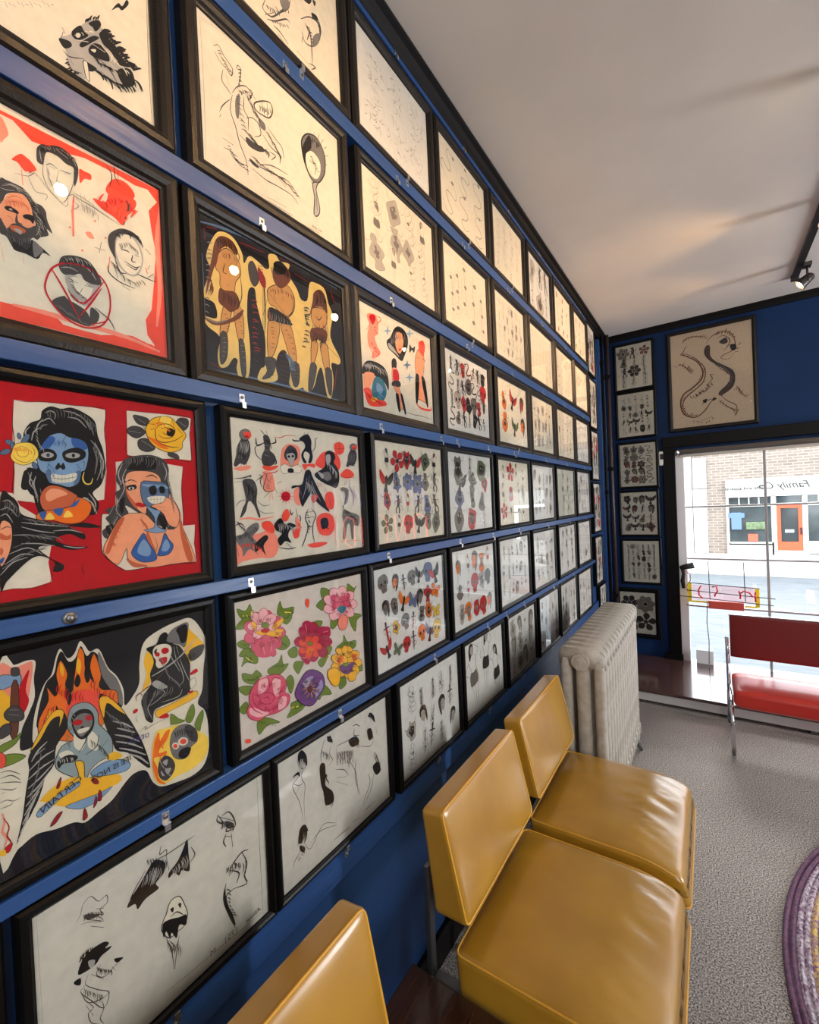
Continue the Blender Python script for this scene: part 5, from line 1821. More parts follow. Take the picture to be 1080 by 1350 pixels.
3 1 26 134 960 14 -45 -13 -48
3 1 26 150 966 9 -44 -17 -45
0 1 25 66 878 7 -14 0 -16
0 1 26 79 871 7 -11 1 -13
0 1 26 93 864 7 -10 0 -12
0 1 26 104 860 10 -21 -3 -24
0 1 26 111 857 8 -15 1 -17
0 1 26 126 862 5 -17 -7 -18
0 1 26 137 865 5 -17 -5 -18
0 1 26 147 869 9 -18 -3 -21
0 1 28 324 996 7 -9 0 -12
0 1 28 332 994 8 -14 -1 -18
0 1 28 339 991 7 -13 -1 -14
0 1 28 350 987 10 -12 2 -16
0 1 28 353 984 7 -12 -3 -15
0 1 28 362 968 7 -11 1 -12
0 1 28 367 961 8 -20 -5 -22
0 1 30 556 929 6 -16 -5 -17
0 1 30 570 934 6 -11 -1 -15
0 1 30 592 941 10 -14 -3 -16
0 1 31 599 945 10 -16 -1 -17
0 1 31 614 936 8 -15 -3 -18
0 1 31 621 930 7 -18 -4 -19
0 1 31 634 915 7 -18 -4 -21
3 1 35 1013 847 10 -25 -8 -28
3 1 35 1027 841 24 -38 -5 -46
3 1 35 1041 836 8 -26 -10 -27
3 1 35 1059 828 24 -40 -7 -48
3 1 35 1067 824 22 -43 -8 -50
3 1 35 1079 816 18 -35 -4 -39
3 1 36 1094 800 25 -43 -10 -50
3 1 36 1106 789 23 -46 -10 -49
3 1 36 1120 774 19 -32 -9 -37
0 1 26 115 651 23 -63 -13 -65
0 1 26 126 641 16 -64 -21 -62
0 1 26 135 633 10 -40 -12 -40
0 1 26 142 627 7 -42 -16 -40
0 1 26 152 618 15 -36 -6 -37
0 1 26 158 613 16 -37 -5 -40
0 1 26 171 601 15 -65 -22 -64
0 1 26 178 595 23 -54 -11 -59
0 1 26 189 585 8 -37 -13 -38
3 1 32 736 664 14 -38 -10 -42
3 1 32 746 659 21 -43 -10 -46
3 1 32 755 654 21 -43 -8 -47
3 1 32 771 647 19 -58 -19 -60
3 1 32 784 640 21 -40 -6 -45
3 1 32 790 628 13 -34 -10 -35
3 1 32 797 617 25 -49 -7 -55
3 1 33 806 604 28 -60 -14 -66
3 1 33 812 592 28 -64 -15 -66
1 1 31 24 228 13 -9 7 -13
1 1 31 35 231 11 -8 6 -13
1 1 31 44 234 13 -16 4 -19
1 1 32 56 236 20 -12 13 -19
1 1 32 73 241 13 -9 7 -14
1 1 32 79 243 15 -10 11 -15
1 1 32 95 249 15 -7 10 -12
1 1 32 108 255 19 -11 10 -17
1 1 32 128 266 16 -15 9 -19
1 1 33 145 275 21 -14 10 -21
1 1 33 167 286 14 -14 4 -19
1 1 33 179 293 15 -17 3 -20
3 1 29 404 299 14 -30 -4 -34
3 1 29 415 301 16 -31 -4 -32
3 1 29 430 303 12 -35 -7 -34
3 1 29 439 305 10 -28 -7 -28
3 1 29 452 307 13 -39 -11 -37
3 1 29 465 309 15 -26 0 -28
3 1 29 481 302 20 -28 3 -34
3 1 29 494 296 17 -23 2 -25
3 1 30 517 285 20 -23 3 -28
3 1 30 538 275 14 -21 2 -22
3 1 30 554 268 23 -27 3 -33
0 1 42 898 282 13 -7 10 -9
0 1 42 911 271 17 -6 14 -12
0 1 42 918 265 16 -7 11 -11
0 1 42 934 252 11 -6 7 -11
0 1 42 949 240 17 -6 14 -11
0 1 43 958 232 20 -4 14 -10
1 1 37 1221 399 14 -22 -2 -22
1 1 37 1246 385 12 -28 -9 -28
1 1 37 1259 377 22 -18 5 -22
1 1 37 1288 360 11 -31 -9 -31
1 1 38 1310 347 13 -35 -11 -34
1 1 38 1330 335 8 -19 -6 -17
1 1 38 1343 328 16 -36 -12 -36
1 1 38 1354 323 10 -32 -12 -29
1 1 38 1366 318 8 -19 -2 -21
1 1 39 1384 308 19 -34 -8 -36
1 1 31 18 342 18 -10 12 -16
1 1 31 32 324 14 -12 6 -17
1 1 31 42 313 14 -14 4 -18
1 1 32 54 297 24 -11 16 -19
1 1 32 70 279 10 -5 7 -10
1 1 32 85 260 12 -11 4 -15
1 1 32 104 235 19 -12 10 -17
1 1 32 118 216 25 -13 15 -22
1 1 33 135 194 14 -9 6 -13
1 1 33 154 170 20 -16 12 -22
1 1 33 168 159 17 -13 8 -16
1 1 33 195 144 14 -14 4 -16
1 1 33 212 134 16 -13 11 -17
1 1 34 234 119 13 -12 3 -17
1 1 32 714 386 18 -1 15 -6
1 1 32 720 365 16 -5 11 -10
1 1 32 728 341 18 -2 12 -8
1 1 32 737 314 11 -3 10 -8
1 1 32 742 300 14 -1 13 -6
1 1 32 738 271 16 -8 10 -12
1 1 32 736 260 14 -3 10 -9
1 1 32 729 239 18 -4 12 -10
1 1 32 723 214 15 -4 12 -9
2 1 27 289 705 21 3 20 -4
2 1 28 296 694 14 1 12 -4
2 1 28 304 679 15 -1 14 -6
2 1 28 311 665 12 -1 10 -5
2 1 28 313 649 23 -1 21 -8
2 1 28 307 630 17 -1 15 -6
2 1 28 303 613 19 2 16 -5
2 1 28 300 600 24 0 21 -9
19 1 31 46 166 12 -18 2 -20
19 1 32 61 167 10 -12 4 -15
19 1 32 74 168 11 -12 1 -14
19 1 32 88 168 10 -14 3 -18
19 1 32 103 169 10 -14 1 -17
19 1 32 116 170 7 -20 -3 -19
19 1 33 138 164 11 -18 1 -21
19 1 33 146 160 11 -10 5 -14
19 1 33 173 145 8 -13 2 -15
19 1 33 190 136 9 -17 1 -18
19 1 33 204 128 8 -10 2 -12
19 1 34 220 119 12 -14 3 -17
19 1 46 606 306 10 -7 7 -10
19 1 46 610 301 20 -12 9 -17
19 1 46 619 285 14 -6 8 -10
19 1 46 627 271 19 -9 13 -15
19 1 46 626 251 13 -8 8 -11
19 1 46 618 246 15 -11 8 -14
19 1 46 600 228 17 -12 7 -15
19 1 45 583 213 10 -7 3 -10''',
'flowers':'''13 0 0 147 1086 16 -102 -37 -29 -67 41 -30 78 73 -34
14 3 20 147 1086 16 -102 -37 -29 -67 41 -30 78 73 -34
13 0 0 29 955 57 34 70 -4 -19 -69 -70 -7 -53 14
14 3 19 29 955 57 34 70 -4 -19 -69 -70 -7 -53 14
13 0 0 434 1052 28 -72 117 -12 -57 -95 -80 46 -46 36
14 3 22 434 1052 28 -72 117 -12 -57 -95 -80 46 -46 36
13 0 0 440 893 67 10 38 59 3 -82 -61 -38
14 3 22 440 893 67 10 38 59 3 -82 -61 -38
13 0 0 29 823 89 -6 11 -46 -43 -18 -59 35
14 3 19 29 823 89 -6 11 -46 -43 -18 -59 35
13 0 0 65 753 77 -11 52 -90 -17 -44 -83 39 -49 -20 24 64 -40 24
14 3 19 65 753 77 -11 52 -90 -17 -44 -83 39 -49 -20 24 64 -40 24
13 0 0 399 746 66 21 53 -94 -60 -36 -79 36
14 3 22 399 746 66 21 53 -94 -60 -36 -79 36
13 0 0 901 1073 99 -32 16 -78 -102 6
14 3 25 901 1073 99 -32 16 -78 -102 6
13 0 0 833 928 81 41 78 -60 -84 -41 -38 23
14 3 25 833 928 81 41 78 -60 -84 -41 -38 23
13 0 0 1262 1055 88 -62 38 25 -65 -84 -68 29
14 3 28 1262 1055 88 -62 38 25 -65 -84 -68 29
13 0 0 1025 783 81 -50 -47 -63 -62 15
14 3 26 1025 783 81 -50 -47 -63 -62 15
13 0 0 1264 758 187 -58 -76 -31 -31 -111 -64 87
14 3 28 1264 758 187 -58 -76 -31 -31 -111 -64 87
13 0 0 489 614 87 15 12 -85 -69 7
14 3 23 489 614 87 15 12 -85 -69 7
13 0 0 568 502 86 -34 -39 -56 -28 -25 -47 77
14 3 23 568 502 86 -34 -39 -56 -28 -25 -47 77
13 0 0 847 536 159 -31 -46 -76 -86 -75 -55 61 62 39
14 3 25 847 536 159 -31 -46 -76 -86 -75 -55 61 62 39
13 0 0 805 791 96 -23 -42 -48 -58 15
14 3 25 805 791 96 -23 -42 -48 -58 15
13 0 0 276 525 111 28 36 55 11 -83 57 -18 -77 -54 -95 13
14 3 21 276 525 111 28 36 55 11 -83 57 -18 -77 -54 -95 13
13 0 0 49 577 81 -40 44 22 48 -66 -82 -33 -81 53
14 3 19 49 577 81 -40 44 22 48 -66 -82 -33 -81 53
13 0 0 16 480 68 -12 54 -32 -58 -40 -53 44
14 3 19 16 480 68 -12 54 -32 -58 -40 -53 44
13 0 0 459 384 51 22 30 -77 -39 -80 -30 64
14 3 22 459 384 51 22 30 -77 -39 -80 -30 64
13 0 0 7 317 63 34 17 -67 -42 -19
14 3 19 7 317 63 34 17 -67 -42 -19
13 0 0 166 165 74 -7 134 -96 -78 21 -61 1 -61 -35 -19 58
14 3 21 166 165 74 -7 134 -96 -78 21 -61 1 -61 -35 -19 58
13 0 0 496 170 103 -13 50 -61 -56 -33 -146 1 46 54
14 3 23 496 170 103 -13 50 -61 -56 -33 -146 1 46 54
13 0 0 823 170 60 21 94 -123 -119 31 -41 -27 -35 70
14 3 25 823 170 60 21 94 -123 -119 31 -41 -27 -35 70
13 0 0 1067 472 90 35 15 65 51 -84 115 -16 -29 -71
14 3 27 1067 472 90 35 15 65 51 -84 115 -16 -29 -71
13 0 0 1347 263 65 -102 -49 -15 -69 39
14 3 29 1347 263 65 -102 -49 -15 -69 39
13 0 0 1084 73 -5 93 77 4 17 -83
14 3 27 1084 73 -5 93 77 4 17 -83
13 0 0 1346 247 60 -3 17 -110 -93 55
14 3 29 1346 247 60 -3 17 -110 -93 55
15 0 0 477 777 -33 -31 -74 4 -70 35 -26 46 31 30 71 -1 72 -35
21 3 19 477 777 -33 -31 -74 4 -70 35 -26 46 31 30 71 -1 72 -35
15 0 0 418 672 -54 1 -65 45 -38 60 10 42 52 1 66 -43 40 -63
21 3 18 418 672 -54 1 -65 45 -38 60 10 42 52 1 66 -43 40 -63
15 0 0 289 646 -48 32 -27 62 10 57 41 19 49 -30 28 -63 -11 -59
21 3 18 289 646 -48 32 -27 62 10 57 41 19 49 -30 28 -63 -11 -59
15 0 0 157 708 -22 45 20 51 51 28 53 -12 22 -46 -21 -53 -52 -27
21 3 17 157 708 -22 45 20 51 51 28 53 -12 22 -46 -21 -53 -52 -27
15 0 0 79 823 12 39 56 19 68 -13 40 -38 -14 -41 -58 -18 -67 14
21 3 16 79 823 12 39 56 19 68 -13 40 -38 -14 -41 -58 -18 -67 14
15 0 0 85 940 41 17 66 -21 55 -48 8 -46 -43 -17 -67 23 -52 47
21 3 16 85 940 41 17 66 -21 55 -48 8 -46 -43 -17 -67 23 -52 47
15 0 0 174 1011 51 -13 48 -53 15 -62 -28 -34 -52 15 -46 54 -14 60
21 3 17 174 1011 51 -13 48 -53 15 -62 -28 -34 -52 15 -46 54 -14 60
15 0 0 310 1002 39 -39 3 -62 -34 -47 -51 -4 -37 40 -3 60 32 46
21 3 18 310 1002 39 -39 3 -62 -34 -47 -51 -4 -37 40 -3 60 32 46
15 0 0 432 911 6 -48 -47 -40 -68 -8 -51 27 -4 46 43 40 68 9
21 3 18 432 911 6 -48 -47 -40 -68 -8 -51 27 -4 46 43 40 68 9
16 0 0 396 823 -32 -13 -54 15 -42 35 -9 34 31 14 53 -14 45 -35
21 3 18 396 823 -32 -13 -54 15 -42 35 -9 34 31 14 53 -14 45 -35
16 0 0 300 763 -38 17 -29 43 -2 44 24 20 38 -16 29 -43 3 -45
21 3 18 300 763 -38 17 -29 43 -2 44 24 20 38 -16 29 -43 3 -45
16 0 0 174 806 -16 33 15 38 38 21 38 -8 16 -34 -15 -38 -38 -21
21 3 17 174 806 -16 33 15 38 38 21 38 -8 16 -34 -15 -38 -38 -21
16 0 0 111 915 16 26 46 6 50 -17 23 -31 -17 -26 -47 -5 -49 18
21 3 16 111 915 16 26 46 6 50 -17 23 -31 -17 -26 -47 -5 -49 18
16 0 0 153 1012 36 0 44 -30 24 -43 -9 -30 -37 1 -43 31 -24 42
21 3 17 153 1012 36 0 44 -30 24 -43 -9 -30 -37 1 -43 31 -24 42
16 0 0 272 1027 30 -26 8 -45 -20 -38 -36 -6 -29 26 -8 45 20 37
21 3 17 272 1027 30 -26 8 -45 -20 -38 -36 -6 -29 26 -8 45 20 37
16 0 0 383 944 -1 -34 -37 -25 -51 -2 -35 22 1 33 35 25 51 3
21 3 18 383 944 -1 -34 -37 -25 -51 -2 -35 22 1 33 35 25 51 3
15 0 0 355 616 -34 8 -34 32 -16 39 13 23 33 -7 35 -32 16 -40
21 3 18 355 616 -34 8 -34 32 -16 39 13 23 33 -7 35 -32 16 -40
15 0 0 207 656 -12 29 16 30 33 15 33 -11 12 -29 -16 -30 -34 -14
21 3 17 207 656 -12 29 16 30 33 15 33 -11 12 -29 -16 -30 -34 -14
15 0 0 165 790 24 12 42 -12 36 -29 8 -29 -25 -12 -43 13 -35 29
21 3 17 165 790 24 12 42 -12 36 -29 8 -29 -25 -12 -43 13 -35 29
15 0 0 282 839 28 -21 11 -39 -12 -33 -28 -8 -28 21 -11 39 12 33
21 3 17 282 839 28 -21 11 -39 -12 -33 -28 -8 -28 21 -11 39 12 33
15 0 0 404 732 -9 -25 -38 -12 -45 10 -26 24 9 25 37 12 46 -9
21 3 18 404 732 -9 -25 -38 -12 -45 10 -26 24 9 25 37 12 46 -9
15 0 0 187 779 89 0 106 -55 -53 -88 -77 -2 -85 51
21 1 20 216 771 9 -103
21 1 21 290 763 0 -128
16 1 55 244 750 10 -91
16 1 57 327 727 -4 -63
7 0 0 154 949 41 -35 -10 -47 -34 45
21 3 13 154 949 41 -35 -10 -47 -34 45
7 0 0 264 833 76 -7 94 -37 -34 -30 -107 41
21 3 14 264 833 76 -7 94 -37 -34 -30 -107 41
7 0 0 343 864 98 42 15 -30 -84 -45
21 3 14 343 864 98 42 15 -30 -84 -45
7 0 0 221 857 58 -28 -31 -17 -71 44
21 3 14 221 857 58 -28 -31 -17 -71 44
7 0 0 372 831 80 -20 -18 -22 -63 16
21 3 14 372 831 80 -20 -18 -22 -63 16
13 0 0 314 878 -13 -15 -28 0 -26 14 -11 20 13 15 27 1 28 -15
0 3 14 314 878 -13 -15 -28 0 -26 14 -11 20 13 15 27 1 28 -15
5 0 0 236 866 75 -13 -17 -28 -52 14
18 0 0 1011 548 -37 -29 -82 7 -77 39 -30 46 35 29 79 -5 80 -39
21 3 22 1011 548 -37 -29 -82 7 -77 39 -30 46 35 29 79 -5 80 -39
18 0 0 931 439 -62 8 -68 51 -35 63 16 39 58 -6 70 -50 38 -65
21 3 22 931 439 -62 8 -68 51 -35 63 16 39 58 -6 70 -50 38 -65
18 0 0 763 437 -47 39 -17 62 24 50 51 9 48 -38 18 -63 -25 -51
21 3 21 763 437 -47 39 -17 62 24 50 51 9 48 -38 18 -63 -25 -51
18 0 0 613 536 -9 45 39 39 67 10 56 -26 11 -46 -42 -40 -68 -8
21 3 20 613 536 -9 45 39 39 67 10 56 -26 11 -46 -42 -40 -68 -8
18 0 0 560 674 31 28 72 -4 72 -35 29 -46 -33 -28 -74 6 -71 35
21 3 19 560 674 31 28 72 -4 72 -35 29 -46 -33 -28 -74 6 -71 35
18 0 0 628 779 56 -5 64 -45 36 -61 -16 -40 -57 6 -64 47 -33 59
21 3 20 628 779 56 -5 64 -45 36 -61 -16 -40 -57 6 -64 47 -33 59
18 0 0 786 792 49 -37 18 -62 -25 -52 -52 -10 -48 37 -17 61 24 51
21 3 21 786 792 49 -37 18 -62 -25 -52 -52 -10 -48 37 -17 61 24 51
18 0 0 948 698 11 -49 -45 -41 -73 -10 -58 26 -10 47 42 40 72 12
21 3 22 948 698 11 -49 -45 -41 -73 -10 -58 26 -10 47 42 40 72 12
19 0 0 884 540 -23 -19 -52 5 -48 25 -19 30 22 18 50 -3 50 -25
21 3 21 884 540 -23 -19 -52 5 -48 25 -19 30 22 18 50 -3 50 -25
19 0 0 821 465 -39 9 -40 35 -17 41 14 23 38 -8 40 -34 19 -42
21 3 21 821 465 -39 9 -40 35 -17 41 14 23 38 -8 40 -34 19 -42
19 0 0 696 481 -25 28 1 39 25 26 36 -1 25 -28 0 -39 -26 -26
21 3 20 696 481 -25 28 1 39 25 26 36 -1 25 -28 0 -39 -26 -26
19 0 0 605 571 6 27 38 13 49 -7 31 -24 -6 -27 -39 -14 -49 8
21 3 20 605 571 6 27 38 13 49 -7 31 -24 -6 -27 -39 -14 -49 8
19 0 0 612 668 31 6 48 -20 36 -35 2 -30 -33 -5 -47 20 -35 35
21 3 20 612 668 31 6 48 -20 36 -35 2 -30 -33 -5 -47 20 -35 35
19 0 0 710 703 35 -19 22 -40 -5 -37 -28 -13 -35 20 -21 39 5 37
21 3 20 710 703 35 -19 22 -40 -5 -37 -28 -13 -35 20 -21 39 5 37
19 0 0 833 648 11 -31 -23 -30 -43 -11 -38 14 -11 31 22 29 43 12
21 3 21 833 648 11 -31 -23 -30 -43 -11 -38 14 -11 31 22 29 43 12
18 0 0 657 799 56 21 71 -52 -6 -98 -91 24
18 0 0 858 706 120 -8 10 -85 -99 -31
19 0 0 683 640 129 -36 -25 -93 -92 28
6 0 0 698 580 73 -22 -22 -50 -55 17
13 0 0 770 601 -11 -11 -23 1 -23 13 -9 16 11 11 23 -1 23 -12
0 3 16 770 601 -11 -11 -23 1 -23 13 -9 16 11 11 23 -1 23 -12
18 0 0 622 520 105 -61 -38 -23
16 1 43 895 668 70 -4
16 1 40 693 790 14 -73
16 0 0 1387 826 -39 -31 -86 3 -82 34 -31 44 36 30 84 -1 85 -33
21 3 24 1387 826 -39 -31 -86 3 -82 34 -31 44 36 30 84 -1 85 -33
16 0 0 1319 723 -64 1 -76 42 -44 59 11 41 61 1 77 -42 47 -60
21 3 24 1319 723 -64 1 -76 42 -44 59 11 41 61 1 77 -42 47 -60
16 0 0 1168 697 -57 30 -31 60 11 55 48 20 57 -29 33 -61 -12 -57
21 3 23 1168 697 -57 30 -31 60 11 55 48 20 57 -29 33 -61 -12 -57
16 0 0 1012 755 -25 44 24 50 59 28 61 -12 27 -45 -25 -51 -61 -27
21 3 22 1012 755 -25 44 24 50 59 28 61 -12 27 -45 -25 -51 -61 -27
16 0 0 920 866 15 38 65 19 80 -11 47 -37 -16 -40 -68 -18 -79 13
21 3 21 920 866 15 38 65 19 80 -11 47 -37 -16 -40 -68 -18 -79 13
16 0 0 928 980 47 17 79 -20 64 -46 10 -45 -51 -16 -79 22 -61 45
21 3 21 928 980 47 17 79 -20 64 -46 10 -45 -51 -16 -79 22 -61 45
16 0 0 1032 1050 60 -12 56 -51 17 -61 -32 -32 -61 14 -54 52 -17 58
21 3 22 1032 1050 60 -12 56 -51 17 -61 -32 -32 -61 14 -54 52 -17 58
16 0 0 1191 1043 46 -38 4 -60 -40 -46 -60 -5 -44 39 -4 58 39 46
21 3 23 1191 1043 46 -38 4 -60 -40 -46 -60 -5 -44 39 -4 58 39 46
16 0 0 1335 955 6 -46 -54 -39 -80 -9 -60 26 -5 45 51 39 79 10
21 3 24 1335 955 6 -46 -54 -39 -80 -9 -60 26 -5 45 51 39 79 10
15 0 0 1288 834 -35 -8 -52 16 -39 31 -5 28 33 9 52 -16 41 -31
21 3 24 1288 834 -35 -8 -52 16 -39 31 -5 28 33 9 52 -16 41 -31
15 0 0 1162 795 -34 19 -18 37 10 34 31 11 35 -19 17 -38 -10 -34
21 3 23 1162 795 -34 19 -18 37 10 34 31 11 35 -19 17 -38 -10 -34
15 0 0 1031 866 -1 27 32 21 48 4 35 -17 1 -27 -33 -22 -47 -3
21 3 22 1031 866 -1 27 32 21 48 4 35 -17 1 -27 -33 -22 -47 -3
15 0 0 1021 974 31 9 50 -14 38 -30 5 -27 -33 -9 -49 15 -38 29
21 3 22 1021 974 31 9 50 -14 38 -30 5 -27 -33 -9 -49 15 -38 29
15 0 0 1140 1017 34 -18 18 -37 -10 -34 -31 -11 -34 18 -18 37 10 34
21 3 23 1140 1017 34 -18 18 -37 -10 -34 -31 -11 -34 18 -18 37 10 34
15 0 0 1276 949 2 -29 -35 -22 -50 -4 -36 17 -2 28 34 22 50 4
21 3 24 1276 949 2 -29 -35 -22 -50 -4 -36 17 -2 28 34 22 50 4
20 0 0 1106 733 69 38 64 -54 -29 -86 -67 -6 -41 49
21 3 27 1106 733 69 38 64 -54 -29 -86 -67 -6 -41 49
26 0 0 1092 843 67 16 64 -37 -69 -39
16 0 0 1104 1022 87 -9 41 -61 -110 6
21 1 28 1274 897 -29 -88
21 1 27 1055 926 16 -79
15 0 0 101 400 83 81 120 -4 93 -32 60 -87 -21 -71 47 -45 -21 -72 -99 -19 -62 7 -76 13 -45 -12 -83 48 -27 72 27 50
21 3 23 101 400 83 81 120 -4 93 -32 60 -87 -21 -71 47 -45 -21 -72 -99 -19 -62 7 -76 13 -45 -12 -83 48 -27 72 27 50
16 0 0 199 488 74 -19 -20 -88 -75 -10
16 0 0 317 434 78 -27 -24 -122 -45 30
16 0 0 102 290 83 -46 86 -61 -89 0 -83 59
16 0 0 370 260 80 -18 -21 -72 -72 4
18 1 40 153 443 46 33 74 -13 10 -81 -48 -45
18 1 42 283 382 50 60 78 -41
18 1 41 192 354 59 2 74 -53 -34 -51 -89 35 -11 54
18 1 40 121 381 24 -84 83 -83 106 -18
18 1 43 340 297 65 14 35 40
18 1 42 219 318 45 -5 13 -30
18 1 40 97 329 32 -62 83 -72
18 1 44 348 164 21 83 50 33
18 1 40 137 411 -17 -54
17 0 0 610 331 75 50 92 -21 93 -77 16 -107 -67 -62 -80 -54 -90 29 -84 81 -22 76
0 3 28 610 331 75 50 92 -21 93 -77 16 -107 -67 -62 -80 -54 -90 29 -84 81 -22 76
31 0 0 625 285 56 35 74 -12 -79 -70
31 0 0 785 184 62 64 15 -78 -101 -62
17 0 0 585 217 69 -40 14 -75 -69 55
7 1 66 737 205 67 -25
7 1 66 731 191 51 -53
7 1 65 716 189 16 -63
7 1 65 697 195 -23 -47
7 1 65 684 209 -54 -13
7 1 65 679 226 -63 23
7 1 65 685 239 -49 51
7 1 65 700 242 -16 62
7 1 65 718 235 24 48
7 1 66 733 222 55 13
27 0 0 735 202 -10 -18 -21 -1 -20 16 -7 25 10 18 21 1 20 -16
0 3 16 735 202 -10 -18 -21 -1 -20 16 -7 25 10 18 21 1 20 -16
7 0 0 1416 225 -35 -25 -80 12 -75 39 -28 43 33 24 77 -9 77 -39
27 3 25 1416 225 -35 -25 -80 12 -75 39 -28 43 33 24 77 -9 77 -39
7 0 0 1353 137 -58 7 -70 47 -41 58 10 37 57 -6 71 -46 43 -59
27 3 25 1353 137 -58 7 -70 47 -41 58 10 37 57 -6 71 -46 43 -59
7 0 0 1215 128 -53 34 -29 58 11 50 44 12 53 -32 30 -59 -11 -51
27 3 24 1215 128 -53 34 -29 58 11 50 44 12 53 -32 30 -59 -11 -51
7 0 0 1071 198 -24 43 22 43 55 19 57 -16 25 -44 -23 -45 -57 -18
27 3 23 1071 198 -24 43 22 43 55 19 57 -16 25 -44 -23 -45 -57 -18
7 0 0 985 309 14 34 61 10 74 -19 43 -38 -15 -35 -63 -10 -73 20
27 3 22 985 309 14 34 61 10 74 -19 43 -38 -15 -35 -63 -10 -73 20
7 0 0 992 413 44 11 73 -27 59 -49 10 -42 -47 -10 -73 28 -57 49
27 3 22 992 413 44 11 73 -27 59 -49 10 -42 -47 -10 -73 28 -57 49
7 0 0 1089 467 56 -18 51 -53 16 -57 -29 -27 -57 20 -50 53 -15 55
27 3 23 1089 467 56 -18 51 -53 16 -57 -29 -27 -57 20 -50 53 -15 55
7 0 0 1236 443 42 -40 4 -55 -37 -38 -55 2 -41 40 -3 54 36 38
27 3 24 1236 443 42 -40 4 -55 -37 -38 -55 2 -41 40 -3 54 36 38
7 0 0 1368 348 6 -43 -50 -31 -74 1 -54 30 -6 42 48 30 73 1
27 3 25 1368 348 6 -43 -50 -31 -74 1 -54 30 -6 42 48 30 73 1
7 0 0 1277 348 -20 -14 -44 5 -42 21 -16 25 18 14 44 -5 43 -21
27 3 24 1277 348 -20 -14 -44 5 -42 21 -16 25 18 14 44 -5 43 -21
7 0 0 1182 288 -32 15 -22 33 0 31 22 11 31 -15 23 -33 0 -32
27 3 23 1182 288 -32 15 -22 33 0 31 22 11 31 -15 23 -33 0 -32
7 0 0 1046 364 -1 23 28 15 41 -1 30 -18 0 -23 -29 -15 -40 2
27 3 22 1046 364 -1 23 28 15 41 -1 30 -18 0 -23 -29 -15 -40 2
7 0 0 1053 469 30 0 39 -22 26 -32 -4 -22 -31 1 -39 23 -25 31
27 3 22 1053 469 30 0 39 -22 26 -32 -4 -22 -31 1 -39 23 -25 31
7 0 0 1193 462 21 -24 -4 -30 -27 -18 -32 4 -20 24 4 30 26 18
27 3 23 1193 462 21 -24 -4 -30 -27 -18 -32 4 -20 24 4 30 26 18
7 0 0 941 303 93 -9 64 -74 -32 -95 -64 8 -66 98
27 3 26 941 303 93 -9 64 -74 -32 -95 -64 8 -66 98
7 0 0 1202 185 115 -16 -18 -81 -80 16
27 3 28 1202 185 115 -16 -18 -81 -80 16
17 0 0 1099 296 109 -20 92 -14 -76 -85 -88 30 -40 44
6 0 0 1083 391 64 -34 -47 -46 -42 28
6 0 0 1259 353 92 -28 -51 -63
13 0 0 1219 264 -14 -8 -32 5 -30 15 -12 17 14 8 31 -4 31 -15
0 3 19 1219 264 -14 -8 -32 5 -30 15 -12 17 14 8 31 -4 31 -15
19 0 0 710 1010 37 -8 -4 -55 -15 -14 -21 28
19 0 0 47 71 41 -17 -4 -25 -36 14
21 1 21 362 801 27 -7 23 -18
21 1 21 359 793 26 -8 23 -18
21 1 21 352 778 24 -9 20 -17
21 1 21 348 771 29 -10 25 -21
21 1 21 331 754 18 -19 8 -23
21 1 21 317 750 16 -17 7 -19
21 1 21 302 747 14 -17 7 -19
21 1 21 291 745 15 -24 4 -24
21 1 21 259 751 -5 -17 -16 -11
21 1 21 249 756 -4 -20 -14 -16
21 1 21 238 764 -2 -20 -12 -14
21 1 21 222 773 -3 -21 -14 -13
21 1 20 204 791 -18 -9 -23 0
21 1 20 200 802 -14 -8 -17 0
21 1 20 192 821 -18 -9 -20 0
21 1 20 190 827 -18 -10 -23 0
21 1 20 184 856 -18 8 -16 14
21 1 20 189 868 -25 9 -22 18
21 1 20 194 880 -21 7 -18 14
21 1 20 199 894 -25 9 -21 17
21 1 20 216 908 -14 23 -3 24
21 1 20 230 911 -13 24 -1 22
21 1 21 242 915 -12 18 -4 18
21 1 21 253 917 -14 17 -4 20
21 1 21 283 914 4 18 13 15
21 1 21 294 907 3 20 15 13
21 1 21 303 902 4 20 17 14
21 1 21 320 893 1 24 13 18
21 1 21 342 872 16 8 22 0
21 1 21 347 859 16 8 19 0
21 1 21 351 849 15 12 23 4
21 1 21 358 836 20 9 27 0
21 1 25 871 583 27 -9 21 -18
21 1 25 867 571 27 -9 23 -17
21 1 25 862 564 33 -10 27 -19
21 1 25 855 551 26 -9 20 -17
21 1 25 837 535 18 -21 8 -23
21 1 25 823 533 16 -23 3 -23
21 1 25 813 532 14 -23 3 -24
21 1 25 802 529 19 -23 8 -24
21 1 25 766 534 -3 -17 -14 -10
21 1 25 753 541 -1 -21 -13 -16
21 1 24 737 550 -3 -19 -16 -12
21 1 24 721 559 0 -17 -12 -12
21 1 24 701 577 -18 -8 -26 2
21 1 24 697 590 -17 -8 -22 1
21 1 24 690 604 -17 -9 -21 1
21 1 24 684 617 -15 -8 -20 0
21 1 24 680 642 -27 10 -20 17
21 1 24 686 653 -27 7 -22 16
21 1 24 690 663 -27 7 -24 15
21 1 24 695 674 -22 9 -17 16
21 1 24 718 692 -12 17 -3 16
21 1 24 723 693 -17 21 -5 24
21 1 24 737 697 -14 17 -3 19
21 1 24 750 699 -17 21 -4 24
21 1 25 784 694 1 21 14 13
21 1 25 798 687 5 16 12 11
21 1 25 811 680 2 19 14 12
21 1 25 830 670 3 22 17 16
21 1 25 850 651 24 5 30 -4
21 1 25 857 636 22 5 26 -2
21 1 25 864 622 18 7 24 -2
21 1 25 869 608 22 5 26 -4
18 1 28 1250 849 29 -8 27 -17
18 1 28 1245 840 31 -6 29 -17
18 1 28 1242 830 31 -8 27 -17
18 1 28 1234 819 25 -7 19 -15
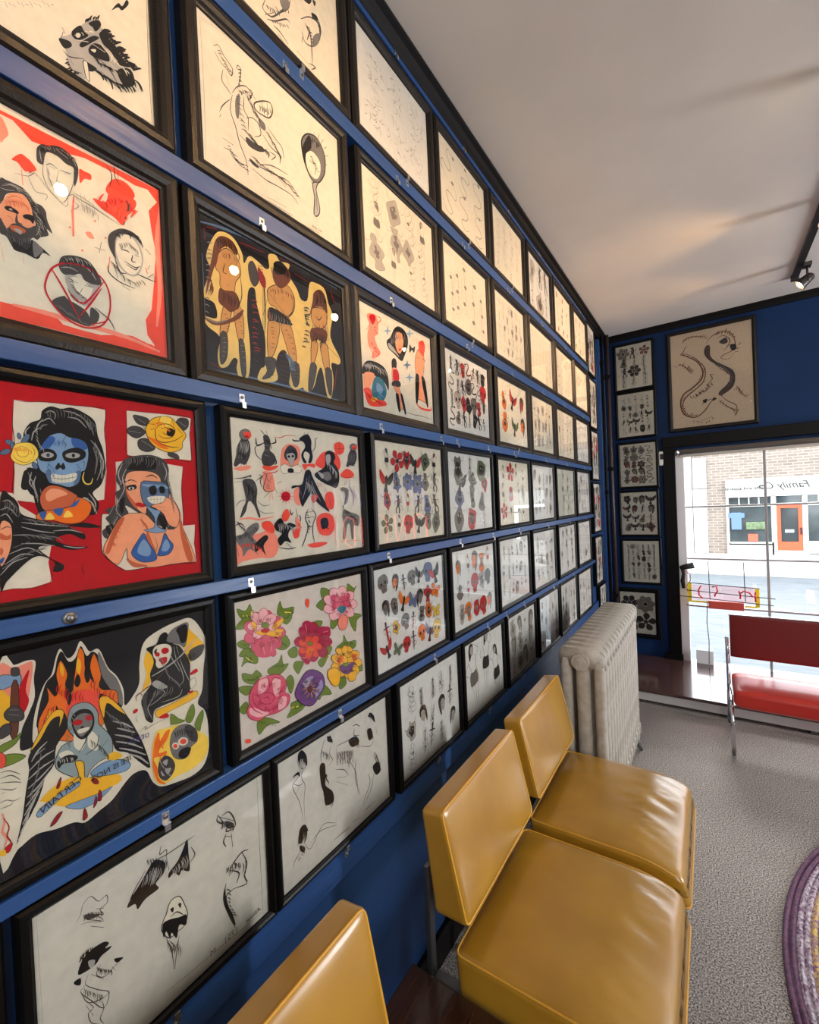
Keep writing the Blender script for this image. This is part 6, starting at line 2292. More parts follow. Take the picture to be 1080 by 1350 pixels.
18 1 28 1215 805 19 -20 8 -20
18 1 28 1197 800 19 -18 7 -22
18 1 28 1190 798 17 -16 5 -18
18 1 28 1174 796 16 -24 -1 -21
18 1 27 1135 800 -2 -23 -18 -15
18 1 27 1129 804 -4 -22 -16 -16
18 1 27 1108 813 0 -22 -16 -16
18 1 27 1095 821 -4 -22 -18 -16
18 1 27 1071 843 -24 -7 -27 3
18 1 27 1067 850 -21 -6 -26 1
18 1 27 1061 860 -19 -8 -27 3
18 1 27 1054 873 -20 -6 -22 1
18 1 27 1051 901 -28 9 -24 17
18 1 27 1056 912 -20 4 -18 11
18 1 27 1061 921 -29 8 -22 13
18 1 27 1064 928 -25 8 -20 13
18 1 27 1084 947 -16 15 -5 18
18 1 27 1099 950 -11 17 -1 17
18 1 27 1113 952 -21 20 -5 21
18 1 27 1126 955 -18 22 -5 22
18 1 27 1161 953 -1 20 14 17
18 1 28 1176 946 -1 21 16 16
18 1 28 1186 941 8 18 19 12
18 1 28 1204 933 -1 24 17 17
18 1 28 1227 912 26 9 29 -1
18 1 28 1235 900 19 10 26 3
18 1 28 1241 888 21 10 26 1
18 1 28 1245 881 26 10 30 -1
18 1 22 369 269 22 -11 18 -16
18 1 22 365 260 25 -14 20 -19
18 1 22 359 244 28 -10 25 -20
18 1 22 354 234 26 -14 22 -20
18 1 22 340 222 13 -24 4 -23
18 1 22 326 221 16 -21 4 -21
18 1 22 311 219 12 -21 4 -22
18 1 21 295 218 12 -26 1 -23
18 1 21 274 223 -3 -23 -13 -16
18 1 21 256 235 -1 -24 -13 -16
18 1 21 242 246 -4 -16 -14 -10
18 1 21 236 250 0 -24 -11 -17
18 1 21 211 277 -20 -6 -22 4
18 1 21 204 292 -21 -6 -27 6
18 1 21 200 303 -21 -7 -26 4
18 1 21 194 318 -17 -6 -20 3
18 1 21 192 345 -22 10 -20 18
18 1 21 196 354 -27 12 -22 21
18 1 21 201 365 -20 10 -17 15
18 1 21 206 378 -20 9 -17 15
18 1 21 223 392 -16 25 -3 25
18 1 21 238 394 -15 22 -3 24
18 1 21 244 394 -13 23 -2 21
18 1 21 258 395 -20 25 -7 26
18 1 21 287 390 4 24 18 15
18 1 21 303 379 3 18 11 13
18 1 21 312 373 3 21 15 14
18 1 22 330 361 1 26 17 16
18 1 22 351 337 14 9 23 -2
18 1 22 355 326 19 9 27 -4
18 1 22 362 311 19 5 24 -3
18 1 22 366 299 23 9 30 -3
1 1 25 783 185 23 -10 18 -16
1 1 25 779 176 17 -9 12 -13
1 1 25 775 172 24 -10 18 -17
1 1 25 770 162 25 -9 20 -16
1 1 25 756 149 10 -18 1 -19
1 1 25 745 148 12 -17 3 -18
1 1 25 733 148 14 -17 7 -18
1 1 25 728 147 12 -18 2 -17
1 1 24 700 155 -2 -14 -10 -9
1 1 24 690 162 -5 -14 -13 -8
1 1 24 683 166 -5 -12 -11 -8
1 1 24 670 175 -1 -18 -10 -11
1 1 24 653 190 -16 -5 -22 4
1 1 24 647 205 -17 -2 -17 3
1 1 24 642 212 -17 -5 -21 4
1 1 24 639 221 -18 -2 -20 4
1 1 24 635 245 -17 8 -17 13
1 1 24 639 250 -18 7 -13 12
1 1 24 645 262 -21 8 -17 14
1 1 24 647 267 -17 9 -12 12
1 1 24 661 280 -14 16 -4 17
1 1 24 668 280 -12 15 -4 16
1 1 24 679 282 -15 18 -5 18
1 1 24 688 283 -12 14 -4 15
1 1 24 717 275 1 18 12 13
1 1 25 726 269 3 13 12 7
1 1 25 735 264 5 13 12 7
1 1 25 746 256 5 13 13 6
1 1 25 766 239 13 5 21 -3
1 1 25 771 229 12 4 17 -2
1 1 25 774 219 19 3 23 -4
1 1 25 783 205 15 5 20 -2
27 1 29 1283 264 25 -10 21 -14
27 1 29 1278 252 20 -9 18 -13
27 1 29 1275 246 30 -8 27 -18
27 1 29 1267 233 25 -11 20 -16
27 1 29 1250 221 17 -21 1 -21
27 1 28 1234 221 19 -24 5 -24
27 1 28 1223 220 16 -20 6 -21
27 1 28 1209 220 19 -18 10 -19
27 1 28 1173 227 1 -19 -12 -13
27 1 28 1165 233 -4 -22 -19 -14
27 1 28 1154 239 -3 -14 -12 -10
27 1 28 1141 247 -3 -16 -12 -10
27 1 28 1114 271 -22 -7 -28 4
27 1 27 1109 283 -20 -7 -26 4
27 1 27 1105 292 -24 -6 -28 6
27 1 27 1099 303 -20 -4 -21 4
27 1 27 1095 333 -21 7 -17 13
27 1 27 1097 340 -23 8 -18 13
27 1 27 1105 352 -28 10 -22 17
27 1 27 1109 359 -25 10 -20 18
27 1 28 1123 372 -18 20 -7 22
27 1 28 1141 374 -14 19 -5 20
27 1 28 1154 374 -16 19 -5 18
27 1 28 1166 375 -17 22 -3 21
27 1 28 1201 369 1 18 15 13
27 1 28 1214 361 1 18 13 13
27 1 28 1225 356 1 19 17 14
27 1 28 1240 346 4 15 14 10
27 1 29 1260 329 21 5 26 -3
27 1 29 1268 314 24 9 31 -2
27 1 29 1274 300 21 4 26 -5
27 1 29 1280 288 24 6 28 -6
14 1 19 59 1028 9 -7 5 -11
14 1 19 76 1021 10 -10 4 -11
14 1 20 107 1005 8 -10 4 -12
14 1 20 121 998 12 -11 6 -14
14 1 20 142 992 12 -10 5 -14
14 1 20 147 1007 9 -12 4 -14
14 1 20 152 1028 10 -11 5 -12
14 1 20 156 1041 9 -11 4 -13
14 1 22 479 963 13 -6 11 -9
14 1 22 499 955 11 -4 10 -8
14 1 23 518 946 12 -5 8 -7
14 1 23 533 939 11 -7 7 -8
14 1 23 543 935 12 -5 9 -9
14 1 23 515 920 8 -6 5 -6
14 1 22 496 910 10 -5 6 -8
14 1 22 477 900 14 -6 10 -9
14 1 19 56 802 6 -6 5 -9
14 1 19 66 796 8 -8 4 -11
14 1 19 79 790 6 -8 2 -9
14 1 20 96 781 8 -7 5 -10
14 1 20 101 779 6 -8 2 -8
14 1 20 106 759 7 -7 3 -8
14 1 20 107 750 8 -11 0 -11
14 1 20 110 738 10 -10 5 -12
14 1 19 71 713 7 -10 1 -10
14 1 20 83 705 5 -8 3 -9
14 1 20 105 689 6 -10 2 -10
14 1 20 111 684 8 -11 3 -10
14 1 20 122 671 5 -10 1 -10
14 1 20 119 666 8 -11 2 -12
14 1 20 114 655 6 -12 3 -11
14 1 20 109 646 6 -7 2 -8
14 1 22 431 711 -5 -6 -7 0
14 1 22 437 705 -7 -7 -10 -3
14 1 22 443 699 -5 -4 -8 -1
14 1 22 449 693 -5 -7 -10 -3
14 1 22 454 691 -5 -9 -9 -4
14 1 22 459 685 -5 -5 -9 -3
14 1 22 467 679 -2 -7 -7 -6
14 1 22 471 675 -5 -9 -12 -3
14 1 20 79 529 9 -14 3 -16
14 1 20 95 520 6 -13 0 -14
14 1 20 107 513 7 -10 1 -10
14 1 20 118 507 5 -11 1 -10
14 1 20 132 503 8 -9 3 -9
14 1 20 140 507 6 -9 2 -11
14 1 20 156 515 9 -15 2 -14
14 1 20 166 520 8 -14 2 -13
14 1 21 187 154 -2 -8 -6 -5
14 1 21 200 146 -1 -10 -4 -7
14 1 21 211 139 0 -10 -6 -7
14 1 21 229 126 0 -11 -6 -9
14 1 21 248 116 -1 -10 -5 -6
14 1 21 270 102 -2 -7 -7 -4
14 1 22 290 91 1 -11 -5 -9
14 1 22 313 78 1 -14 -5 -10
14 1 23 530 118 -7 -7 -12 0
14 1 23 547 117 -7 -5 -10 -1
14 1 23 561 117 -5 -10 -13 -3
14 1 24 581 118 -10 -9 -14 -2
14 1 24 602 116 -6 -6 -11 -3
14 1 24 605 117 -7 -6 -13 -2
14 1 24 618 116 -9 -4 -14 1
14 1 24 625 116 -13 -6 -16 0
14 1 26 884 469 11 -12 5 -12
14 1 26 900 471 11 -12 5 -12
14 1 26 916 474 9 -12 4 -11
14 1 26 930 477 8 -11 1 -10
14 1 26 938 474 10 -13 1 -12
14 1 26 920 450 10 -10 5 -10
14 1 26 905 432 12 -11 7 -13
14 1 26 892 417 14 -10 5 -12
14 1 28 1163 505 6 -15 -3 -15
14 1 28 1185 499 8 -15 -3 -13
14 1 28 1201 495 8 -14 1 -14
14 1 28 1225 488 6 -14 -3 -12
14 1 28 1250 481 8 -15 -1 -15
14 1 28 1259 478 8 -13 1 -13
14 1 29 1270 475 6 -16 -3 -14
14 1 29 1286 471 6 -13 -1 -12
14 1 21 328 534 2 10 7 7
14 1 22 346 528 -1 14 7 9
14 1 22 355 524 6 9 8 5
14 1 22 376 518 -3 15 7 12
14 1 22 390 513 -1 16 7 12
14 1 22 404 509 -1 9 5 8
14 1 22 415 505 0 17 7 14
14 1 22 425 502 -3 15 8 11
29 1 26 67 1018 8 -5 3 -9
29 1 26 97 1011 8 -7 3 -8
29 1 26 133 1016 7 -7 2 -10
29 1 26 138 1030 10 -9 5 -11
29 1 30 462 954 11 -4 8 -7
29 1 30 482 949 9 -2 8 -6
29 1 30 501 945 8 -3 9 -6
29 1 30 516 941 10 -4 5 -7
29 1 26 77 696 5 -7 3 -5
29 1 26 88 684 6 -7 3 -9
29 1 26 100 672 5 -7 1 -6
29 1 26 117 655 7 -7 3 -7
29 1 31 498 143 -6 -6 -10 -3
29 1 31 516 139 -2 -5 -7 -2
29 1 31 548 131 -3 -6 -9 -3
29 1 31 560 128 -5 -7 -9 -2
29 1 34 899 406 6 -5 2 -5
29 1 34 910 418 10 -7 5 -9
29 1 35 923 430 6 -4 2 -5
29 1 35 936 445 10 -8 5 -9''',
'genies':'''24 1 10 22 1085 313 21 458 -11 588 -11
24 1 17 1381 1084 -4 -560 0 -492
24 1 18 1377 32 -295 24 -442 38
24 1 10 22 1085 2 -572
24 1 22 192 916 20 28 15 47 38 15 36 -57 40 7 1 -47 -37 -9 18 -45 -38 30 36 -67 -75 54 -37 15
1 0 0 236 925 62 -50 -26 -1 -37 22
0 1 45 241 891 68 -62
0 1 30 257 840 63 -59
0 1 38 287 915 38 -23
0 0 0 185 629 28 63 51 15 52 -7 25 -29 -21 -13 33 -13 -14 -11 -40 -3 -27 -22 -50 1
3 0 0 236 657 31 -20 -8 -31 -18 9
24 1 23 233 585 -15 -46 60 -86 50 -63 -30 -63 -60 104 -45 88 25 20
24 1 24 297 587 -27 -35 36 -50 55 12 42 10
24 1 24 348 526 18 -40
24 1 23 193 519 33 -91 75 -42 34 13
24 1 23 226 428 23 -52 -26 -5 10 -62 36 -47
24 1 24 288 383 10 -56 -21 -39 17 -48
24 1 22 183 586 19 12
24 1 23 245 574 61 -86
24 1 23 213 426 34 -93
0 0 0 166 603 30 -6 -2 -36 -23 20
0 0 0 363 559 47 -34 -35 0
0 0 0 445 797 16 36 62 58 64 68 32 11 54 -55 -11 -60 -50 -31 14 -44 -79 -6 -46 -29 -13 43
0 0 0 694 832 52 32 37 44 39 62 4 -91 2 -126 -51 37 -19 -22 -32 41 -34 -10
24 1 34 554 916 -18 -68 -32 -40
24 1 35 602 932 -20 -85
24 1 35 633 926 -3 -65
24 1 37 728 842 36 27
24 1 35 619 970 65 -11 102 0 90 3
24 1 38 845 902 24 -70 -38 -28
24 1 33 452 800 25 60 79 88
24 1 35 655 1038 -11 -52 41 6 -2 -50
24 1 36 683 942 12 -93
3 1 42 546 906 -26 -63
3 1 44 617 921 -19 -69
3 1 47 790 868 -12 -61
24 1 51 1051 999 -12 -40 48 -49 -36 80
24 1 52 1080 972 52 -3 39 -72 7 -63 -52 33
24 1 53 1127 885 -23 -43 63 -20
24 1 53 1103 824 -23 -42 18 -50
24 1 53 1144 798 5 -100
24 1 51 1060 975 110 -97
24 1 52 1092 812 51 -33
1 0 0 1108 916 61 -57 -23 -24 -40 35
4 0 0 664 582 29 63 59 -11 30 -77 17 -83 -24 -52 -35 -6 -67 5 -42 86 16 55
0 3 27 664 582 29 63 59 -11 30 -77 17 -83 -24 -52 -35 -6 -67 5 -42 86 16 55
0 0 0 638 536 41 0 66 -36 47 -21 -8 -64 -42 35 -21 -70 -30 61 -11 -35 -21 69 -18 -27
0 0 0 690 595 22 -3 -7 -29
0 0 0 741 590 20 -9 -7 -29
0 1 37 688 546 42 1 40 -50
24 1 28 657 435 28 -109 10 -130
24 1 28 739 383 -22 -86 -19 -107
24 1 28 672 405 30 -60 -18 -36
24 1 28 729 357 -29 -62
24 1 54 1108 534 45 45 67 31 55 -17
24 1 55 1220 610 39 -106 -27 -80 18 -73 -107 41
24 1 54 1129 537 61 -63 -25 -60
24 1 53 1084 475 -26 -95 34 -141 45 -133
24 1 55 1143 392 -64 -9 15 -107 34 -143
24 1 56 1250 550 -6 -114
24 1 55 1163 571 40 -67
0 1 96 1072 445 0 -114 40 -108 26 -98
3 1 26 559 918 -3 -32 -16 -19
3 1 26 565 920 -2 -41 -21 -23
3 1 26 578 924 0 -52 -21 -31
3 1 26 584 926 7 -58 -16 -41
3 1 26 594 929 5 -52 -14 -36
3 1 26 602 932 6 -63 -19 -41
3 1 26 614 923 -3 -53 -23 -31
3 1 26 620 919 0 -56 -22 -33
3 1 26 629 912 5 -37 -11 -24
3 1 26 643 902 3 -37 -14 -24
0 1 41 477 860 -2 -26 -13 -13
0 1 42 489 864 -3 -20 -11 -11
0 1 42 499 868 -1 -21 -9 -10
0 1 42 508 870 5 -46 -13 -31
0 1 42 513 872 1 -30 -11 -19
0 1 42 525 874 -2 -31 -16 -17
0 1 42 535 873 -3 -32 -16 -16
0 1 43 546 870 -3 -35 -18 -19
0 1 43 566 865 -9 -24 -21 -11
0 1 43 575 865 -4 -43 -21 -22
3 1 27 718 839 2 -22 -8 -14
3 1 27 728 842 5 -36 -8 -26
3 1 28 738 845 6 -31 -8 -22
3 1 28 752 849 7 -33 -5 -24
3 1 28 758 851 5 -30 -6 -20
3 1 28 775 856 6 -27 -3 -22
3 1 28 782 858 10 -47 -11 -35
3 1 28 793 861 12 -42 -5 -33
3 1 28 809 866 10 -48 -12 -34
24 1 22 225 933 4 -19 -2 -18
24 1 22 233 930 4 -15 0 -14
24 1 22 245 927 7 -21 0 -18
24 1 22 250 924 6 -22 1 -18
24 1 23 260 921 5 -21 -1 -19
24 1 23 267 915 6 -24 -1 -19
24 1 23 282 903 7 -25 -3 -19
24 1 23 295 893 3 -13 -1 -12
24 1 23 306 884 6 -18 -1 -15
0 1 37 203 717 -2 -18 -8 -10
0 1 37 210 720 0 -34 -11 -20
0 1 38 218 722 -5 -17 -10 -6
0 1 38 226 724 0 -33 -11 -22
0 1 38 231 726 0 -37 -11 -24
0 1 38 237 728 -1 -28 -10 -17
0 1 38 248 724 6 -40 -9 -28
0 1 38 258 720 0 -39 -15 -20
0 1 39 272 712 -1 -26 -10 -14
0 1 39 281 708 -6 -15 -14 -3
0 1 39 292 702 -1 -26 -11 -13
24 1 15 209 531 5 -35 -8 -23
24 1 15 220 514 4 -35 -8 -22
24 1 15 229 499 2 -19 -5 -14
24 1 15 237 487 1 -20 -7 -11
24 1 16 248 470 3 -18 -3 -14
24 1 16 254 461 4 -21 -3 -14
24 1 16 268 443 1 -33 -10 -21
24 1 16 276 433 6 -32 -5 -23
24 1 16 287 419 0 -17 -6 -11
24 1 16 292 413 2 -16 -4 -11
24 1 18 659 412 7 -32 -5 -24
24 1 18 667 398 9 -38 -4 -28
24 1 19 673 386 9 -40 -4 -28
24 1 19 682 368 9 -51 -10 -34
24 1 19 693 355 10 -37 -3 -28
24 1 19 704 350 6 -27 -5 -21
24 1 19 716 343 13 -46 -5 -35
24 1 19 728 337 14 -56 -6 -44
24 1 32 1092 585 3 -23 -7 -18
24 1 32 1107 582 0 -21 -7 -14
24 1 32 1119 581 4 -45 -16 -26
24 1 32 1134 581 6 -40 -10 -27
24 1 33 1155 577 7 -32 -8 -21
24 1 33 1163 571 5 -28 -7 -18
24 1 33 1188 554 1 -22 -9 -15
24 1 33 1201 545 1 -30 -15 -17
24 1 33 1224 529 7 -45 -13 -28
24 1 32 1082 434 17 -17 14 -22
24 1 32 1086 402 18 -19 13 -22
24 1 32 1090 367 12 -15 10 -19
24 1 32 1093 340 8 -14 5 -14
24 1 32 1097 306 10 -16 6 -14
24 1 33 1108 270 12 -15 10 -17
24 1 33 1115 242 18 -18 12 -19
24 1 33 1122 219 18 -19 14 -22
24 1 41 1072 939 7 -36 -12 -24
24 1 42 1090 928 5 -30 -10 -19
24 1 42 1102 920 9 -28 -3 -23
24 1 42 1122 908 3 -27 -9 -19
24 1 42 1139 894 6 -35 -8 -24
24 1 43 1148 882 10 -27 -4 -23
24 1 43 1158 870 7 -36 -10 -24
24 1 25 565 1009 7 -21 -3 -15
24 1 26 585 1000 5 -25 -4 -18
24 1 26 597 995 8 -18 4 -19
24 1 26 617 988 7 -30 -6 -21
24 1 26 635 970 7 -31 -6 -23
24 1 27 657 950 3 -14 -4 -10
24 1 27 674 933 7 -33 -7 -25
24 1 23 274 591 7 -20 0 -15
24 1 24 286 576 5 -21 -2 -15
24 1 24 294 566 3 -21 -5 -15
24 1 24 304 552 8 -22 0 -19
24 1 24 315 541 3 -13 0 -10
24 1 24 326 530 5 -18 -3 -12
24 1 24 339 519 6 -23 -1 -17''',
'pinups':'''24 1 30 249 1056 -36 -50 27 -82 -25 -55 -55 -20 -3 -49 56 -133 26 -118 2 -70
24 1 30 292 1035 27 -100 -58 -39 -5 -66 30 -68 -20 -127 1 -172
24 1 29 163 897 74 -31
24 1 30 232 792 -46 -42
24 1 33 541 1057 -28 -59 -30 -76 8 -75
24 1 33 610 951 -17 -65 34 -72 -53 -28
24 1 34 685 897 -11 -163
24 1 34 659 705 117 -62 50 -84
24 1 34 667 626 131 -61
24 1 34 664 590 156 -123
24 1 36 862 676 76 -157 15 -206
24 1 37 949 671 -28 -182 60 -211
24 1 38 1015 758 149 -72 67 30
24 1 39 1148 898 -35 -45
24 1 40 1273 843 10 -88
24 1 40 1222 596 26 -96 60 -93
24 1 39 1114 426 23 -115 -134 -145
24 1 40 1206 377 -58 -133 -131 -97
24 1 31 254 265 64 -77 149 115 172 -90
24 1 32 321 238 120 28 197 -71
24 1 31 220 253 -79 -47 -23 -42
24 1 31 251 215 -88 -7
24 1 33 514 454 10 -50
24 1 34 686 915 108 -13 112 -14
0 0 0 227 1067 45 12 47 -75 -1 -86 -31 50 -25 -55 -39 88
3 0 0 239 1010 39 -16 1 -56 -31 -1
0 0 0 153 903 65 16 19 -53 -31 29
24 1 29 156 851 55 -47 54 -13
0 0 0 466 842 61 -14 3 -129 -4 -70 82 -101 7 -96 -101 22 -17 119 -29 106
0 0 0 579 1058 49 -41 5 -39 -57 36
0 1 69 695 854 -2 -120
0 1 69 729 842 -2 -122
0 1 70 761 830 -3 -122
0 1 71 793 818 -2 -123
0 1 71 829 805 -3 -124
0 1 72 865 791 -3 -125
0 1 73 904 776 -3 -126
0 0 0 849 895 115 -14 39 -78 -103 0
0 0 0 1155 997 34 31 60 -60 11 -78 -59 78
0 0 0 1130 866 63 -8 25 -94 -65 -11
0 0 0 1196 464 83 0 42 -106 -68 -17 -45 56
24 1 48 914 1002 58 -6 56 -45
24 1 49 940 970 -4 -66 71 -33
0 0 0 181 330 28 101 56 2 29 -73 -44 11 -27 -68
0 0 0 201 292 52 -52 -14 -34 -41 45
25 1 46 591 77 119 -3 110 -12
25 1 49 850 82 116 -14
25 1 51 1028 91 93 -6
0 1 40 233 1052 7 -30 -8 -25
0 1 40 240 1054 8 -37 -12 -27
0 1 40 255 1058 8 -47 -15 -33
0 1 40 262 1060 19 -51 -5 -42
0 1 40 273 1060 17 -47 -7 -38
0 1 40 281 1044 15 -52 -12 -41
0 1 40 293 1022 11 -48 -16 -35
0 1 41 301 1008 13 -50 -16 -35
0 1 43 475 801 23 -25 11 -22
0 1 43 489 783 18 -19 12 -18
0 1 43 505 762 16 -16 9 -17
0 1 44 514 750 18 -30 6 -28
0 1 44 521 741 21 -24 8 -23
0 1 44 526 714 12 -20 -2 -20
0 1 44 530 698 14 -24 -1 -18
0 1 44 537 678 20 -28 9 -26
0 1 44 506 598 -4 -23 -18 -11
0 1 44 518 586 5 -44 -22 -25
0 1 44 530 573 5 -38 -14 -24
0 1 44 546 553 5 -38 -14 -26
0 1 44 551 546 7 -35 -14 -23
0 1 45 569 523 6 -31 -14 -21
0 1 45 576 513 12 -58 -23 -38
0 1 45 586 501 12 -50 -15 -35
0 1 45 600 481 6 -55 -25 -35
0 1 44 569 1062 7 -21 -7 -19
0 1 44 579 1061 9 -18 -1 -15
0 1 44 599 1056 9 -21 -1 -18
0 1 44 604 1054 12 -22 -2 -20
0 1 44 618 1027 9 -22 -4 -19
0 1 45 625 1015 9 -25 -7 -21
24 1 21 489 974 6 -23 -8 -16
24 1 22 503 960 15 -38 -5 -32
24 1 22 517 947 4 -20 -9 -13
24 1 22 533 934 15 -40 -4 -32
24 1 22 543 926 15 -42 -10 -32
24 1 22 555 916 10 -32 -4 -26
24 1 22 571 901 15 -43 -7 -33
0 1 48 882 882 12 -39 -11 -30
0 1 48 899 879 9 -39 -16 -25
0 1 48 914 877 4 -22 -10 -15
0 1 49 925 875 1 -22 -12 -14
0 1 49 939 869 10 -23 -4 -17
0 1 49 947 859 10 -24 -4 -18
0 1 49 969 833 6 -38 -17 -28
0 1 49 980 820 12 -36 -5 -27
2 1 34 690 857 13 -51 -16 -37
2 1 34 706 851 23 -60 -14 -46
2 1 35 719 847 23 -63 -14 -47
2 1 35 743 837 21 -81 -25 -59
2 1 35 761 830 24 -59 -9 -47
2 1 35 780 823 8 -44 -13 -32
2 1 35 796 815 28 -74 -12 -57
2 1 35 812 809 33 -92 -19 -69
2 1 36 831 801 31 -94 -22 -70
2 1 36 845 797 15 -72 -29 -45
2 1 36 870 786 9 -72 -34 -47
2 1 36 881 781 5 -49 -28 -29
0 1 52 1160 1016 11 -19 -4 -17
0 1 52 1175 1013 9 -17 -5 -15
0 1 52 1188 1010 13 -34 -11 -28
0 1 52 1207 1004 17 -31 1 -28
0 1 53 1230 970 15 -25 -2 -22
0 1 53 1239 958 11 -24 2 -19
24 1 40 1238 587 20 -44 -9 -33
24 1 40 1247 570 20 -43 -6 -33
24 1 40 1255 553 17 -46 -9 -35
24 1 40 1264 538 11 -34 -12 -26
24 1 40 1269 519 17 -50 -16 -36
24 1 40 1277 494 18 -34 1 -32
24 1 41 1283 474 27 -43 0 -36
0 1 40 200 422 4 -70 -33 -42
0 1 41 213 423 -3 -54 -32 -29
0 1 41 220 424 12 -57 -18 -38
0 1 41 231 426 1 -54 -28 -31
0 1 41 246 421 7 -66 -29 -41
0 1 41 254 409 10 -55 -15 -37
0 1 41 265 394 7 -70 -30 -42
0 1 41 279 373 -5 -45 -31 -25
24 1 31 205 292 6 -7 6 -11
24 1 31 215 272 8 -10 4 -11
24 1 31 223 259 10 -11 8 -12
24 1 31 235 235 6 -11 3 -11
24 1 31 231 220 11 -15 1 -12
24 1 31 209 210 6 -6 6 -9
24 1 31 191 202 5 -12 2 -10
24 1 30 175 196 6 -11 2 -9
0 1 52 1147 838 14 -29 -5 -22
0 1 52 1165 829 8 -30 -12 -21
0 1 52 1174 825 4 -33 -17 -22
0 1 52 1190 818 14 -33 -6 -26
0 1 52 1201 798 5 -18 -7 -13
0 1 53 1210 780 7 -28 -11 -18''',
'fairy':'''25 1 14 35 1064 518 129 973 282
25 1 14 35 1064 4 -532 -12 -522
24 1 39 136 942 45 37 41 -45 70 -41 -13 -67 -35 21 -61 15 -40 46
24 1 40 207 818 -14 -91 43 -31 35 -23
24 1 41 331 915 11 42 28 -11 -15 -95 -23 -84
24 1 40 281 697 52 88 80 60 57 -24 40 -23
24 1 38 161 466 30 69 69 97
24 1 38 170 455 -11 -31
24 1 40 280 680 -25 -132 40 -102 31 -111 52 -100 13 -109
24 1 42 387 743 -6 -105 37 -41 -6 -105
24 1 43 447 752 76 -82 59 -46
24 1 42 398 583 61 43 60 -10 17 -75 -65 -61
24 1 40 330 404 76 -17 101 14 87 56
24 1 44 606 657 84 -50 65 -29 18 -80
24 1 44 557 555 82 -52 88 -15 -4 -75
24 1 38 177 278 90 3
24 1 38 182 210 64 8 52 -49 56 -15
24 1 39 228 223 52 -49 115 21
24 1 41 398 248 142 18 131 25 138 27 116 -65
24 1 41 435 203 122 -14 153 18 140 5 69 -46
24 1 43 542 302 110 50 160 23
24 1 43 578 184 87 15
24 1 45 715 281 66 -34
24 1 42 390 795 61 28
24 1 43 432 843 39 -5 -34 -76
24 1 40 318 527 -13 89
24 1 44 615 452 66 6 -48 -65
25 1 29 160 923 60 -31 52 -40
25 1 30 224 799 33 -56
25 1 33 518 770 99 89
25 1 32 495 719 94 14
25 1 33 551 811 39 -59
4 0 0 487 765 87 80 77 39 19 -58 -38 -80 -76 -27 -61 0
24 3 54 487 765 87 80 77 39 19 -58 -38 -80 -76 -27 -61 0
24 1 44 529 778 105 5
24 1 44 563 828 25 -104
24 1 45 617 859 -7 -119
1 0 0 389 426 79 1 103 6 -65 -50 -101 -13
1 0 0 409 271 70 -8 19 -22 -61 -3
2 0 0 523 670 61 -9 -3 -55 -52 -1
2 0 0 307 667 41 63 -20 -196 -27 14
2 0 0 997 810 70 94 108 43 79 -48 36 -99 -24 -156 -92 -134 -81 -7 -71 92 -31 115
0 3 63 997 810 70 94 108 43 79 -48 36 -99 -24 -156 -92 -134 -81 -7 -71 92 -31 115
4 0 0 1041 704 83 72 92 -42 -8 -124 -59 -75 -79 12 -34 77
0 0 0 1006 759 87 153 20 -104 -72 -104 -19 -109 -30 97
24 1 50 1019 751 -33 0
24 1 51 1057 826 -25 18
24 1 52 1102 889 -11 33
24 1 53 1155 934 3 45
24 1 53 1205 951 20 53
24 1 54 1246 937 34 55
24 1 54 1274 897 45 48
24 1 54 1284 833 47 34
24 1 54 1273 753 43 15
24 1 53 1245 672 36 -5
24 1 52 1202 598 23 -24
24 1 52 1152 541 5 -38
24 1 51 1099 508 -8 -48
24 1 38 1078 669 79 -11 -20 -90
24 1 39 1108 726 75 -71
24 1 38 1060 600 36 -57
3 0 0 1105 470 69 40 -26 -74 38 -157 -33 -87 -48 -5 18 156
0 3 51 1105 470 69 40 -26 -74 38 -157 -33 -87 -48 -5 18 156
0 1 64 1145 395 6 -155
25 1 43 570 48 200 19
25 1 43 568 21 270 8
25 1 47 935 13 235 19
24 1 30 168 931 18 11 16 4
24 1 30 176 916 20 12 14 0
24 1 30 192 893 16 7 10 -5
24 1 30 200 884 24 11 16 -4
24 1 30 213 867 20 10 17 0
24 1 30 225 859 18 5 11 -8
24 1 30 244 849 21 9 16 0
24 1 30 255 842 20 10 15 -4
24 1 42 340 921 20 15 16 8
24 1 42 343 894 16 15 15 8
24 1 42 345 866 14 13 11 4
24 1 41 346 846 11 9 10 2
24 1 41 343 832 16 14 13 5
24 1 41 338 805 9 6 8 0
24 1 41 335 786 11 9 10 2
24 1 30 311 691 27 15 20 -1
24 1 30 312 675 24 9 17 -8
24 1 30 315 661 16 1 9 -9
24 1 30 317 638 29 15 23 -1
24 1 30 318 631 14 1 9 -6
24 1 30 321 603 23 13 17 1
24 1 30 324 592 18 -3 7 -19
24 1 30 328 571 31 8 23 -8
24 1 30 334 537 28 3 17 -14
24 1 30 337 520 29 14 19 -5
24 1 30 343 491 31 12 21 -8
24 1 30 349 462 31 10 21 -8
24 1 32 410 773 15 -11 1 -26
24 1 32 419 758 14 -6 3 -16
24 1 32 438 736 17 -8 5 -20
24 1 32 443 728 20 -6 6 -23
24 1 32 456 705 15 -10 1 -25
24 1 32 463 696 20 -11 4 -26
24 1 32 481 690 20 -12 2 -29
24 1 32 493 683 14 -4 5 -13
24 1 32 504 676 17 -4 5 -19
24 1 32 512 673 18 -10 1 -27
24 1 41 374 464 21 3 11 -11
24 1 41 389 458 45 10 27 -20
24 1 41 404 453 22 2 13 -9
24 1 41 419 446 44 5 27 -18
24 1 42 429 442 40 -2 20 -30
24 1 42 440 438 37 7 23 -15
24 1 42 458 431 30 -10 12 -29
24 1 42 472 428 45 0 25 -27
24 1 42 490 430 33 4 18 -16
24 1 43 507 432 33 9 25 -8
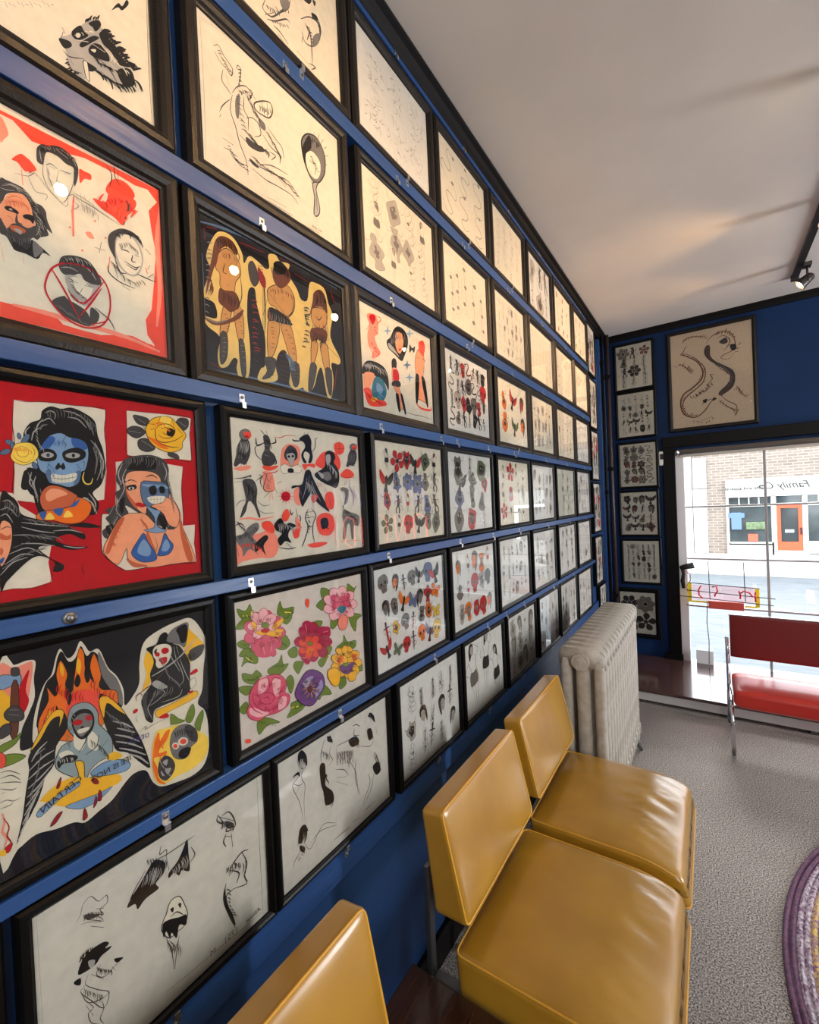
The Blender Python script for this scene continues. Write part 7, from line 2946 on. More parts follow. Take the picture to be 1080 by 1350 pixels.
24 1 43 523 432 36 2 20 -19
24 1 43 540 432 31 -2 13 -23
24 1 43 561 435 40 2 20 -25
24 1 44 576 436 24 -14 2 -34
24 1 31 428 295 47 9 29 -16
24 1 31 452 293 26 -8 8 -25
24 1 31 470 289 27 6 15 -11
24 1 32 486 287 22 -2 12 -15
24 1 32 510 286 30 8 20 -7
24 1 32 523 283 25 9 16 -8
24 1 32 554 281 47 10 31 -17
24 1 32 573 281 34 -1 20 -20
24 1 33 601 283 28 12 24 -3
24 1 33 611 283 34 13 23 -6
24 1 33 642 287 36 9 23 -10
24 1 33 668 288 43 9 29 -12
24 1 34 697 291 48 12 32 -13
24 1 34 722 295 23 -3 10 -16
24 1 33 587 599 24 4 14 -10
24 1 33 599 590 24 -4 9 -18
24 1 33 610 581 28 1 14 -17
24 1 33 628 567 19 -13 3 -28
24 1 34 643 555 26 3 15 -14
24 1 34 657 543 22 4 13 -10
24 1 34 668 534 23 -6 8 -22
24 1 34 678 525 26 -11 7 -29
24 1 34 689 517 28 -9 12 -26
24 1 34 697 510 22 -6 8 -22
24 1 34 712 500 20 -11 3 -26
24 1 34 718 495 18 -5 4 -20
24 1 29 214 241 13 6 11 -3
24 1 29 228 228 11 4 9 -3
24 1 29 238 215 15 1 7 -9
24 1 29 254 200 22 10 19 -4
24 1 29 275 181 13 3 11 -1
24 1 29 282 174 17 7 13 -3
24 1 30 305 167 18 9 13 2
24 1 30 318 164 24 9 17 -3
24 1 30 341 157 17 4 13 -5
24 1 30 360 152 23 6 16 -4
24 1 33 531 779 9 -19 -6 -30
24 1 33 552 788 12 -17 -6 -30
24 1 33 578 799 7 -23 -8 -34
24 1 33 595 808 6 -19 -6 -25
24 1 34 615 815 9 -25 -11 -39
24 1 34 637 824 10 -13 -1 -22
24 1 33 677 290 22 -1 8 -17
24 1 34 706 289 30 5 17 -12
24 1 34 724 287 25 2 15 -13
24 1 34 753 284 21 -4 6 -17
24 1 35 788 280 30 5 21 -10
24 1 35 809 278 31 8 21 -6
24 1 35 827 266 21 -5 8 -18
24 1 35 852 250 32 7 18 -10
24 1 35 861 244 27 8 19 -6
24 1 35 882 232 30 11 22 -3
0 1 51 1042 841 15 -9 1 -21
0 1 51 1064 860 12 -16 -5 -30
0 1 51 1075 871 24 2 9 -13
0 1 52 1097 889 15 -17 -8 -35
0 1 52 1117 908 14 -22 -8 -38
0 1 52 1146 908 7 -9 -4 -18
0 1 53 1167 906 15 -24 -8 -39
0 1 53 1186 904 12 -19 -10 -37
0 1 53 1205 903 10 -9 -1 -17
24 1 38 1085 707 16 4 13 -2
24 1 38 1100 692 13 1 5 -9
24 1 39 1110 681 13 0 5 -9
24 1 39 1122 667 25 11 16 -4
24 1 39 1137 653 11 4 8 -1
24 1 39 1153 638 13 2 5 -9
24 1 39 1170 623 20 6 10 -6
24 1 41 335 753 11 -1 3 -9
24 1 41 350 765 13 -9 -1 -20
24 1 42 370 780 7 -10 2 -14
24 1 42 390 795 10 -3 1 -13
24 1 42 406 796 10 -1 5 -6
24 1 43 435 798 11 -14 -5 -29
24 1 43 447 800 8 -8 -1 -16''',
'wolf':'''24 1 16 1451 838 -8 -420 3 -391
24 1 12 1446 27 -156 -22 -331 -9 -272 4
3 0 0 1010 242 68 120 81 89 9 -36 45 -26 44 -67 72 -8 -27 -48 34 -67 -65 -76 -94 -7 -78 -10 -37 -90 -71 29 -16 83 -28 36
0 0 0 947 164 51 25 9 -22 -32 -39 -20 8
0 0 0 1011 255 45 75 20 -19 21 -7 -45 -63 -32 -15
0 0 0 1101 382 52 64 16 -18 -31 -64 -16 11
0 0 0 1051 222 69 101 34 16 -36 -55 -57 -79
0 0 0 1155 366 36 43 21 -33 35 -10 22 -34 35 -25 -49 -26 -46 28 -34 10
0 0 0 1094 226 35 61 57 15 20 -60 -58 -34 -45 -11
0 0 0 1252 226 76 60 21 -77 -52 -53 -36 12
0 0 0 1068 131 43 10 22 -8 -35 -40 -26 10
0 0 0 1242 271 62 36 25 -7 -63 -37
4 0 0 1032 261 19 19 2 -20 -17 -18
4 0 0 1105 229 28 24 -7 -25
4 0 0 1062 127 22 4 6 -100 -16 6 -9 43
0 3 20 1062 127 22 4 6 -100 -16 6 -9 43
24 1 33 965 239 14 -24
24 1 33 969 219 -12 -46
24 1 32 982 62 19 -33 52 17
24 1 33 993 83 19 -21
24 1 35 1155 138 57 -21 70 -12
24 1 35 1178 130 70 2
24 1 32 964 107 29 -11 75 48
24 1 35 1137 211 66 -23 45 -56
24 1 36 1259 127 36 -12
24 1 37 1285 160 37 1
24 1 37 1311 193 44 7
4 1 42 1152 313 56 -31 46 -15
4 1 40 1030 223 65 42
4 1 42 1117 271 68 5
4 1 43 1205 228 58 -19
0 0 0 1233 575 40 81 24 2 27 65 12 -16 -41 -77 -24 -2
24 1 23 711 157 11 -23
24 1 23 728 164 13 -2
24 1 24 745 170 13 -4
24 1 24 764 205 12 -11
24 1 24 782 212 12 -13
24 1 24 800 220 13 8
24 1 24 819 255 13 -22
24 1 25 837 263 14 -1
24 1 25 856 271 14 -4
24 1 25 876 308 14 -11
24 1 25 896 316 13 -13
24 1 26 915 324 15 9
25 1 21 1229 -6 85 1
25 1 22 1340 14 90 1
0 1 64 1168 388 24 31 26 19
0 1 65 1178 386 21 29 23 21
0 1 65 1190 382 17 23 18 14
0 1 65 1197 380 13 25 17 21
0 1 65 1203 378 19 28 22 20
0 1 65 1214 374 9 15 10 11
0 1 66 1222 366 12 20 15 16
0 1 66 1230 360 24 34 26 25
0 1 66 1245 347 24 29 25 17
0 1 66 1252 340 26 33 28 22
0 1 66 1258 333 21 30 23 20
0 1 67 1270 327 8 17 12 15
0 1 67 1277 324 20 27 21 21
0 1 67 1288 316 19 28 21 18
0 1 67 1297 311 9 12 10 9
0 1 68 1307 305 16 19 17 11
0 1 68 1316 301 21 26 22 16
0 1 68 1326 297 20 25 22 16
0 1 68 1334 293 10 14 12 10
0 1 68 1342 289 25 33 27 21
0 1 55 1117 115 28 11 20 -8
0 1 55 1128 115 26 2 15 -19
0 1 55 1139 115 19 -3 8 -20
0 1 56 1154 115 33 13 24 -9
0 1 56 1160 116 16 -3 8 -15
0 1 56 1179 117 25 10 18 -6
0 1 57 1189 119 20 -13 6 -32
0 1 57 1200 121 35 5 22 -21
0 1 57 1218 125 31 -4 17 -29
0 1 57 1226 127 32 9 21 -13
0 1 58 1243 131 33 4 23 -19
0 1 58 1260 141 34 6 20 -21
0 1 59 1272 150 25 3 12 -17
0 1 59 1281 157 35 4 18 -22
0 1 59 1303 173 31 5 19 -16
0 1 60 1314 182 22 -6 9 -24
0 1 51 1229 208 24 -9 8 -31
0 1 51 1238 212 18 -6 9 -18
0 1 51 1254 216 26 -3 14 -25
0 1 51 1259 219 30 -3 14 -26
0 1 52 1272 223 20 -11 6 -30
0 1 52 1278 225 32 -6 13 -34
0 1 52 1293 230 32 -6 13 -33
0 1 52 1304 230 25 6 16 -13
0 1 52 1314 231 25 -1 13 -21
0 1 53 1322 233 24 -12 8 -33
0 1 53 1334 235 38 -8 17 -37
0 1 53 1340 236 38 -5 19 -35
0 1 32 983 73 -4 -6 -5 -4
0 1 32 988 62 -10 -15 -10 -11
0 1 32 991 50 -5 -7 -7 -6
0 1 32 997 38 -9 -14 -10 -11
0 1 32 1000 32 -7 -15 -10 -13
0 1 33 1006 30 -8 -12 -8 -9
0 1 33 1017 32 -2 -9 -6 -11
0 1 33 1025 34 -9 -18 -13 -15
0 1 33 1036 36 -7 -10 -7 -7
4 1 36 1189 299 25 -1 13 -24
4 1 36 1201 288 15 -13 2 -28
4 1 36 1211 279 13 -2 6 -13
4 1 36 1219 272 11 -7 3 -18
4 1 36 1230 262 16 1 8 -11
4 1 36 1240 261 14 1 8 -11
4 1 37 1263 257 25 -2 13 -24
4 1 37 1276 256 19 -7 9 -23
4 1 37 1294 253 15 2 9 -8
0 1 35 1083 367 4 16 8 17
0 1 35 1092 379 4 16 7 15
0 1 35 1100 388 4 18 10 18
0 1 35 1112 404 0 16 9 23
0 1 35 1125 417 5 18 10 19
0 1 35 1139 431 4 14 7 14
0 1 36 1151 443 3 18 9 20
4 1 27 1024 243 9 4 6 -2
4 1 27 1042 267 9 4 5 -2
4 1 27 1058 288 8 0 5 -8
4 1 27 1078 313 16 8 10 -4
4 1 28 1099 331 9 4 7 -2
4 1 28 1107 338 12 5 8 -2
0 1 41 1093 200 24 9 16 -8
0 1 41 1104 196 25 9 16 -10
0 1 41 1117 192 18 1 9 -12
0 1 42 1126 189 12 -5 4 -15
0 1 42 1138 184 14 -5 5 -17
0 1 42 1151 182 18 5 11 -11
0 1 42 1161 183 23 9 16 -7
0 1 42 1169 184 25 11 19 -5
0 1 43 1184 186 24 13 19 -4
0 1 43 1198 188 15 2 10 -6''',
'lady':'''24 1 60 553 227 -27 -95 87 7 97 122 101 127 30 102
24 1 59 566 79 91 63 123 125 47 5
24 1 62 665 275 45 -14 78 143
24 1 61 632 83 67 5 91 -34
24 1 67 960 426 111 117 110 37 20 -123 -92 -157 -109 -52 -34 68
24 1 71 1102 610 82 13 36 -90 -52 -165
24 1 69 1065 439 18 -121 0 -217
24 1 68 1012 433 50 -35 -33 -106
24 1 59 545 97 93 100
24 1 67 977 287 -17 -73
24 1 68 1042 88 82 25 -58 -65
24 1 61 674 48 68 -16
0 0 0 1102 610 70 32 11 -40 -57 -30
0 0 0 1012 646 98 90 -31 -68
0 0 0 1124 749 42 18 -17 -56
2 0 0 717 376 98 91 10 -48 -65 -96
2 0 0 1116 404 88 95 -36 -131 -73 -80
24 1 39 889 79 178 -10
1 1 48 559 192 13 1 2 -14
1 1 48 573 199 12 -5 -1 -20
1 1 48 597 208 10 -12 -3 -26
1 1 48 608 213 22 -2 6 -22
1 1 49 629 223 17 -3 3 -22
1 1 49 645 230 15 -12 -2 -31
1 1 49 670 243 13 -10 -2 -27
1 1 50 687 262 15 -10 -1 -27
1 1 50 711 286 14 1 6 -9
1 1 51 748 324 9 -7 1 -13
1 1 51 773 348 6 -7 -3 -20
1 1 52 800 377 12 -11 -4 -27
1 1 48 613 103 16 5 10 -3
1 1 49 640 122 14 6 11 1
1 1 49 668 141 14 6 7 -3
1 1 49 690 154 15 -3 4 -19
1 1 50 704 164 16 5 9 -7
1 1 50 735 186 7 -7 -4 -18
1 1 50 754 199 9 -5 -1 -15
1 1 51 776 213 19 3 7 -13
1 1 55 1018 409 22 15 19 4
1 1 55 1025 400 22 10 16 0
1 1 55 1035 393 14 3 7 -5
1 1 55 1051 384 27 20 22 7
1 1 55 1056 381 10 3 5 -4
1 1 55 1065 363 19 15 17 6
1 1 55 1070 356 16 -1 1 -16
1 1 55 1074 344 28 13 21 0
1 1 55 1081 326 25 7 15 -7
1 1 56 1103 589 10 -13 -4 -25
1 1 57 1122 592 11 -4 2 -15
1 1 57 1152 597 16 -6 2 -19
1 1 57 1163 599 17 -6 4 -19
1 1 58 1185 594 13 -9 -4 -28
1 1 58 1190 582 13 -13 -2 -28
1 1 58 1196 553 16 -12 -5 -31
1 1 58 1203 529 8 -3 -4 -18''',
'dragon':'''27 1 228 433 2608 -97 -224 145 -139 230 -191 136 -307 -37 -269 -242 -232 -243 -166 -99 -267 79 -367 293 -151 237 138 180 247 119 185
27 1 163 425 2364 231 -193 250 -367 -41 -406 -240 -233 -275 -231 -69 -272 142 -270 235 -36
1 0 0 1042 2495 -86 -13 -52 -195 96 -228 219 -220 216 -216 114 -226 -71 -188 -228 -228 52 -112 281 186 88 251 -46 277 -240 220 -217 184 -107 195 6 204
27 1 125 1191 2765 225 78 214 -156 72 -319 -86 -180 -222 -83 -58 -88 164 -71
27 1 124 1244 2650 168 59 159 -175 -60 -187 -113 -107
27 1 126 1018 2672 174 127 224 57
27 1 126 958 2550 119 176
27 1 131 316 2707 185 165 407 -69
27 1 131 337 2419 -62 -56 207 -83
27 1 132 174 2067 180 -75 170 -282
27 1 133 52 2058 119 -97
27 1 126 918 1249 176 172 -52 148 112 -23
27 1 129 616 887 181 177 174 37
27 1 125 1076 807 -173 -39 -119 -119
27 1 124 1243 744 161 -198 213 -170 108 -17 -113 -183
27 1 123 1302 869 160 -197 213 -171 -8 -267
27 1 121 1692 1101 77 -148 126 -223
27 1 121 1635 978 55 56
27 1 128 688 1293 234 93
27 1 127 769 165 290 95
27 1 123 1457 2361 165 27
0 0 0 1567 2368 135 0 23 -139 -109 -41
0 0 0 1133 831 55 -44 -114 -48
0 0 0 817 783 117 49 -33 -133
1 0 0 1296 2535 169 93 50 -147 -111 -40
2 1 94 1167 1953 216 -217 209 -347 -118 -314
27 1 126 955 2454 51 -19 44 -45
27 1 126 953 2413 57 -27 38 -50
27 1 126 951 2345 45 -31 27 -55
27 1 126 951 2318 67 -44 49 -73
27 1 126 949 2263 56 -34 44 -58
27 1 126 947 2215 45 -44 26 -68
27 1 126 1002 2127 61 -41 44 -58
27 1 126 1040 2070 56 -40 37 -63
27 1 125 1094 1990 45 -17 38 -36
27 1 125 1175 1869 33 -28 16 -37
27 1 124 1224 1797 38 -22 27 -33
27 1 124 1289 1729 32 -34 16 -44
27 1 123 1348 1669 49 -31 37 -48
27 1 123 1396 1618 44 -23 37 -41
27 1 122 1450 1559 32 -27 21 -44
27 1 122 1508 1500 59 -39 42 -69
27 1 122 1516 1397 60 -25 47 -50
27 1 122 1504 1353 59 -39 42 -62
27 1 122 1474 1251 48 -43 31 -54
27 1 122 1450 1174 48 -23 43 -48
27 1 122 1431 1117 55 -24 42 -48
27 1 123 1402 1068 55 -23 42 -49
27 1 123 1362 1028 49 -36 32 -53
27 1 123 1311 977 44 -29 37 -54
27 1 124 1265 931 38 -28 27 -52
27 1 124 1236 902 56 -10 49 -36
27 1 98 371 2341 36 20 48 3
27 1 98 452 2266 37 27 41 4
27 1 97 539 2197 30 15 30 0
27 1 97 602 2141 20 52 36 26
27 1 97 643 2111 30 28 41 12
27 1 96 722 2031 7 33 18 17
27 1 96 749 1969 13 32 24 16
27 1 96 776 1901 36 41 47 10
27 1 95 830 1778 30 22 40 5
27 1 95 857 1717 30 36 53 16
27 1 95 861 1654 30 42 41 19
27 1 96 788 1538 7 40 24 30
27 1 96 745 1463 25 44 41 12
27 1 96 672 1352 30 29 35 14
27 1 97 610 1245 7 34 18 17
27 1 97 542 1153 24 23 24 17
27 1 97 475 1088 30 29 42 0
27 1 98 407 1023 31 29 36 1
27 1 98 345 963 13 33 25 24
27 1 98 295 915 32 37 48 6
27 1 98 258 879 37 22 48 -1
27 1 98 273 770 19 25 30 16
27 1 98 282 676 19 26 30 16
27 1 98 291 590 37 36 49 14
27 1 98 295 518 43 29 42 7
27 1 98 305 446 30 23 42 -6
27 1 98 388 419 13 33 19 25
27 1 97 459 394 30 23 42 8
27 1 97 517 371 25 31 30 9
27 1 96 623 333 24 32 35 8
27 1 125 1219 2765 18 30 34 11
27 1 124 1258 2762 13 64 35 46
27 1 124 1303 2764 1 47 24 35
27 1 124 1358 2763 24 55 45 35
27 1 123 1381 2764 1 47 23 35
27 1 123 1447 2761 18 49 33 32
27 1 123 1474 2754 2 80 30 66
27 1 122 1506 2712 29 66 45 42
27 1 122 1553 2660 13 77 46 55
27 1 122 1580 2633 23 54 39 30
27 1 121 1622 2582 18 75 45 49
27 1 121 1663 2525 18 62 44 29
27 1 129 564 903 -47 37 -27 61
27 1 129 611 916 -22 39 -5 43
27 1 128 689 951 -34 34 -22 53
27 1 128 712 961 -40 35 -21 53
27 1 127 783 990 -28 47 -4 56
27 1 127 813 1006 -57 38 -39 63
27 1 127 883 1034 -62 46 -33 76
27 1 126 929 1060 -56 25 -45 56
27 1 126 965 1095 -33 34 -28 47
27 1 126 988 1118 -33 34 -21 53
27 1 126 1024 1153 -50 58 -32 82
27 1 125 1047 1176 -49 58 -27 74
27 1 125 1094 1222 -27 47 -10 56
27 1 125 1117 1245 -45 16 -33 34
27 1 132 240 2010 7 41 13 32
27 1 131 304 1961 21 66 49 46
27 1 131 369 1904 7 34 13 33
27 1 130 445 1846 14 74 43 47
27 1 130 474 1819 14 67 37 48
27 1 130 497 1786 13 53 37 42
27 1 129 531 1737 8 68 31 57
27 1 129 559 1696 14 67 43 54
27 1 93 1262 625 24 57 45 40
27 1 92 1343 563 2 61 24 50
27 1 92 1403 513 12 32 17 24
27 1 92 1456 470 7 26 11 25
27 1 91 1531 410 12 32 22 17
27 1 91 1563 385 12 32 23 23
27 1 91 1594 313 18 64 39 48
27 1 91 1615 283 12 45 28 29
27 1 91 1635 232 12 32 22 24
27 1 91 1645 211 17 17 22 10
27 1 98 361 2780 7 34 25 29
27 1 98 439 2789 7 33 25 29
27 1 97 499 2795 13 39 30 27
27 1 97 605 2803 -4 57 25 50
27 1 96 694 2809 12 39 25 28
27 1 96 763 2798 7 26 24 22
27 1 96 815 2772 7 53 24 35
27 1 95 872 2744 7 60 25 49
27 1 95 928 2716 8 66 30 55
27 1 95 974 2697 1 48 24 35
27 1 92 1511 1957 22 9 27 -6
27 1 91 1567 2012 22 8 22 2
27 1 91 1612 2055 22 28 28 14
27 1 91 1673 2115 44 23 48 -12
27 1 90 1729 2201 22 15 27 7
27 1 90 1741 2232 27 7 37 -9
27 1 90 1760 2314 32 19 32 -1
27 1 90 1772 2358 43 16 42 -17
27 1 90 1694 960 12 65 39 46
27 1 90 1725 914 18 64 38 39
27 1 90 1756 868 7 72 28 55
27 1 90 1781 830 1 40 17 30
27 1 90 1823 783 -4 74 29 68
27 1 89 1874 727 17 44 27 21
27 1 89 1915 687 23 62 38 33
27 1 97 559 196 11 -37 -1 -35
27 1 96 635 178 23 -32 5 -35
27 1 96 693 162 17 -30 5 -29
27 1 95 774 143 11 -36 -1 -28
27 1 95 872 115 22 -31 5 -35
27 1 95 919 136 22 -24 5 -28
27 1 94 971 163 10 -36 -1 -35
27 1 94 1041 208 16 -23 5 -29
27 1 94 1064 225 16 -16 11 -30''',
}
def traced(S, key):
    for line in ART[key].split('\n'):
        a = [int(x) for x in line.split()]
        col, kind, w = PAL[a[0]], a[1], a[2] / 20.0
        for i in range(5, len(a)): a[i] += a[i - 2]      # stored as steps from point to point
        pts = [(a[i] / 4.0, a[i + 1] / 4.0) for i in range(3, len(a), 2)]
        if kind == 0: S.poly(pts, col)
        elif kind == 2: S.poly(pts, col, False)
        else: S.stroke(pts, w, col, taper=kind == 1, closed=kind == 3, k=3)
INK = rgb(52, 46, 42); GREY = rgb(120, 112, 104); LIGHT = rgb(178, 168, 156)
def T(cx, cy, s, a=0.0, fx=1):
    ca, sa = math.cos(a), math.sin(a)
    return lambda x, y: (cx + s * (fx * x * ca - y * sa), cy + s * (fx * x * sa + y * ca))
def mp(t, pts): return [t(*p) for p in pts]
def m_flower(S, cx, cy, s, g, c, w, fill):
    t = T(cx, cy, s, g.random() * 6.3); n = g.choice((5, 6, 7))
    for i in range(n):
        a = i * 6.283 / n
        p = mp(t, [(0.2 * math.cos(a), 0.2 * math.sin(a)), (0.75 * math.cos(a - .45), 0.75 * math.sin(a - .45)), (1.0 * math.cos(a), 1.0 * math.sin(a)), (0.75 * math.cos(a + .45), 0.75 * math.sin(a + .45))])
        if fill: S.poly(p, fill, k=3)
        S.stroke(p, w, c, closed=True, k=3)
    S.ell(*t(0, 0), s * .22, s * .22, c, n=8)
    for a in (0.8, 3.5): S.stroke(mp(t, [(math.cos(a), math.sin(a)), (1.3 * math.cos(a + .3), 1.3 * math.sin(a + .3)), (1.35 * math.cos(a - .1), 1.35 * math.sin(a - .1)), (math.cos(a), math.sin(a))]), w, c, k=3)
def m_skull(S, cx, cy, s, g, c, w, fill):
    t = T(cx, cy, s, g.uniform(-.3, .3))
    o = mp(t, [(-.35, -.9), (-.45, -.4), (-.8, -.1), (-.8, .5), (-.4, .95), (.4, .95), (.8, .5), (.8, -.1), (.45, -.4), (.35, -.9)])
    if fill: S.poly(o, fill, k=3)
    S.stroke(o, w * 1.3, c, closed=True, k=3)
    for x in (-.36, .36): S.ell(*t(x, .1), s * .22, s * .22, c, n=8)
    S.poly(mp(t, [(-.1, -.3), (.1, -.3), (0, -.05)]), c, False)
    S.stroke(mp(t, [(-.35, -.6), (0, -.66), (.35, -.6)]), w, c, k=2)
    for x in (-.2, 0, .2): S.stroke(mp(t, [(x, -.5), (x, -.8)]), w * .8, c, k=1)
def m_dagger(S, cx, cy, s, g, c, w, fill):
    t = T(cx, cy, s, g.uniform(-.25, .25))
    S.poly(mp(t, [(-.14, .3), (-.1, -.6), (0, -1.15), (.1, -.6), (.14, .3)]), fill or LIGHT, False)
    S.stroke(mp(t, [(-.14, .3), (-.1, -.6), (0, -1.15), (.1, -.6), (.14, .3)]), w, c, k=1, smooth=False)
    S.poly(mp(t, [(-.5, .3), (.5, .3), (.42, .42), (-.42, .42)]), c, False)
    S.poly(mp(t, [(-.1, .42), (.1, .42), (.14, .95), (-.14, .95)]), c, False)
    S.stroke(mp(t, [(-.5, .1), (-.2, -.2), (.3, -.1), (.45, -.45), (0, -.6), (-.3, -.85)]), w * 1.6, c, k=4)
def m_snake(S, cx, cy, s, g, c, w, fill):
    t = T(cx, cy, s, g.uniform(-.6, .6), g.choice((-1, 1)))
    p = mp(t, [(-.2, 1), (.35, .85), (.4, .45), (-.2, .2), (-.5, -.1), (-.1, -.4), (.45, -.45), (.5, -.8), (0, -1.05), (-.5, -.9)])
    S.stroke(p, w * 4.5, c, k=4)
    S.stroke(p, w * 2.2, fill or LIGHT, k=4)
    S.ell(*t(-.3, 1.0), s * .16, s * .11, c, n=8)
def m_bird(S, cx, cy, s, g, c, w, fill):
    t = T(cx, cy, s, g.uniform(-.4, .4), g.choice((-1, 1)))
    for f in (-1, 1):
        p = mp(t, [(0, .1), (f * .5, .6), (f * 1.0, .95), (f * .95, .3), (f * .7, -.1), (f * .35, -.3)])
        S.poly(p, c if not fill or g.random() < .5 else fill, k=3)
        for k in range(3): S.stroke(mp(t, [(f * (.3 + .2 * k), .3 + .1 * k), (f * (.45 + .2 * k), -.05 + .1 * k)]), w, LIGHT, k=1)
    S.poly(mp(t, [(-.18, .3), (0, .55), (.18, .3), (.15, -.5), (.3, -.95), (-.3, -.95), (-.15, -.5)]), c, k=2)
def m_girl(S, cx, cy, s, g, c, w, fill):
    t = T(cx, cy, s, g.uniform(-.15, .15), g.choice((-1, 1)))
    S.poly(mp(t, [(-.1, .95), (.1, .98), (.2, .75), (.16, .5), (.05, .62), (-.1, .7)]), c, k=3)
    S.ell(*t(0, .78), s * .1, s * .13, fill or LIGHT, n=8)
    S.stroke(mp(t, [(-.05, .65), (-.25, .5), (-.18, .2), (-.28, -.05), (-.15, -.5), (-.1, -1.0)]), w, c, k=3)
    S.stroke(mp(t, [(.05, .65), (.25, .5), (.15, .2), (.28, -.05), (.12, -.5), (.14, -1.0)]), w, c, k=3)
    S.stroke(mp(t, [(0, -.15), (-.02, -.5), (0, -1.0)]), w, c, k=2)
    S.stroke(mp(t, [(.25, .5), (.5, .25), (.28, .05)]), w, c, k=2); S.stroke(mp(t, [(-.25, .5), (-.45, .7), (-.1, .95)]), w, c, k=2)
    S.poly(mp(t, [(-.18, .12), (0, .1), (.2, .12), (.27, -.22), (.1, -.3), (-.1, -.3), (-.27, -.22)]), c if g.random() < .5 else (fill or GREY), k=3)
def m_face(S, cx, cy, s, g, c, w, fill):
    t = T(cx, cy, s, g.uniform(-.3, .3), g.choice((-1, 1)))
    S.poly(mp(t, [(-.55, .1), (-.5, .7), (0, 1), (.55, .75), (.65, .1), (.55, -.6), (.35, -.95), (.3, -.3), (.3, .3), (-.1, .55), (-.4, .2)]), c, k=3)
    S.poly(mp(t, [(-.4, .3), (-.1, .55), (.3, .3), (.25, -.3), (-.05, -.6), (-.38, -.2)]), fill or LIGHT, k=3)
    S.stroke(mp(t, [(-.42, .3), (-.4, -.2), (-.05, -.62), (.26, -.3)]), w, c, k=3)
    for x in (-.22, .12): S.ell(*t(x, .12), s * .08, s * .05, c, n=6)
    S.stroke(mp(t, [(-.15, -.3), (.05, -.3)]), w * 1.5, c, k=1)
    S.stroke(mp(t, [(-.1, -.6), (-.2, -.95)]), w, c, k=1); S.stroke(mp(t, [(.2, .9), (.5, .4), (.5, -.3)]), w, LIGHT, k=3)
def m_scrib(S, cx, cy, s, g, c, w, fill):
    for k in range(4):
        p = [(cx + s * g.uniform(-.6, .6), cy + s * g.uniform(-1, 1)) for _ in range(6)]
        S.stroke(p, w * g.uniform(.8, 1.8), c, k=4)
    S.ell(cx + s * g.uniform(-.4, .4), cy + s * g.uniform(-.5, .5), s * .16, s * .12, c, n=7)
def m_heart(S, cx, cy, s, g, c, w, fill):
    t = T(cx, cy, s * .8, g.uniform(-.2, .2))
    p = mp(t, [(0, -1), (-.8, -.1), (-.85, .5), (-.4, .75), (0, .4), (.4, .75), (.85, .5), (.8, -.1)])
    S.poly(p, fill or GREY, k=3); S.stroke(p, w * 1.3, c, closed=True, k=3)
    S.poly(mp(t, [(-1, -.1), (1, .15), (1, -.2), (-1, -.45)]), LIGHT, False); S.stroke(mp(t, [(-1, -.1), (1, .15)]), w, c, k=1); S.stroke(mp(t, [(-1, -.45), (1, -.2)]), w, c, k=1)
def m_bug(S, cx, cy, s, g, c, w, fill):
    t = T(cx, cy, s * .9, g.uniform(-.5, .5))
    for f in (-1, 1):
        for q in ([(0, .1), (f * .7, .8), (f * 1.0, .5), (f * .6, 0)], [(0, 0), (f * .7, -.1), (f * .7, -.7), (f * .2, -.6)]):
            S.poly(mp(t, q), fill or GREY, k=3); S.stroke(mp(t, q), w, c, closed=True, k=3)
    S.stroke(mp(t, [(0, .7), (0, -.8)]), w * 2.5, c, k=1)
def m_beast(S, cx, cy, s, g, c, w, fill):
    t = T(cx, cy, s, g.uniform(-.2, .2), g.choice((-1, 1)))
    S.poly(mp(t, [(-.12, .55), (-.3, .95), (-.02, .8), (.25, 1.0), (.2, .6), (.35, .35), (.1, .35)]), c, k=3)
    S.poly(mp(t, [(-.2, .4), (.2, .4), (.28, 0), (.12, -.25), (.3, -.6), (.1, -1), (-.02, -.95), (.06, -.55), (-.1, -.3), (-.35, -.6), (-.3, -.95), (-.45, -.95), (-.5, -.5), (-.2, -.1)]), c, k=2)
    S.stroke(mp(t, [(.2, .3), (.55, .1), (.5, .5), (.7, .75)]), w * 2.4, c, k=3); S.stroke(mp(t, [(-.2, .3), (-.55, .25), (-.6, -.1)]), w * 2.4, c, k=3)
    S.stroke(mp(t, [(.15, -.2), (.6, -.3), (.7, -.7), (.95, -.5)]), w * 1.4, c, k=4)
    S.poly(mp(t, [(-.08, .3), (.1, .3), (.06, -.05)]), fill or LIGHT, False)
    for q in (-.3, -.55): S.stroke(mp(t, [(-.35, q), (-.2, q + .1)]), w, LIGHT, k=1)
def m_emb(S, cx, cy, s, g, c, w, fill):
    """a small symmetrical flash emblem: outline, filled core and a few inner lines"""
    t = T(cx, cy, s, g.uniform(-.35, .35)); n = g.randint(5, 8)
    half = [(g.uniform(.25, .85) * math.sin(math.pi * (i + .5) / n), math.cos(math.pi * (i + .5) / n) * g.uniform(.75, 1.1)) for i in range(n)]
    P = half + [(-x, y) for x, y in half[::-1]]
    S.poly(mp(t, P), fill or LIGHT, k=3); S.stroke(mp(t, P), w * 1.4, c, closed=True, k=3)
    k = g.uniform(.35, .6); Q = [(x * k, y * k + g.uniform(-.05, .05)) for x, y in P]
    S.poly(mp(t, Q), c, k=2)
    for f in (-1, 1):
        S.stroke(mp(t, [(f * .1, .8), (f * .4, .3), (f * .3, -.3), (f * .1, -.8)]), w, c, k=3)
        S.ell(*t(f * .16, .12), s * .08, s * .07, LIGHT, n=6)
        S.stroke(mp(t, [(f * .25, .6), (f * .75, .55), (f * .9, .9)]), w * 1.5, c, k=3)
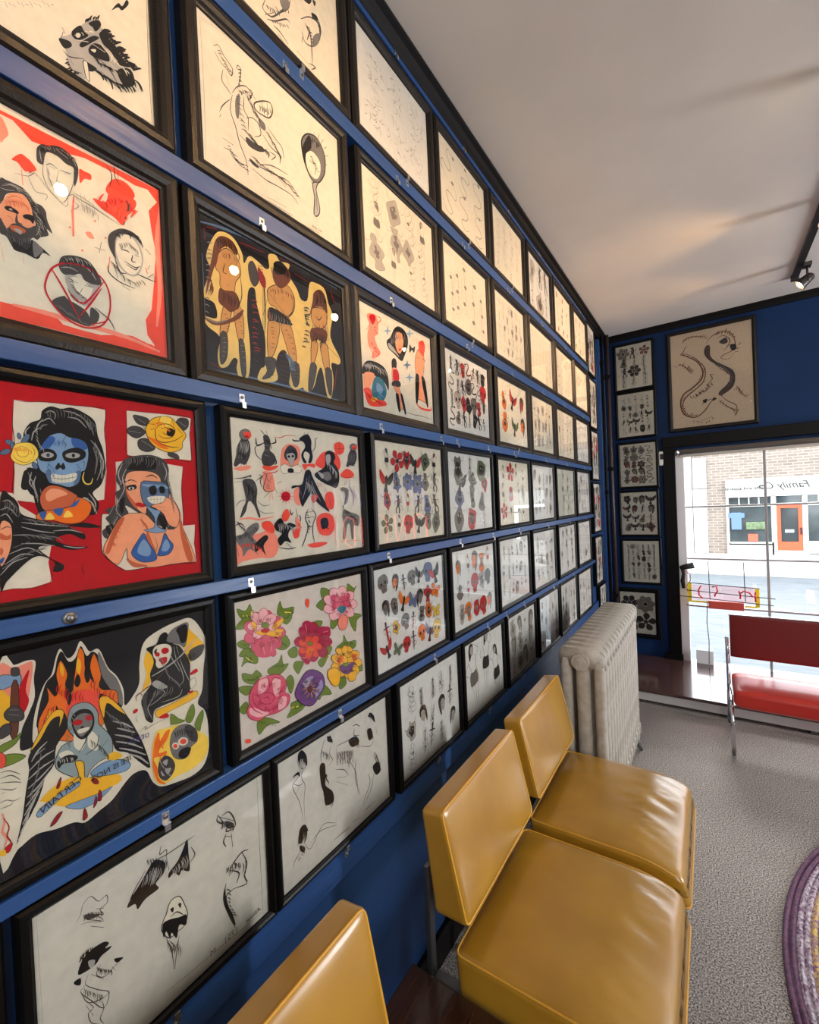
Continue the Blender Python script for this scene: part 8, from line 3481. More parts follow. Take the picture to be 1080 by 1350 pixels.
def m_line(S, cx, cy, s, g, c, w, fill):
    """thin outline drawing: a figure built of flowing open curves"""
    t = T(cx, cy, s, g.uniform(-.3, .3), g.choice((-1, 1)))
    for k in range(5):
        y = .9 - .4 * k; a = g.uniform(.2, .6)
        S.stroke(mp(t, [(-a * .3, y), (-a, y - .2), (-a * .4, y - .45), (a * .5, y - .3), (a, y + .05), (a * .2, y + .15)]), w, c, k=3, closed=g.random() < .5)
    S.stroke(mp(t, [(.1, 1), (.4, .4), (-.2, -.1), (.3, -.6), (0, -1.05)]), w * 1.3, c, k=3)
    S.ell(*t(g.uniform(-.2, .2), g.uniform(-.6, .6)), s * .14, s * .1, c, n=6)
def m_dots(S, cx, cy, s, g, c, w, fill):
    for k in range(26):
        a = g.uniform(0, 6.28); r = s * math.sqrt(g.random()) * .95; x, y = cx + r * .75 * math.cos(a), cy + r * math.sin(a)
        q = g.uniform(0, 3.14); L = s * g.uniform(.06, .2)
        S.stroke([(x - L * math.cos(q), y - L * math.sin(q)), (x + L * .3 * math.sin(q), y - L * .3 * math.cos(q)), (x + L * math.cos(q), y + L * math.sin(q))], w * g.uniform(1, 2.4), c, k=2)
def m_tall(S, cx, cy, s, g, c, w, fill):
    t = T(cx, cy, s, g.uniform(-.08, .08), g.choice((-1, 1)))
    S.stroke(mp(t, [(0, 1.05), (.04, .3), (-.03, -.4), (0, -1.05)]), w * 2.6, c, k=3)
    for k in range(9):
        y = .9 - .22 * k; a = g.uniform(.15, .38)
        S.stroke(mp(t, [(0, y), (a, y - .02), (a * .8, y - .16), (0, y - .12)]), w, c, k=3); S.stroke(mp(t, [(0, y - .05), (-a, y - .08), (-a * .7, y - .22), (0, y - .16)]), w, c, k=3)
        if k % 3 == 1: S.ell(*t(g.uniform(-.12, .12), y), s * .11, s * .08, c, n=7)
MOT = dict(flower=m_flower, skull=m_skull, dagger=m_dagger, snake=m_snake, bird=m_bird, girl=m_girl, face=m_face, scrib=m_scrib, heart=m_heart, bug=m_bug, beast=m_beast, emb=m_emb, line=m_line, dots=m_dots, tall=m_tall)
def grid_art(S, seed, nx, ny, kinds, c=INK, w=0.7, fills=(None,), size=0.44, jit=0.16, mx=0.07, my=0.07, tall=1.0):
    g = random.Random(seed)
    W, Hh = S.w * (1 - 2 * mx), S.h * (1 - 2 * my)
    cw, ch = W / nx, Hh / ny
    for j in range(ny):
        for i in range(nx):
            cx = S.w * mx + cw * (i + .5 + g.uniform(-jit, jit)); cy = S.h * my + ch * (j + .5 + g.uniform(-jit, jit))
            s = min(cw, ch * tall) * size * g.uniform(.85, 1.15)
            MOT[g.choice(kinds)](S, cx, cy, s, g, c, w, g.choice(fills))

# ------------------------------------------------------------------ setting
ROOM_X1, ROOM_Y0 = 4.6, -3.2
WT = 0.12
def quadbox(name, b, m, bev=0.0): return struct(box_obj(name, b, m, bev=bev))
# carpet
def carpet_mat():
    m = bpy.data.materials.new('grey_loop_carpet'); n, l, b = nodes_of(m)
    tc = n.new('ShaderNodeTexCoord')
    a = n.new('ShaderNodeTexNoise'); a.inputs['Scale'].default_value = 215; a.inputs['Detail'].default_value = 3
    a2 = n.new('ShaderNodeTexNoise'); a2.inputs['Scale'].default_value = 3.0
    v = n.new('ShaderNodeTexVoronoi'); v.inputs['Scale'].default_value = 300
    for x in (a, a2, v): l.new(tc.outputs['Object'], x.inputs['Vector'])
    r = n.new('ShaderNodeValToRGB'); l.new(a.outputs['Fac'], r.inputs[0])
    e = r.color_ramp.elements; e[0].position = 0.36; e[0].color = (*rgb(76, 71, 68), 1); e[1].position = 0.64; e[1].color = (*rgb(196, 188, 182), 1)
    mr = n.new('ShaderNodeMapRange'); mr.inputs[3].default_value = 0.86; mr.inputs[4].default_value = 1.1; l.new(a2.outputs['Fac'], mr.inputs[0])
    mx = n.new('ShaderNodeMix'); mx.data_type = 'RGBA'; mx.blend_type = 'MULTIPLY'; mx.inputs[0].default_value = 1
    l.new(r.outputs[0], mx.inputs[6]); l.new(mr.outputs[0], mx.inputs[7]); l.new(mx.outputs[2], b.inputs['Base Color'])
    b.inputs['Roughness'].default_value = 0.95; b.inputs['Specular IOR Level'].default_value = 0.15
    bp = n.new('ShaderNodeBump'); bp.inputs['Strength'].default_value = 0.7; bp.inputs['Distance'].default_value = 0.004
    l.new(v.outputs['Distance'], bp.inputs['Height']); l.new(bp.outputs[0], b.inputs['Normal'])
    return m
M['carpet'] = carpet_mat()
quadbox('floor', (-0.14, ROOM_X1 + 0.1, ROOM_Y0 - 0.1, FAR + 0.12, -0.1, 0.0), M['carpet'])
quadbox('ceiling', (-0.14, ROOM_X1 + 0.1, ROOM_Y0 - 0.1, FAR + 0.12, CEIL, CEIL + 0.1), M['ceiling'])
quadbox('wall_left', (-0.14, -0.02, ROOM_Y0, FAR + 0.12, 0.0, CEIL), M['blue'])
M['other_wall'] = mat('pale_grey_wall_paint', rgb(168, 164, 160), 0.7, var=0.08, scale=2)
quadbox('wall_back', (-0.14, ROOM_X1 + 0.1, ROOM_Y0 - 0.1, ROOM_Y0, 0.0, CEIL), M['other_wall'])
quadbox('wall_right', (ROOM_X1, ROOM_X1 + 0.1, ROOM_Y0, FAR + 0.12, 0.0, CEIL), M['other_wall'])
# far wall with the shop window opening
WX0, WX1, WZ0, WZ1 = 0.515, 3.45, 0.06, 1.82
M['blue_far'] = mat('shaded_blue_wall_paint', rgb(9, 42, 84), 0.6, spec=.2, var=0.14, scale=3, bump=0.12, bscale=25)  # wall blue darkened: the far wall's dimmer light is put into the colour
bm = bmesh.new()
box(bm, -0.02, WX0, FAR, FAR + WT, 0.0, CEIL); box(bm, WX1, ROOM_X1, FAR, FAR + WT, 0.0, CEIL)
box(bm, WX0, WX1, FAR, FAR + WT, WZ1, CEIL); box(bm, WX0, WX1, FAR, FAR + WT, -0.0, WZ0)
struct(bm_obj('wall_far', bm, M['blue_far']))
# black crown mouldings, corner poles, casing of the window
def prism(name, prof, axis, a0, a1, m):
    """profile (p, z) swept along y (axis 'y': p is x) or along x (axis 'x': p is distance in front of the far wall)"""
    v = []; n = len(prof)
    for a in (a0, a1):
        for p, z in prof: v.append((p, a, z) if axis == 'y' else (a, FAR - p, z))
    f = [(i, (i + 1) % n, n + (i + 1) % n, n + i) for i in range(n)] + [tuple(range(n))[::-1], tuple(range(n, 2 * n))]
    o = mesh_obj(name, v, f, m); bm = bmesh.new(); bm.from_mesh(o.data); bmesh.ops.recalc_face_normals(bm, faces=bm.faces[:]); bm.to_mesh(o.data); bm.free()
    return struct(o)
crown = [(-0.02, 2.853 - 0.0), (0.012, 2.853 - 0.0), (0.014, 2.862), (0.028, 2.868), (0.043, 2.872)]
cz = CEIL
crownL = [(-0.02, cz), (0.042, cz), (0.042, cz - 0.012), (0.03, cz - 0.02), (0.022, cz - 0.034), (0.012, cz - 0.044), (0.009, cz - 0.055), (-0.02, cz - 0.055)]
prism('trim_1', crownL, 'y', ROOM_Y0, FAR - 0.0, M['black_trim'])
crownF = [(-0.0, cz), (0.034, cz), (0.034, cz - 0.012), (0.02, cz - 0.03), (0.012, cz - 0.05), (0.0, cz - 0.05)]
prism('trim_2', crownF, 'x', 0.04, ROOM_X1, M['black_trim'])
# rails between the rows of pictures
ROWZ = [(1.38, 1.755), (0.87, 1.245), (0.357, 0.735), (-0.133, 0.248), (-0.60, -0.222), (-1.055, -0.686)]
RAILS = [(1.803, 1.846), (1.288, 1.338), (0.778, 0.828), (0.283, 0.32), (-0.192, -0.16), (-0.655, -0.626)]
RAIL_T = [0.045, 0.041, 0.041, 0.03, 0.03, 0.026]
def Zd(z): return H + z * D
def Yd(y): return y * D
TRIM_N = 3
for a, b in RAILS:
    quadbox('trim_%d' % TRIM_N, (-0.02, 0.011, -1.6, Yd(4.76), Zd(a), Zd(b)), M['rail'], bev=0.0015); TRIM_N += 1
quadbox('trim_%d' % TRIM_N, (-0.02, -0.004, -1.6, Yd(5.2), Zd(-1.18), Zd(-1.085)), M['rail'], bev=0.0015); TRIM_N += 1
quadbox('baseboard_left', (-0.02, -0.005, ROOM_Y0, FAR, 0.0, 0.10), M['black_trim'], bev=0.002)
quadbox('baseboard_far', (-0.02, WX0 - 0.1, FAR - 0.014, FAR, 0.0, 0.08), M['black_trim'], bev=0.002)
# blue corner boxing and the two dark poles in the corner
quadbox('trim_%d' % TRIM_N, (-0.02, 0.006, Yd(5.40), FAR, 0.0, CEIL - 0.06), M['rail'], bev=0.002); TRIM_N += 1
# window casing
quadbox('trim_%d' % TRIM_N, (0.43, 0.517, FAR - 0.03, FAR, 0.10, 1.86), M['black_trim'], bev=0.004); TRIM_N += 1
quadbox('trim_%d' % TRIM_N, (0.43, 3.60, FAR - 0.035, FAR, 1.855, 1.945), M['black_trim'], bev=0.006); TRIM_N += 1
quadbox('trim_%d' % TRIM_N, (0.40, 0.525, FAR - 0.045, FAR, 0.09, 0.145), M['black_trim'], bev=0.004); TRIM_N += 1
# window_1: painted frame, glazing bars, glass, rolled blind
w = struct(empty('window_1', (WX0, FAR + 0.05, WZ0)))
def wpart(name, b, m, bev=0.003):
    o = box_obj(name, tuple(c - d for c, d in zip(b, (WX0, WX0, FAR + 0.05, FAR + 0.05, WZ0, WZ0))), m, w, bev=bev); return o
wy = 4.30
wpart('jamb', (0.515, 0.575, FAR + 0.002, FAR + 0.10, WZ0, WZ1), M['white_paint'])
wpart('jamb', (WX1 - 0.06, WX1, FAR + 0.002, FAR + 0.10, WZ0, WZ1), M['white_paint'])
wpart('head_jamb', (0.575, WX1 - 0.06, FAR + 0.002, FAR + 0.10, 1.79, WZ1), M['white_paint'])
wpart('window_sill', (0.575, WX1 - 0.06, FAR + 0.0, FAR + 0.10, WZ0, WZ0 + 0.02), M['white_paint'])
M['bar'] = mat('grey_glazing_bar_paint', rgb(150, 146, 148), 0.4)
for x in (1.095, 1.62, 2.15, 2.68): wpart('mullion', (x - 0.008, x + 0.008, wy - 0.012, wy + 0.012, WZ0 + 0.02, 1.79), M['bar'])
for z in (1.36, 0.935, 0.545): wpart('glazing_bar', (0.575, WX1 - 0.06, wy - 0.010, wy + 0.010, z - 0.007, z + 0.007), M['bar'])
M['window_glass'] = glass_mat('window_glass')
wpart('window_glass', (0.575, WX1 - 0.06, wy + 0.003, wy + 0.006, WZ0 + 0.02, 1.79), M['window_glass'], 0)
bl = tube_obj('rolled_blind', [(0.03, -0.085, 1.775 - WZ0 + 0.035), (2.90, -0.085, 1.775 - WZ0 + 0.035)], 0.021, mat('blind_cloth', rgb(112, 106, 100), 0.6), w, 16)
wpart('blind_rail', (0.55, 3.42, FAR - 0.022, FAR - 0.006, 1.768, 1.786), mat('blind_rail_paint', rgb(190, 180, 165), 0.5))
br = tube_obj('blind_end_cap', [(0.012, -0.085, 1.81 - WZ0), (0.03, -0.085, 1.81 - WZ0)], 0.026, M['chrome'], w, 16)
# ------------------------------------------------------------------ framed pictures
def frame_mesh(w, h, fw, thick):
    prof = [(0, 0.001), (0, -0.0045), (.12, -0.006), (.25, -.008 - thick * .3), (.5, -.010 - thick * .4), (.8, -.009 - thick * .35), (1, -.005), (1, .016)]
    v = []; f = []; n = len(prof)
    for cx, cz, sx, sz in ((0, 0, -1, -1), (w, 0, 1, -1), (w, h, 1, 1), (0, h, -1, 1)):
        for t, y in prof: v.append((cx + sx * t * fw, y, cz + sz * t * fw))
    for k in range(4):
        a, b = k * n, ((k + 1) % 4) * n
        for i in range(n - 1): f.append((a + i, b + i, b + i + 1, a + i + 1))
    # back board
    f.append((7, n + 7, 2 * n + 7, 3 * n + 7))
    return v, f
grn = random.Random(5)
def framed(label, x, y, z, w, h, fw, thick, art, wall='L', group=None, cream=None, mat_w=0):
    """thing standing on the wall: local x runs along the picture, local -y out of the wall"""
    root = empty('framed_picture', (x, y, z), math.pi / 2 if wall == 'L' else 0.0)
    v, f = frame_mesh(w, h, fw, 0.008 if thick else 0.0)
    mesh_obj('moulding', v, f, M['frame_thick'] if thick else M['frame_thin'], root)
    S = Sheet(w * 1000, h * 1000, cream or rgb(226, 216, 196))
    art(S)
    S.build('print', root)
    tx, tz = grn.uniform(-.0009, .0009), grn.uniform(-.0009, .0009)
    e = 0.0012
    yy = -0.0034
    mesh_obj('glass_pane', [(e*0-.002, yy - tx, -.002), (w + .002, yy + tx, -.002), (w + .002, yy + tx + tz, h + .002), (-.002, yy - tx + tz, h + .002)], [(0, 1, 2, 3)], M['pane'], root)
    return tag(root, label, 'framed picture', group)
def TR(key): return lambda S: traced(S, key)
def GA(*a, **k): return lambda S: grid_art(S, *a, **k)
CR = rgb(226, 216, 196); WH = rgb(222, 218, 210); RED = PAL[5]
rd = rgb(190, 50, 45); gnn = rgb(104, 114, 84); bl_ = rgb(104, 114, 146); orr = rgb(225, 120, 40); yl_ = rgb(225, 185, 70)
def genie_art(S):
    traced(S, 'genies')
    a = 0.0
    S.text('About', 340, 16, 13, GREY, a, shear=0.3); S.text('1751', 290, 16, 15, GREY, a); S.text('M', 245, 16, 14, GREY, a)
def reaper_art(S):
    traced(S, 'reaper')
    # cream banners with their lettering, reversed as in the photograph
    def at(px): return px
    S.text('CERTAIN', 172, 83, 12.5, rgb(40, 40, 60), 0.42); S.text('IFE IS NOT', 235, 79, 11.5, rgb(60, 50, 30), 0.12); S.text('DEATH', 262, 102, 10, rgb(60, 55, 120), -0.05)
    S.text('NEXT!', 343, 204, 12, rgb(50, 35, 20), 0.05)
def portraits_art(S): traced(S, 'portraits')
def pin_art(S):
    traced(S, 'pinups'); S.text('sheet of flash', 300, 22, 7, GREY, 0.0, shear=.2)
def fairy_art(S):
    traced(S, 'fairy'); S.text('M.E. Jank', 300, 12, 9, INK, 0.0)
def lady_art(S): traced(S, 'lady')
G1 = 'tattoo flash pictures on the left wall'
fl = 0.042; ft = 0.026
LEFT = [
 # row, y0, y1, frame width, thick, art, paper, label
 (0, .665, 1.155, fl, 1, lady_art, None, 'top row framed print of a reclining lady and single rose, nearest the camera'),
 (0, 1.25, 1.73, fl, 1, GA(11, 3, 2, ['dots'], c=GREY, w=.8, size=.62, tall=.9), WH, 'top row framed sheet of six faint dotted ink clusters'),
 (0, 1.83, 2.34, fl, 1, GA(12, 3, 2, ['snake'], c=GREY, w=.9, size=.55), None, 'top row framed sheet of outlined snakes curling and coiling'),
 (0, 2.44, 2.93, fl, 1, GA(13, 4, 4, ['line', 'dots'], c=GREY, w=.7, size=.45), None, 'top row framed pale sheet with sparse small grey figures, right of the snakes'),
 (0, 3.05, 3.55, fl, 1, GA(14, 3, 2, ['tall', 'beast', 'emb'], w=1.3, size=.7), WH, 'top row framed dark inked sheet of long figures, fifth from the camera'),
 (0, 3.66, 4.17, .04, 1, GA(15, 3, 5, ['emb', 'line'], w=.6, size=.36, fills=(rd, GREY, INK)), None, 'top row framed brightly lit sheet with small dark and red marks'),
 (0, 4.28, 4.76, .04, 1, GA(16, 3, 4, ['line', 'emb'], c=GREY, w=.7, size=.36), None, 'top row framed grey sheet, last of the row before the corner column'),
 (1, .03, .52, fl, 1, TR('wolf'), None, 'framed ink drawing of a snarling animal head at the top left'),
 (1, .633, 1.128, fl, 1, fairy_art, None, 'framed line drawing of a winged fairy beside a flaming hand mirror'),
 (1, 1.245, 1.735, .036, 1, GA(21, 4, 3, ['girl', 'line', 'line', 'emb'], c=GREY, w=.8, size=.62, tall=1.2), None, 'second row framed outline sheet of thin pin-up and flower figures, right of the fairy'),
 (1, 1.825, 2.31, .036, 1, GA(22, 5, 1, ['tall'], c=GREY, w=.8, size=1.6, tall=.6), None, 'second row framed sheet of tall upright outlined daggers and vines'),
 (1, 2.42, 2.91, fl, 1, GA(23, 6, 5, ['dots', 'line', 'emb'], c=GREY, w=.7, size=.42), None, 'second row framed cream sheet dotted with many tiny figures, third after the fairy'),
 (1, 3.02, 3.54, fl, 1, GA(24, 6, 5, ['line', 'dots'], c=LIGHT, w=.9, size=.45), None, 'second row framed cream sheet with pale rows of tiny outlines'),
 (1, 3.64, 4.15, .038, 1, GA(25, 4, 4, ['flower', 'line', 'dots'], c=GREY, w=.8, size=.42), None, 'second row framed sheet with a few dark blossoms'),
 (1, 4.24, 4.73, .038, 1, GA(26, 4, 4, ['line', 'tall'], c=LIGHT, w=.9, size=.42), None, 'second row framed pale sheet, last before the corner column'),
 (2, .03, .522, fl, 1, portraits_art, rgb(235, 222, 196), 'framed portraits with red washed border, one face crossed out by a red ring'),
 (2, .615, 1.11, fl, 1, TR('warriors'), rgb(40, 36, 34), 'framed painting of three armed warriors with golden outlines on black'),
 (2, 1.198, 1.68, fl, 1, TR('girls'), None, 'framed colour flash of pin-up women, stars and a blue swirl'),
 (2, 1.80, 2.28, fl, 1, GA(34, 7, 4, ['snake', 'dagger', 'beast', 'skull', 'emb', 'emb', 'tall'], w=1.3, size=.68, jit=.1, fills=(GREY, GREY, LIGHT, INK, rd)), WH, 'framed crowded black flash sheet of beasts, daggers and a red heart'),
 (2, 2.41, 2.90, fl, 1, GA(35, 3, 2, ['emb', 'bird', 'face'], w=1.1, size=.42, fills=(gnn, orr, rd)), None, 'framed flash sheet with six small coloured creatures and a black bird'),
 (2, 3.0, 3.49, fl, 1, GA(36, 5, 3, ['flower', 'tall', 'emb'], c=GREY, w=1.0, size=.55), None, 'third row framed grey sheet of flowers around a tall dagger'),
 (2, 3.6, 4.12, .038, 1, GA(37, 4, 4, ['emb', 'girl', 'tall'], c=INK, w=.8, size=.42), None, 'third row framed sheet of small upright ink figures, second from its far end'),
 (2, 4.21, 4.69, .038, 1, GA(38, 4, 5, ['line', 'dots', 'tall'], c=GREY, w=.8, size=.45), WH, 'third row framed whitish sheet, last before the corner column'),
 (3, .09, .577, ft, 0, TR('redpinup'), RED, 'framed red painting of a skull faced woman, rose and pin-up with goblet'),
 (3, .669, 1.163, .027, 0, TR('owls'), None, 'framed flash sheet of owls, devils and wolves in black and red wash'),
 (3, 1.25, 1.73, .024, 0, GA(43, 6, 4, ['emb', 'emb', 'skull', 'beast', 'bird', 'face', 'girl', 'flower'], w=1.0, size=.62, jit=.1, fills=(rd, rd, gnn, bl_, GREY)), CR, 'framed colour flash sheet right of the owls, with red shield and flags at its top'),
 (3, 1.785, 2.27, .024, 0, GA(44, 3, 4, ['emb', 'emb', 'tall', 'bird'], w=.9, size=.8, fills=(bl_, rd, gnn, GREY, GREY)), WH, 'framed sheet of three tall columns of coloured emblems, two after the owls'),
 (3, 2.37, 2.875, ft, 0, GA(45, 4, 3, ['emb', 'flower', 'girl'], c=GREY, w=.9, size=.55, fills=(rd, None)), CR, 'fourth row framed sheet with red figures under window reflections'),
 (3, 2.95, 3.44, ft, 0, GA(46, 5, 3, ['face', 'tall', 'emb'], c=GREY, w=.8, size=.5), WH, 'fourth row framed grey sheet, fourth one after the owls'),
 (3, 3.54, 4.065, ft, 0, GA(47, 2, 4, ['emb', 'line'], w=1.2, size=.4, mx=.2), rgb(205, 202, 186), 'fourth row framed sheet on greenish paper with two columns of figures'),
 (3, 4.18, 4.66, ft, 0, GA(48, 4, 4, ['line', 'tall', 'emb'], c=GREY, w=.9, size=.5), WH, 'fourth row framed sheet, last before the corner column'),
 (4, .09, .577, ft, 0, reaper_art, rgb(26, 24, 26), 'framed painting of a winged hooded reaper among flames and skulls on black'),
 (4, .655, 1.146, ft, 0, TR('flowers'), rgb(222, 210, 196), 'framed painting of six pink, purple and yellow peony blossoms'),
 (4, 1.21, 1.70, ft, 0, GA(53, 7, 4, ['face', 'skull', 'bug', 'emb', 'emb', 'bird', 'dagger'], w=1.0, size=.6, jit=.12, fills=(orr, yl_, GREY, rd, GREY, gnn, bl_)), WH, 'framed colour flash sheet of faces and orange moths, right of the blossoms'),
 (4, 1.785, 2.26, ft, 0, GA(54, 5, 3, ['face', 'skull', 'girl', 'emb'], c=GREY, w=1.0, size=.6, tall=1., fills=(GREY, orr, rd, LIGHT)), WH, 'framed flash sheet of grey heads above small coloured figures, two after the blossoms'),
 (4, 2.34, 2.82, ft, 0, GA(55, 6, 3, ['girl', 'face', 'tall'], c=GREY, w=.9, size=.6), WH, 'fifth row framed sheet with grey figures, third one after the blossoms'),
 (4, 2.92, 3.41, ft, 0, GA(56, 4, 3, ['skull', 'flower', 'emb'], c=GREY, w=.8, size=.5), WH, 'fifth row framed sheet with grey skulls and flowers, fourth after the blossoms'),
 (4, 3.53, 4.03, ft, 0, GA(57, 3, 4, ['emb', 'face', 'dots'], c=GREY, w=.8, size=.42), WH, 'fifth row framed sheet with two columns of grey heads'),
 (4, 4.15, 4.62, ft, 0, GA(58, 4, 3, ['line', 'bug', 'dots'], c=LIGHT, w=1., size=.45), WH, 'fifth row framed pale sheet, last before the corner column'),
 (5, -.30, .175, .022, 0, GA(60, 3, 2, ['beast', 'face'], w=1.0, size=.4), WH, 'bottom row framed sheet cut off by the left edge of the photo'),
 (5, .235, .715, .022, 0, genie_art, rgb(216, 210, 196), 'bottom row framed ink sheet of smoky genies and a caped flying figure'),
 (5, .762, 1.25, .022, 0, pin_art, rgb(216, 210, 198), 'bottom row framed ink sheet of pin-up women standing and lying'),
 (5, 1.335, 1.798, ft, 0, GA(63, 5, 3, ['dagger', 'emb', 'face', 'line', 'line', 'tall'], w=1.0, size=.55), WH, 'bottom row framed ink sheet of small daggers, hearts and faces'),
 (5, 1.87, 2.33, ft, 0, GA(64, 3, 1, ['girl'], w=2.0, size=1.3, tall=.5, c=INK), WH, 'bottom row framed ink sheet of three tall long haired women'),
 (5, 2.42, 2.89, ft, 0, GA(65, 4, 3, ['face', 'flower', 'emb', 'tall'], c=GREY, w=1.0, size=.62), WH, 'bottom row framed sheet of grey heads above the far chair back'),
 (5, 2.99, 3.45, ft, 0, GA(66, 5, 5, ['line', 'emb', 'dots'], c=GREY, w=.9, size=.5), WH, 'bottom row framed sheet third from the corner, above the radiator'),
 (5, 3.52, 4.0, ft, 0, GA(67, 5, 5, ['emb', 'dots'], c=GREY, w=.9, size=.5), WH, 'bottom row framed sheet second from the corner, above the radiator'),
 (5, 4.09, 4.58, ft, 0, GA(68, 4, 5, ['line', 'emb'], c=GREY, w=.9, size=.48), WH, 'bottom row framed sheet nearest the corner, above the radiator'),
]
for row, y0, y1, fw, th, art, paper, label in LEFT:
    z0, z1 = ROWZ[row]
    framed(label, 0.0, Yd(y0), Zd(z0), (y1 - y0) * D, (z1 - z0) * D, fw * D, th, art, 'L', G1, paper)
CZ = [(1.325, 1.812, 'topmost, closely drawn'), (.755, 1.245, 'second from the top, crowded'), (.205, .70, 'third from the top, crowded'), (-.35, .15, 'third from the bottom, crowded'), (-.895, -.42, 'second from the bottom, crowded'), (-1.42, -.955, 'lowest, half hidden by the radiator,')]
for i, (a, b, t) in enumerate(CZ):
    framed('upright frame in the narrow corner column, %s sheet' % t, 0.0, Yd(4.835) + (0.09 if i == 5 else 0), Zd(a), .33 * D, (b - a) * D, .02 * D, 0,
           GA(70 + i, 3, 5, ['face', 'beast', 'emb', 'flower', 'emb'], w=1.2, size=.6, fills=(rd, GREY, gnn)), 'L', 'upright pictures in the corner column', WH)
FZ = [(0.105, 2.766, 2.395, 3, 4, ['emb', 'flower', 'tall', 'beast'], 'topmost, with black figures and red flowers'), (0.107, 2.352, 1.985, 5, 5, ['girl', 'line', 'bird', 'emb', 'beast'], 'second from the top, with rows of small dark designs'),
      (0.108, 1.918, 1.555, 4, 5, ['flower', 'snake', 'emb', 'face'], 'third from the top, with a rust coloured beast'), (0.102, 1.502, 1.140, 4, 4, ['bird', 'face', 'emb', 'dagger'], 'third from the bottom, with dark heads and wings'),
      (0.106, 1.084, .730, 6, 6, ['emb', 'line', 'tall'], 'second from the bottom, crowded with tiny designs'), (0.058, .638, .284, 2, 2, ['flower', 'emb'], 'lowest, wide black frame above the platform')]
for i, (x, zt, zb, nx, ny, kk, t) in enumerate(FZ):
    framed('small frame beside the shop window, %s' % t, x if i < 5 else .063, FAR - 0.02, zb, .272, zt - zb, .02 if i < 5 else .036, 0,
           GA(90 + i, nx, ny, kk, w=1.4 if nx < 5 else 1.0, size=.62, jit=.08, fills=(GREY, INK, rgb(120, 70, 60) if i in (0, 2, 3) else GREY, GREY)), 'F', 'small pictures stacked beside the shop window', rgb(205, 202, 190))
framed('large framed scroll print of a dark writhing dragon above the window', .515, FAR - 0.02, 2.006, .526, .754, .028, 1, TR('dragon'), 'F', None, rgb(214, 196, 172))
# ------------------------------------------------------------------ zinc picture clips screwed to the rails
def make_clip():
    root = empty('picture_clip', (0, 0, 0), math.pi / 2)
    bm = bmesh.new(); box(bm, -.008, .008, -.0065, -.0045, -.003, .018, bev=.0006); box(bm, -.008, .008, -.014, -.0045, -.006, -.003, bev=.0006); box(bm, -.0065, .0065, -.0155, -.0135, -.018, -.003, bev=.0006)
    bm_obj('clip_plate', bm, M['zinc'], root)
    bm = bmesh.new(); disc(bm, (0, -.0075, .009), (0, 1, 0), .0042, .003, 12); bm_obj('screw_head', bm, M['steel'], root, True)
    return root
clip0 = make_clip(); used = [False]
def dup(root):
    r = root.copy(); COL.objects.link(r)
    for c in root.children:
        d = c.copy(); COL.objects.link(d); d.parent = r
    return r
PL_ = {0: 'top', 1: 'second', 2: 'third', 3: 'fourth', 4: 'fifth', 5: 'sixth', 6: 'lowest'}
ORD = ['first', 'second', 'third', 'fourth', 'fifth', 'sixth', 'seventh', 'eighth', 'ninth', 'tenth']
CLIPS = {0: [1.49, 2.08, 2.69, 3.28, 3.9, 4.5], 1: [.90, .965, 1.46, 1.53, 2.02, 2.09, 2.62, 2.69, 3.27, 3.9, 4.5], 2: [.79, 1.38, 2.02, 2.08, 2.63, 3.24, 3.81, 4.45], 3: [.70, 1.28, 1.72, 1.87, 2.23, 2.61, 2.68, 3.24, 3.81, 4.45], 4: [.70, 1.29, 1.86, 2.24, 2.64, 3.22, 3.82, 4.42], 5: [.46, 1.0, 1.58, 2.12, 2.38, 2.67, 3.3, 3.9], 6: [.46, 1.0, 1.57, 2.1, 2.6, 3.2, 3.75]}
CZZ = {0: 1.81, 1: 1.295, 2: .785, 3: .29, 4: -.185, 5: -.65, 6: -1.10}
for r_, ys in CLIPS.items():
    for j, y in enumerate(ys):
        o = clip0 if not used[0] else dup(clip0); used[0] = True
        up = (r_ == 6) or (r_ == 1 and j in (1, 3, 5, 7)) or (r_ == 2 and j in (3,)) or (r_ == 3 and j == 6)
        z = Zd(CZZ[r_]) if not up else Zd({6: -1.082, 1: 1.333, 2: .823, 3: .315}[r_])
        o.location = (0.007, Yd(y), z); o.scale = (.72, .72, .78)
        if up: o.rotation_euler = (0, math.pi, math.pi / 2) ; o.rotation_euler = (math.radians(0), math.pi, -math.pi / 2 + math.pi)
        tag(o, 'small zinc clip on the %s blue rail, %s along from the camera' % (PL_[r_], ORD[j] if j < 10 else 'eleventh'), 'clip', 'zinc clips holding the pictures')
t = empty('screw', (0.011, Yd(.31), Zd(-.178)), math.pi / 2)
bm = bmesh.new(); disc(bm, (0, -.001, 0), (0, 1, 0), .0085, .002, 20); bm_obj('washer', bm, M['zinc'], t, True)
bm = bmesh.new(); bmesh.ops.create_uvsphere(bm, u_segments=16, v_segments=8, radius=.0055, matrix=Matrix.Translation((0, -.002, 0)) @ Matrix.Diagonal((1, .6, 1, 1))); bm_obj('screw_head', bm, M['steel'], t, True)
tag(t, 'round screw with washer in the blue rail under the red painting', 'screw')
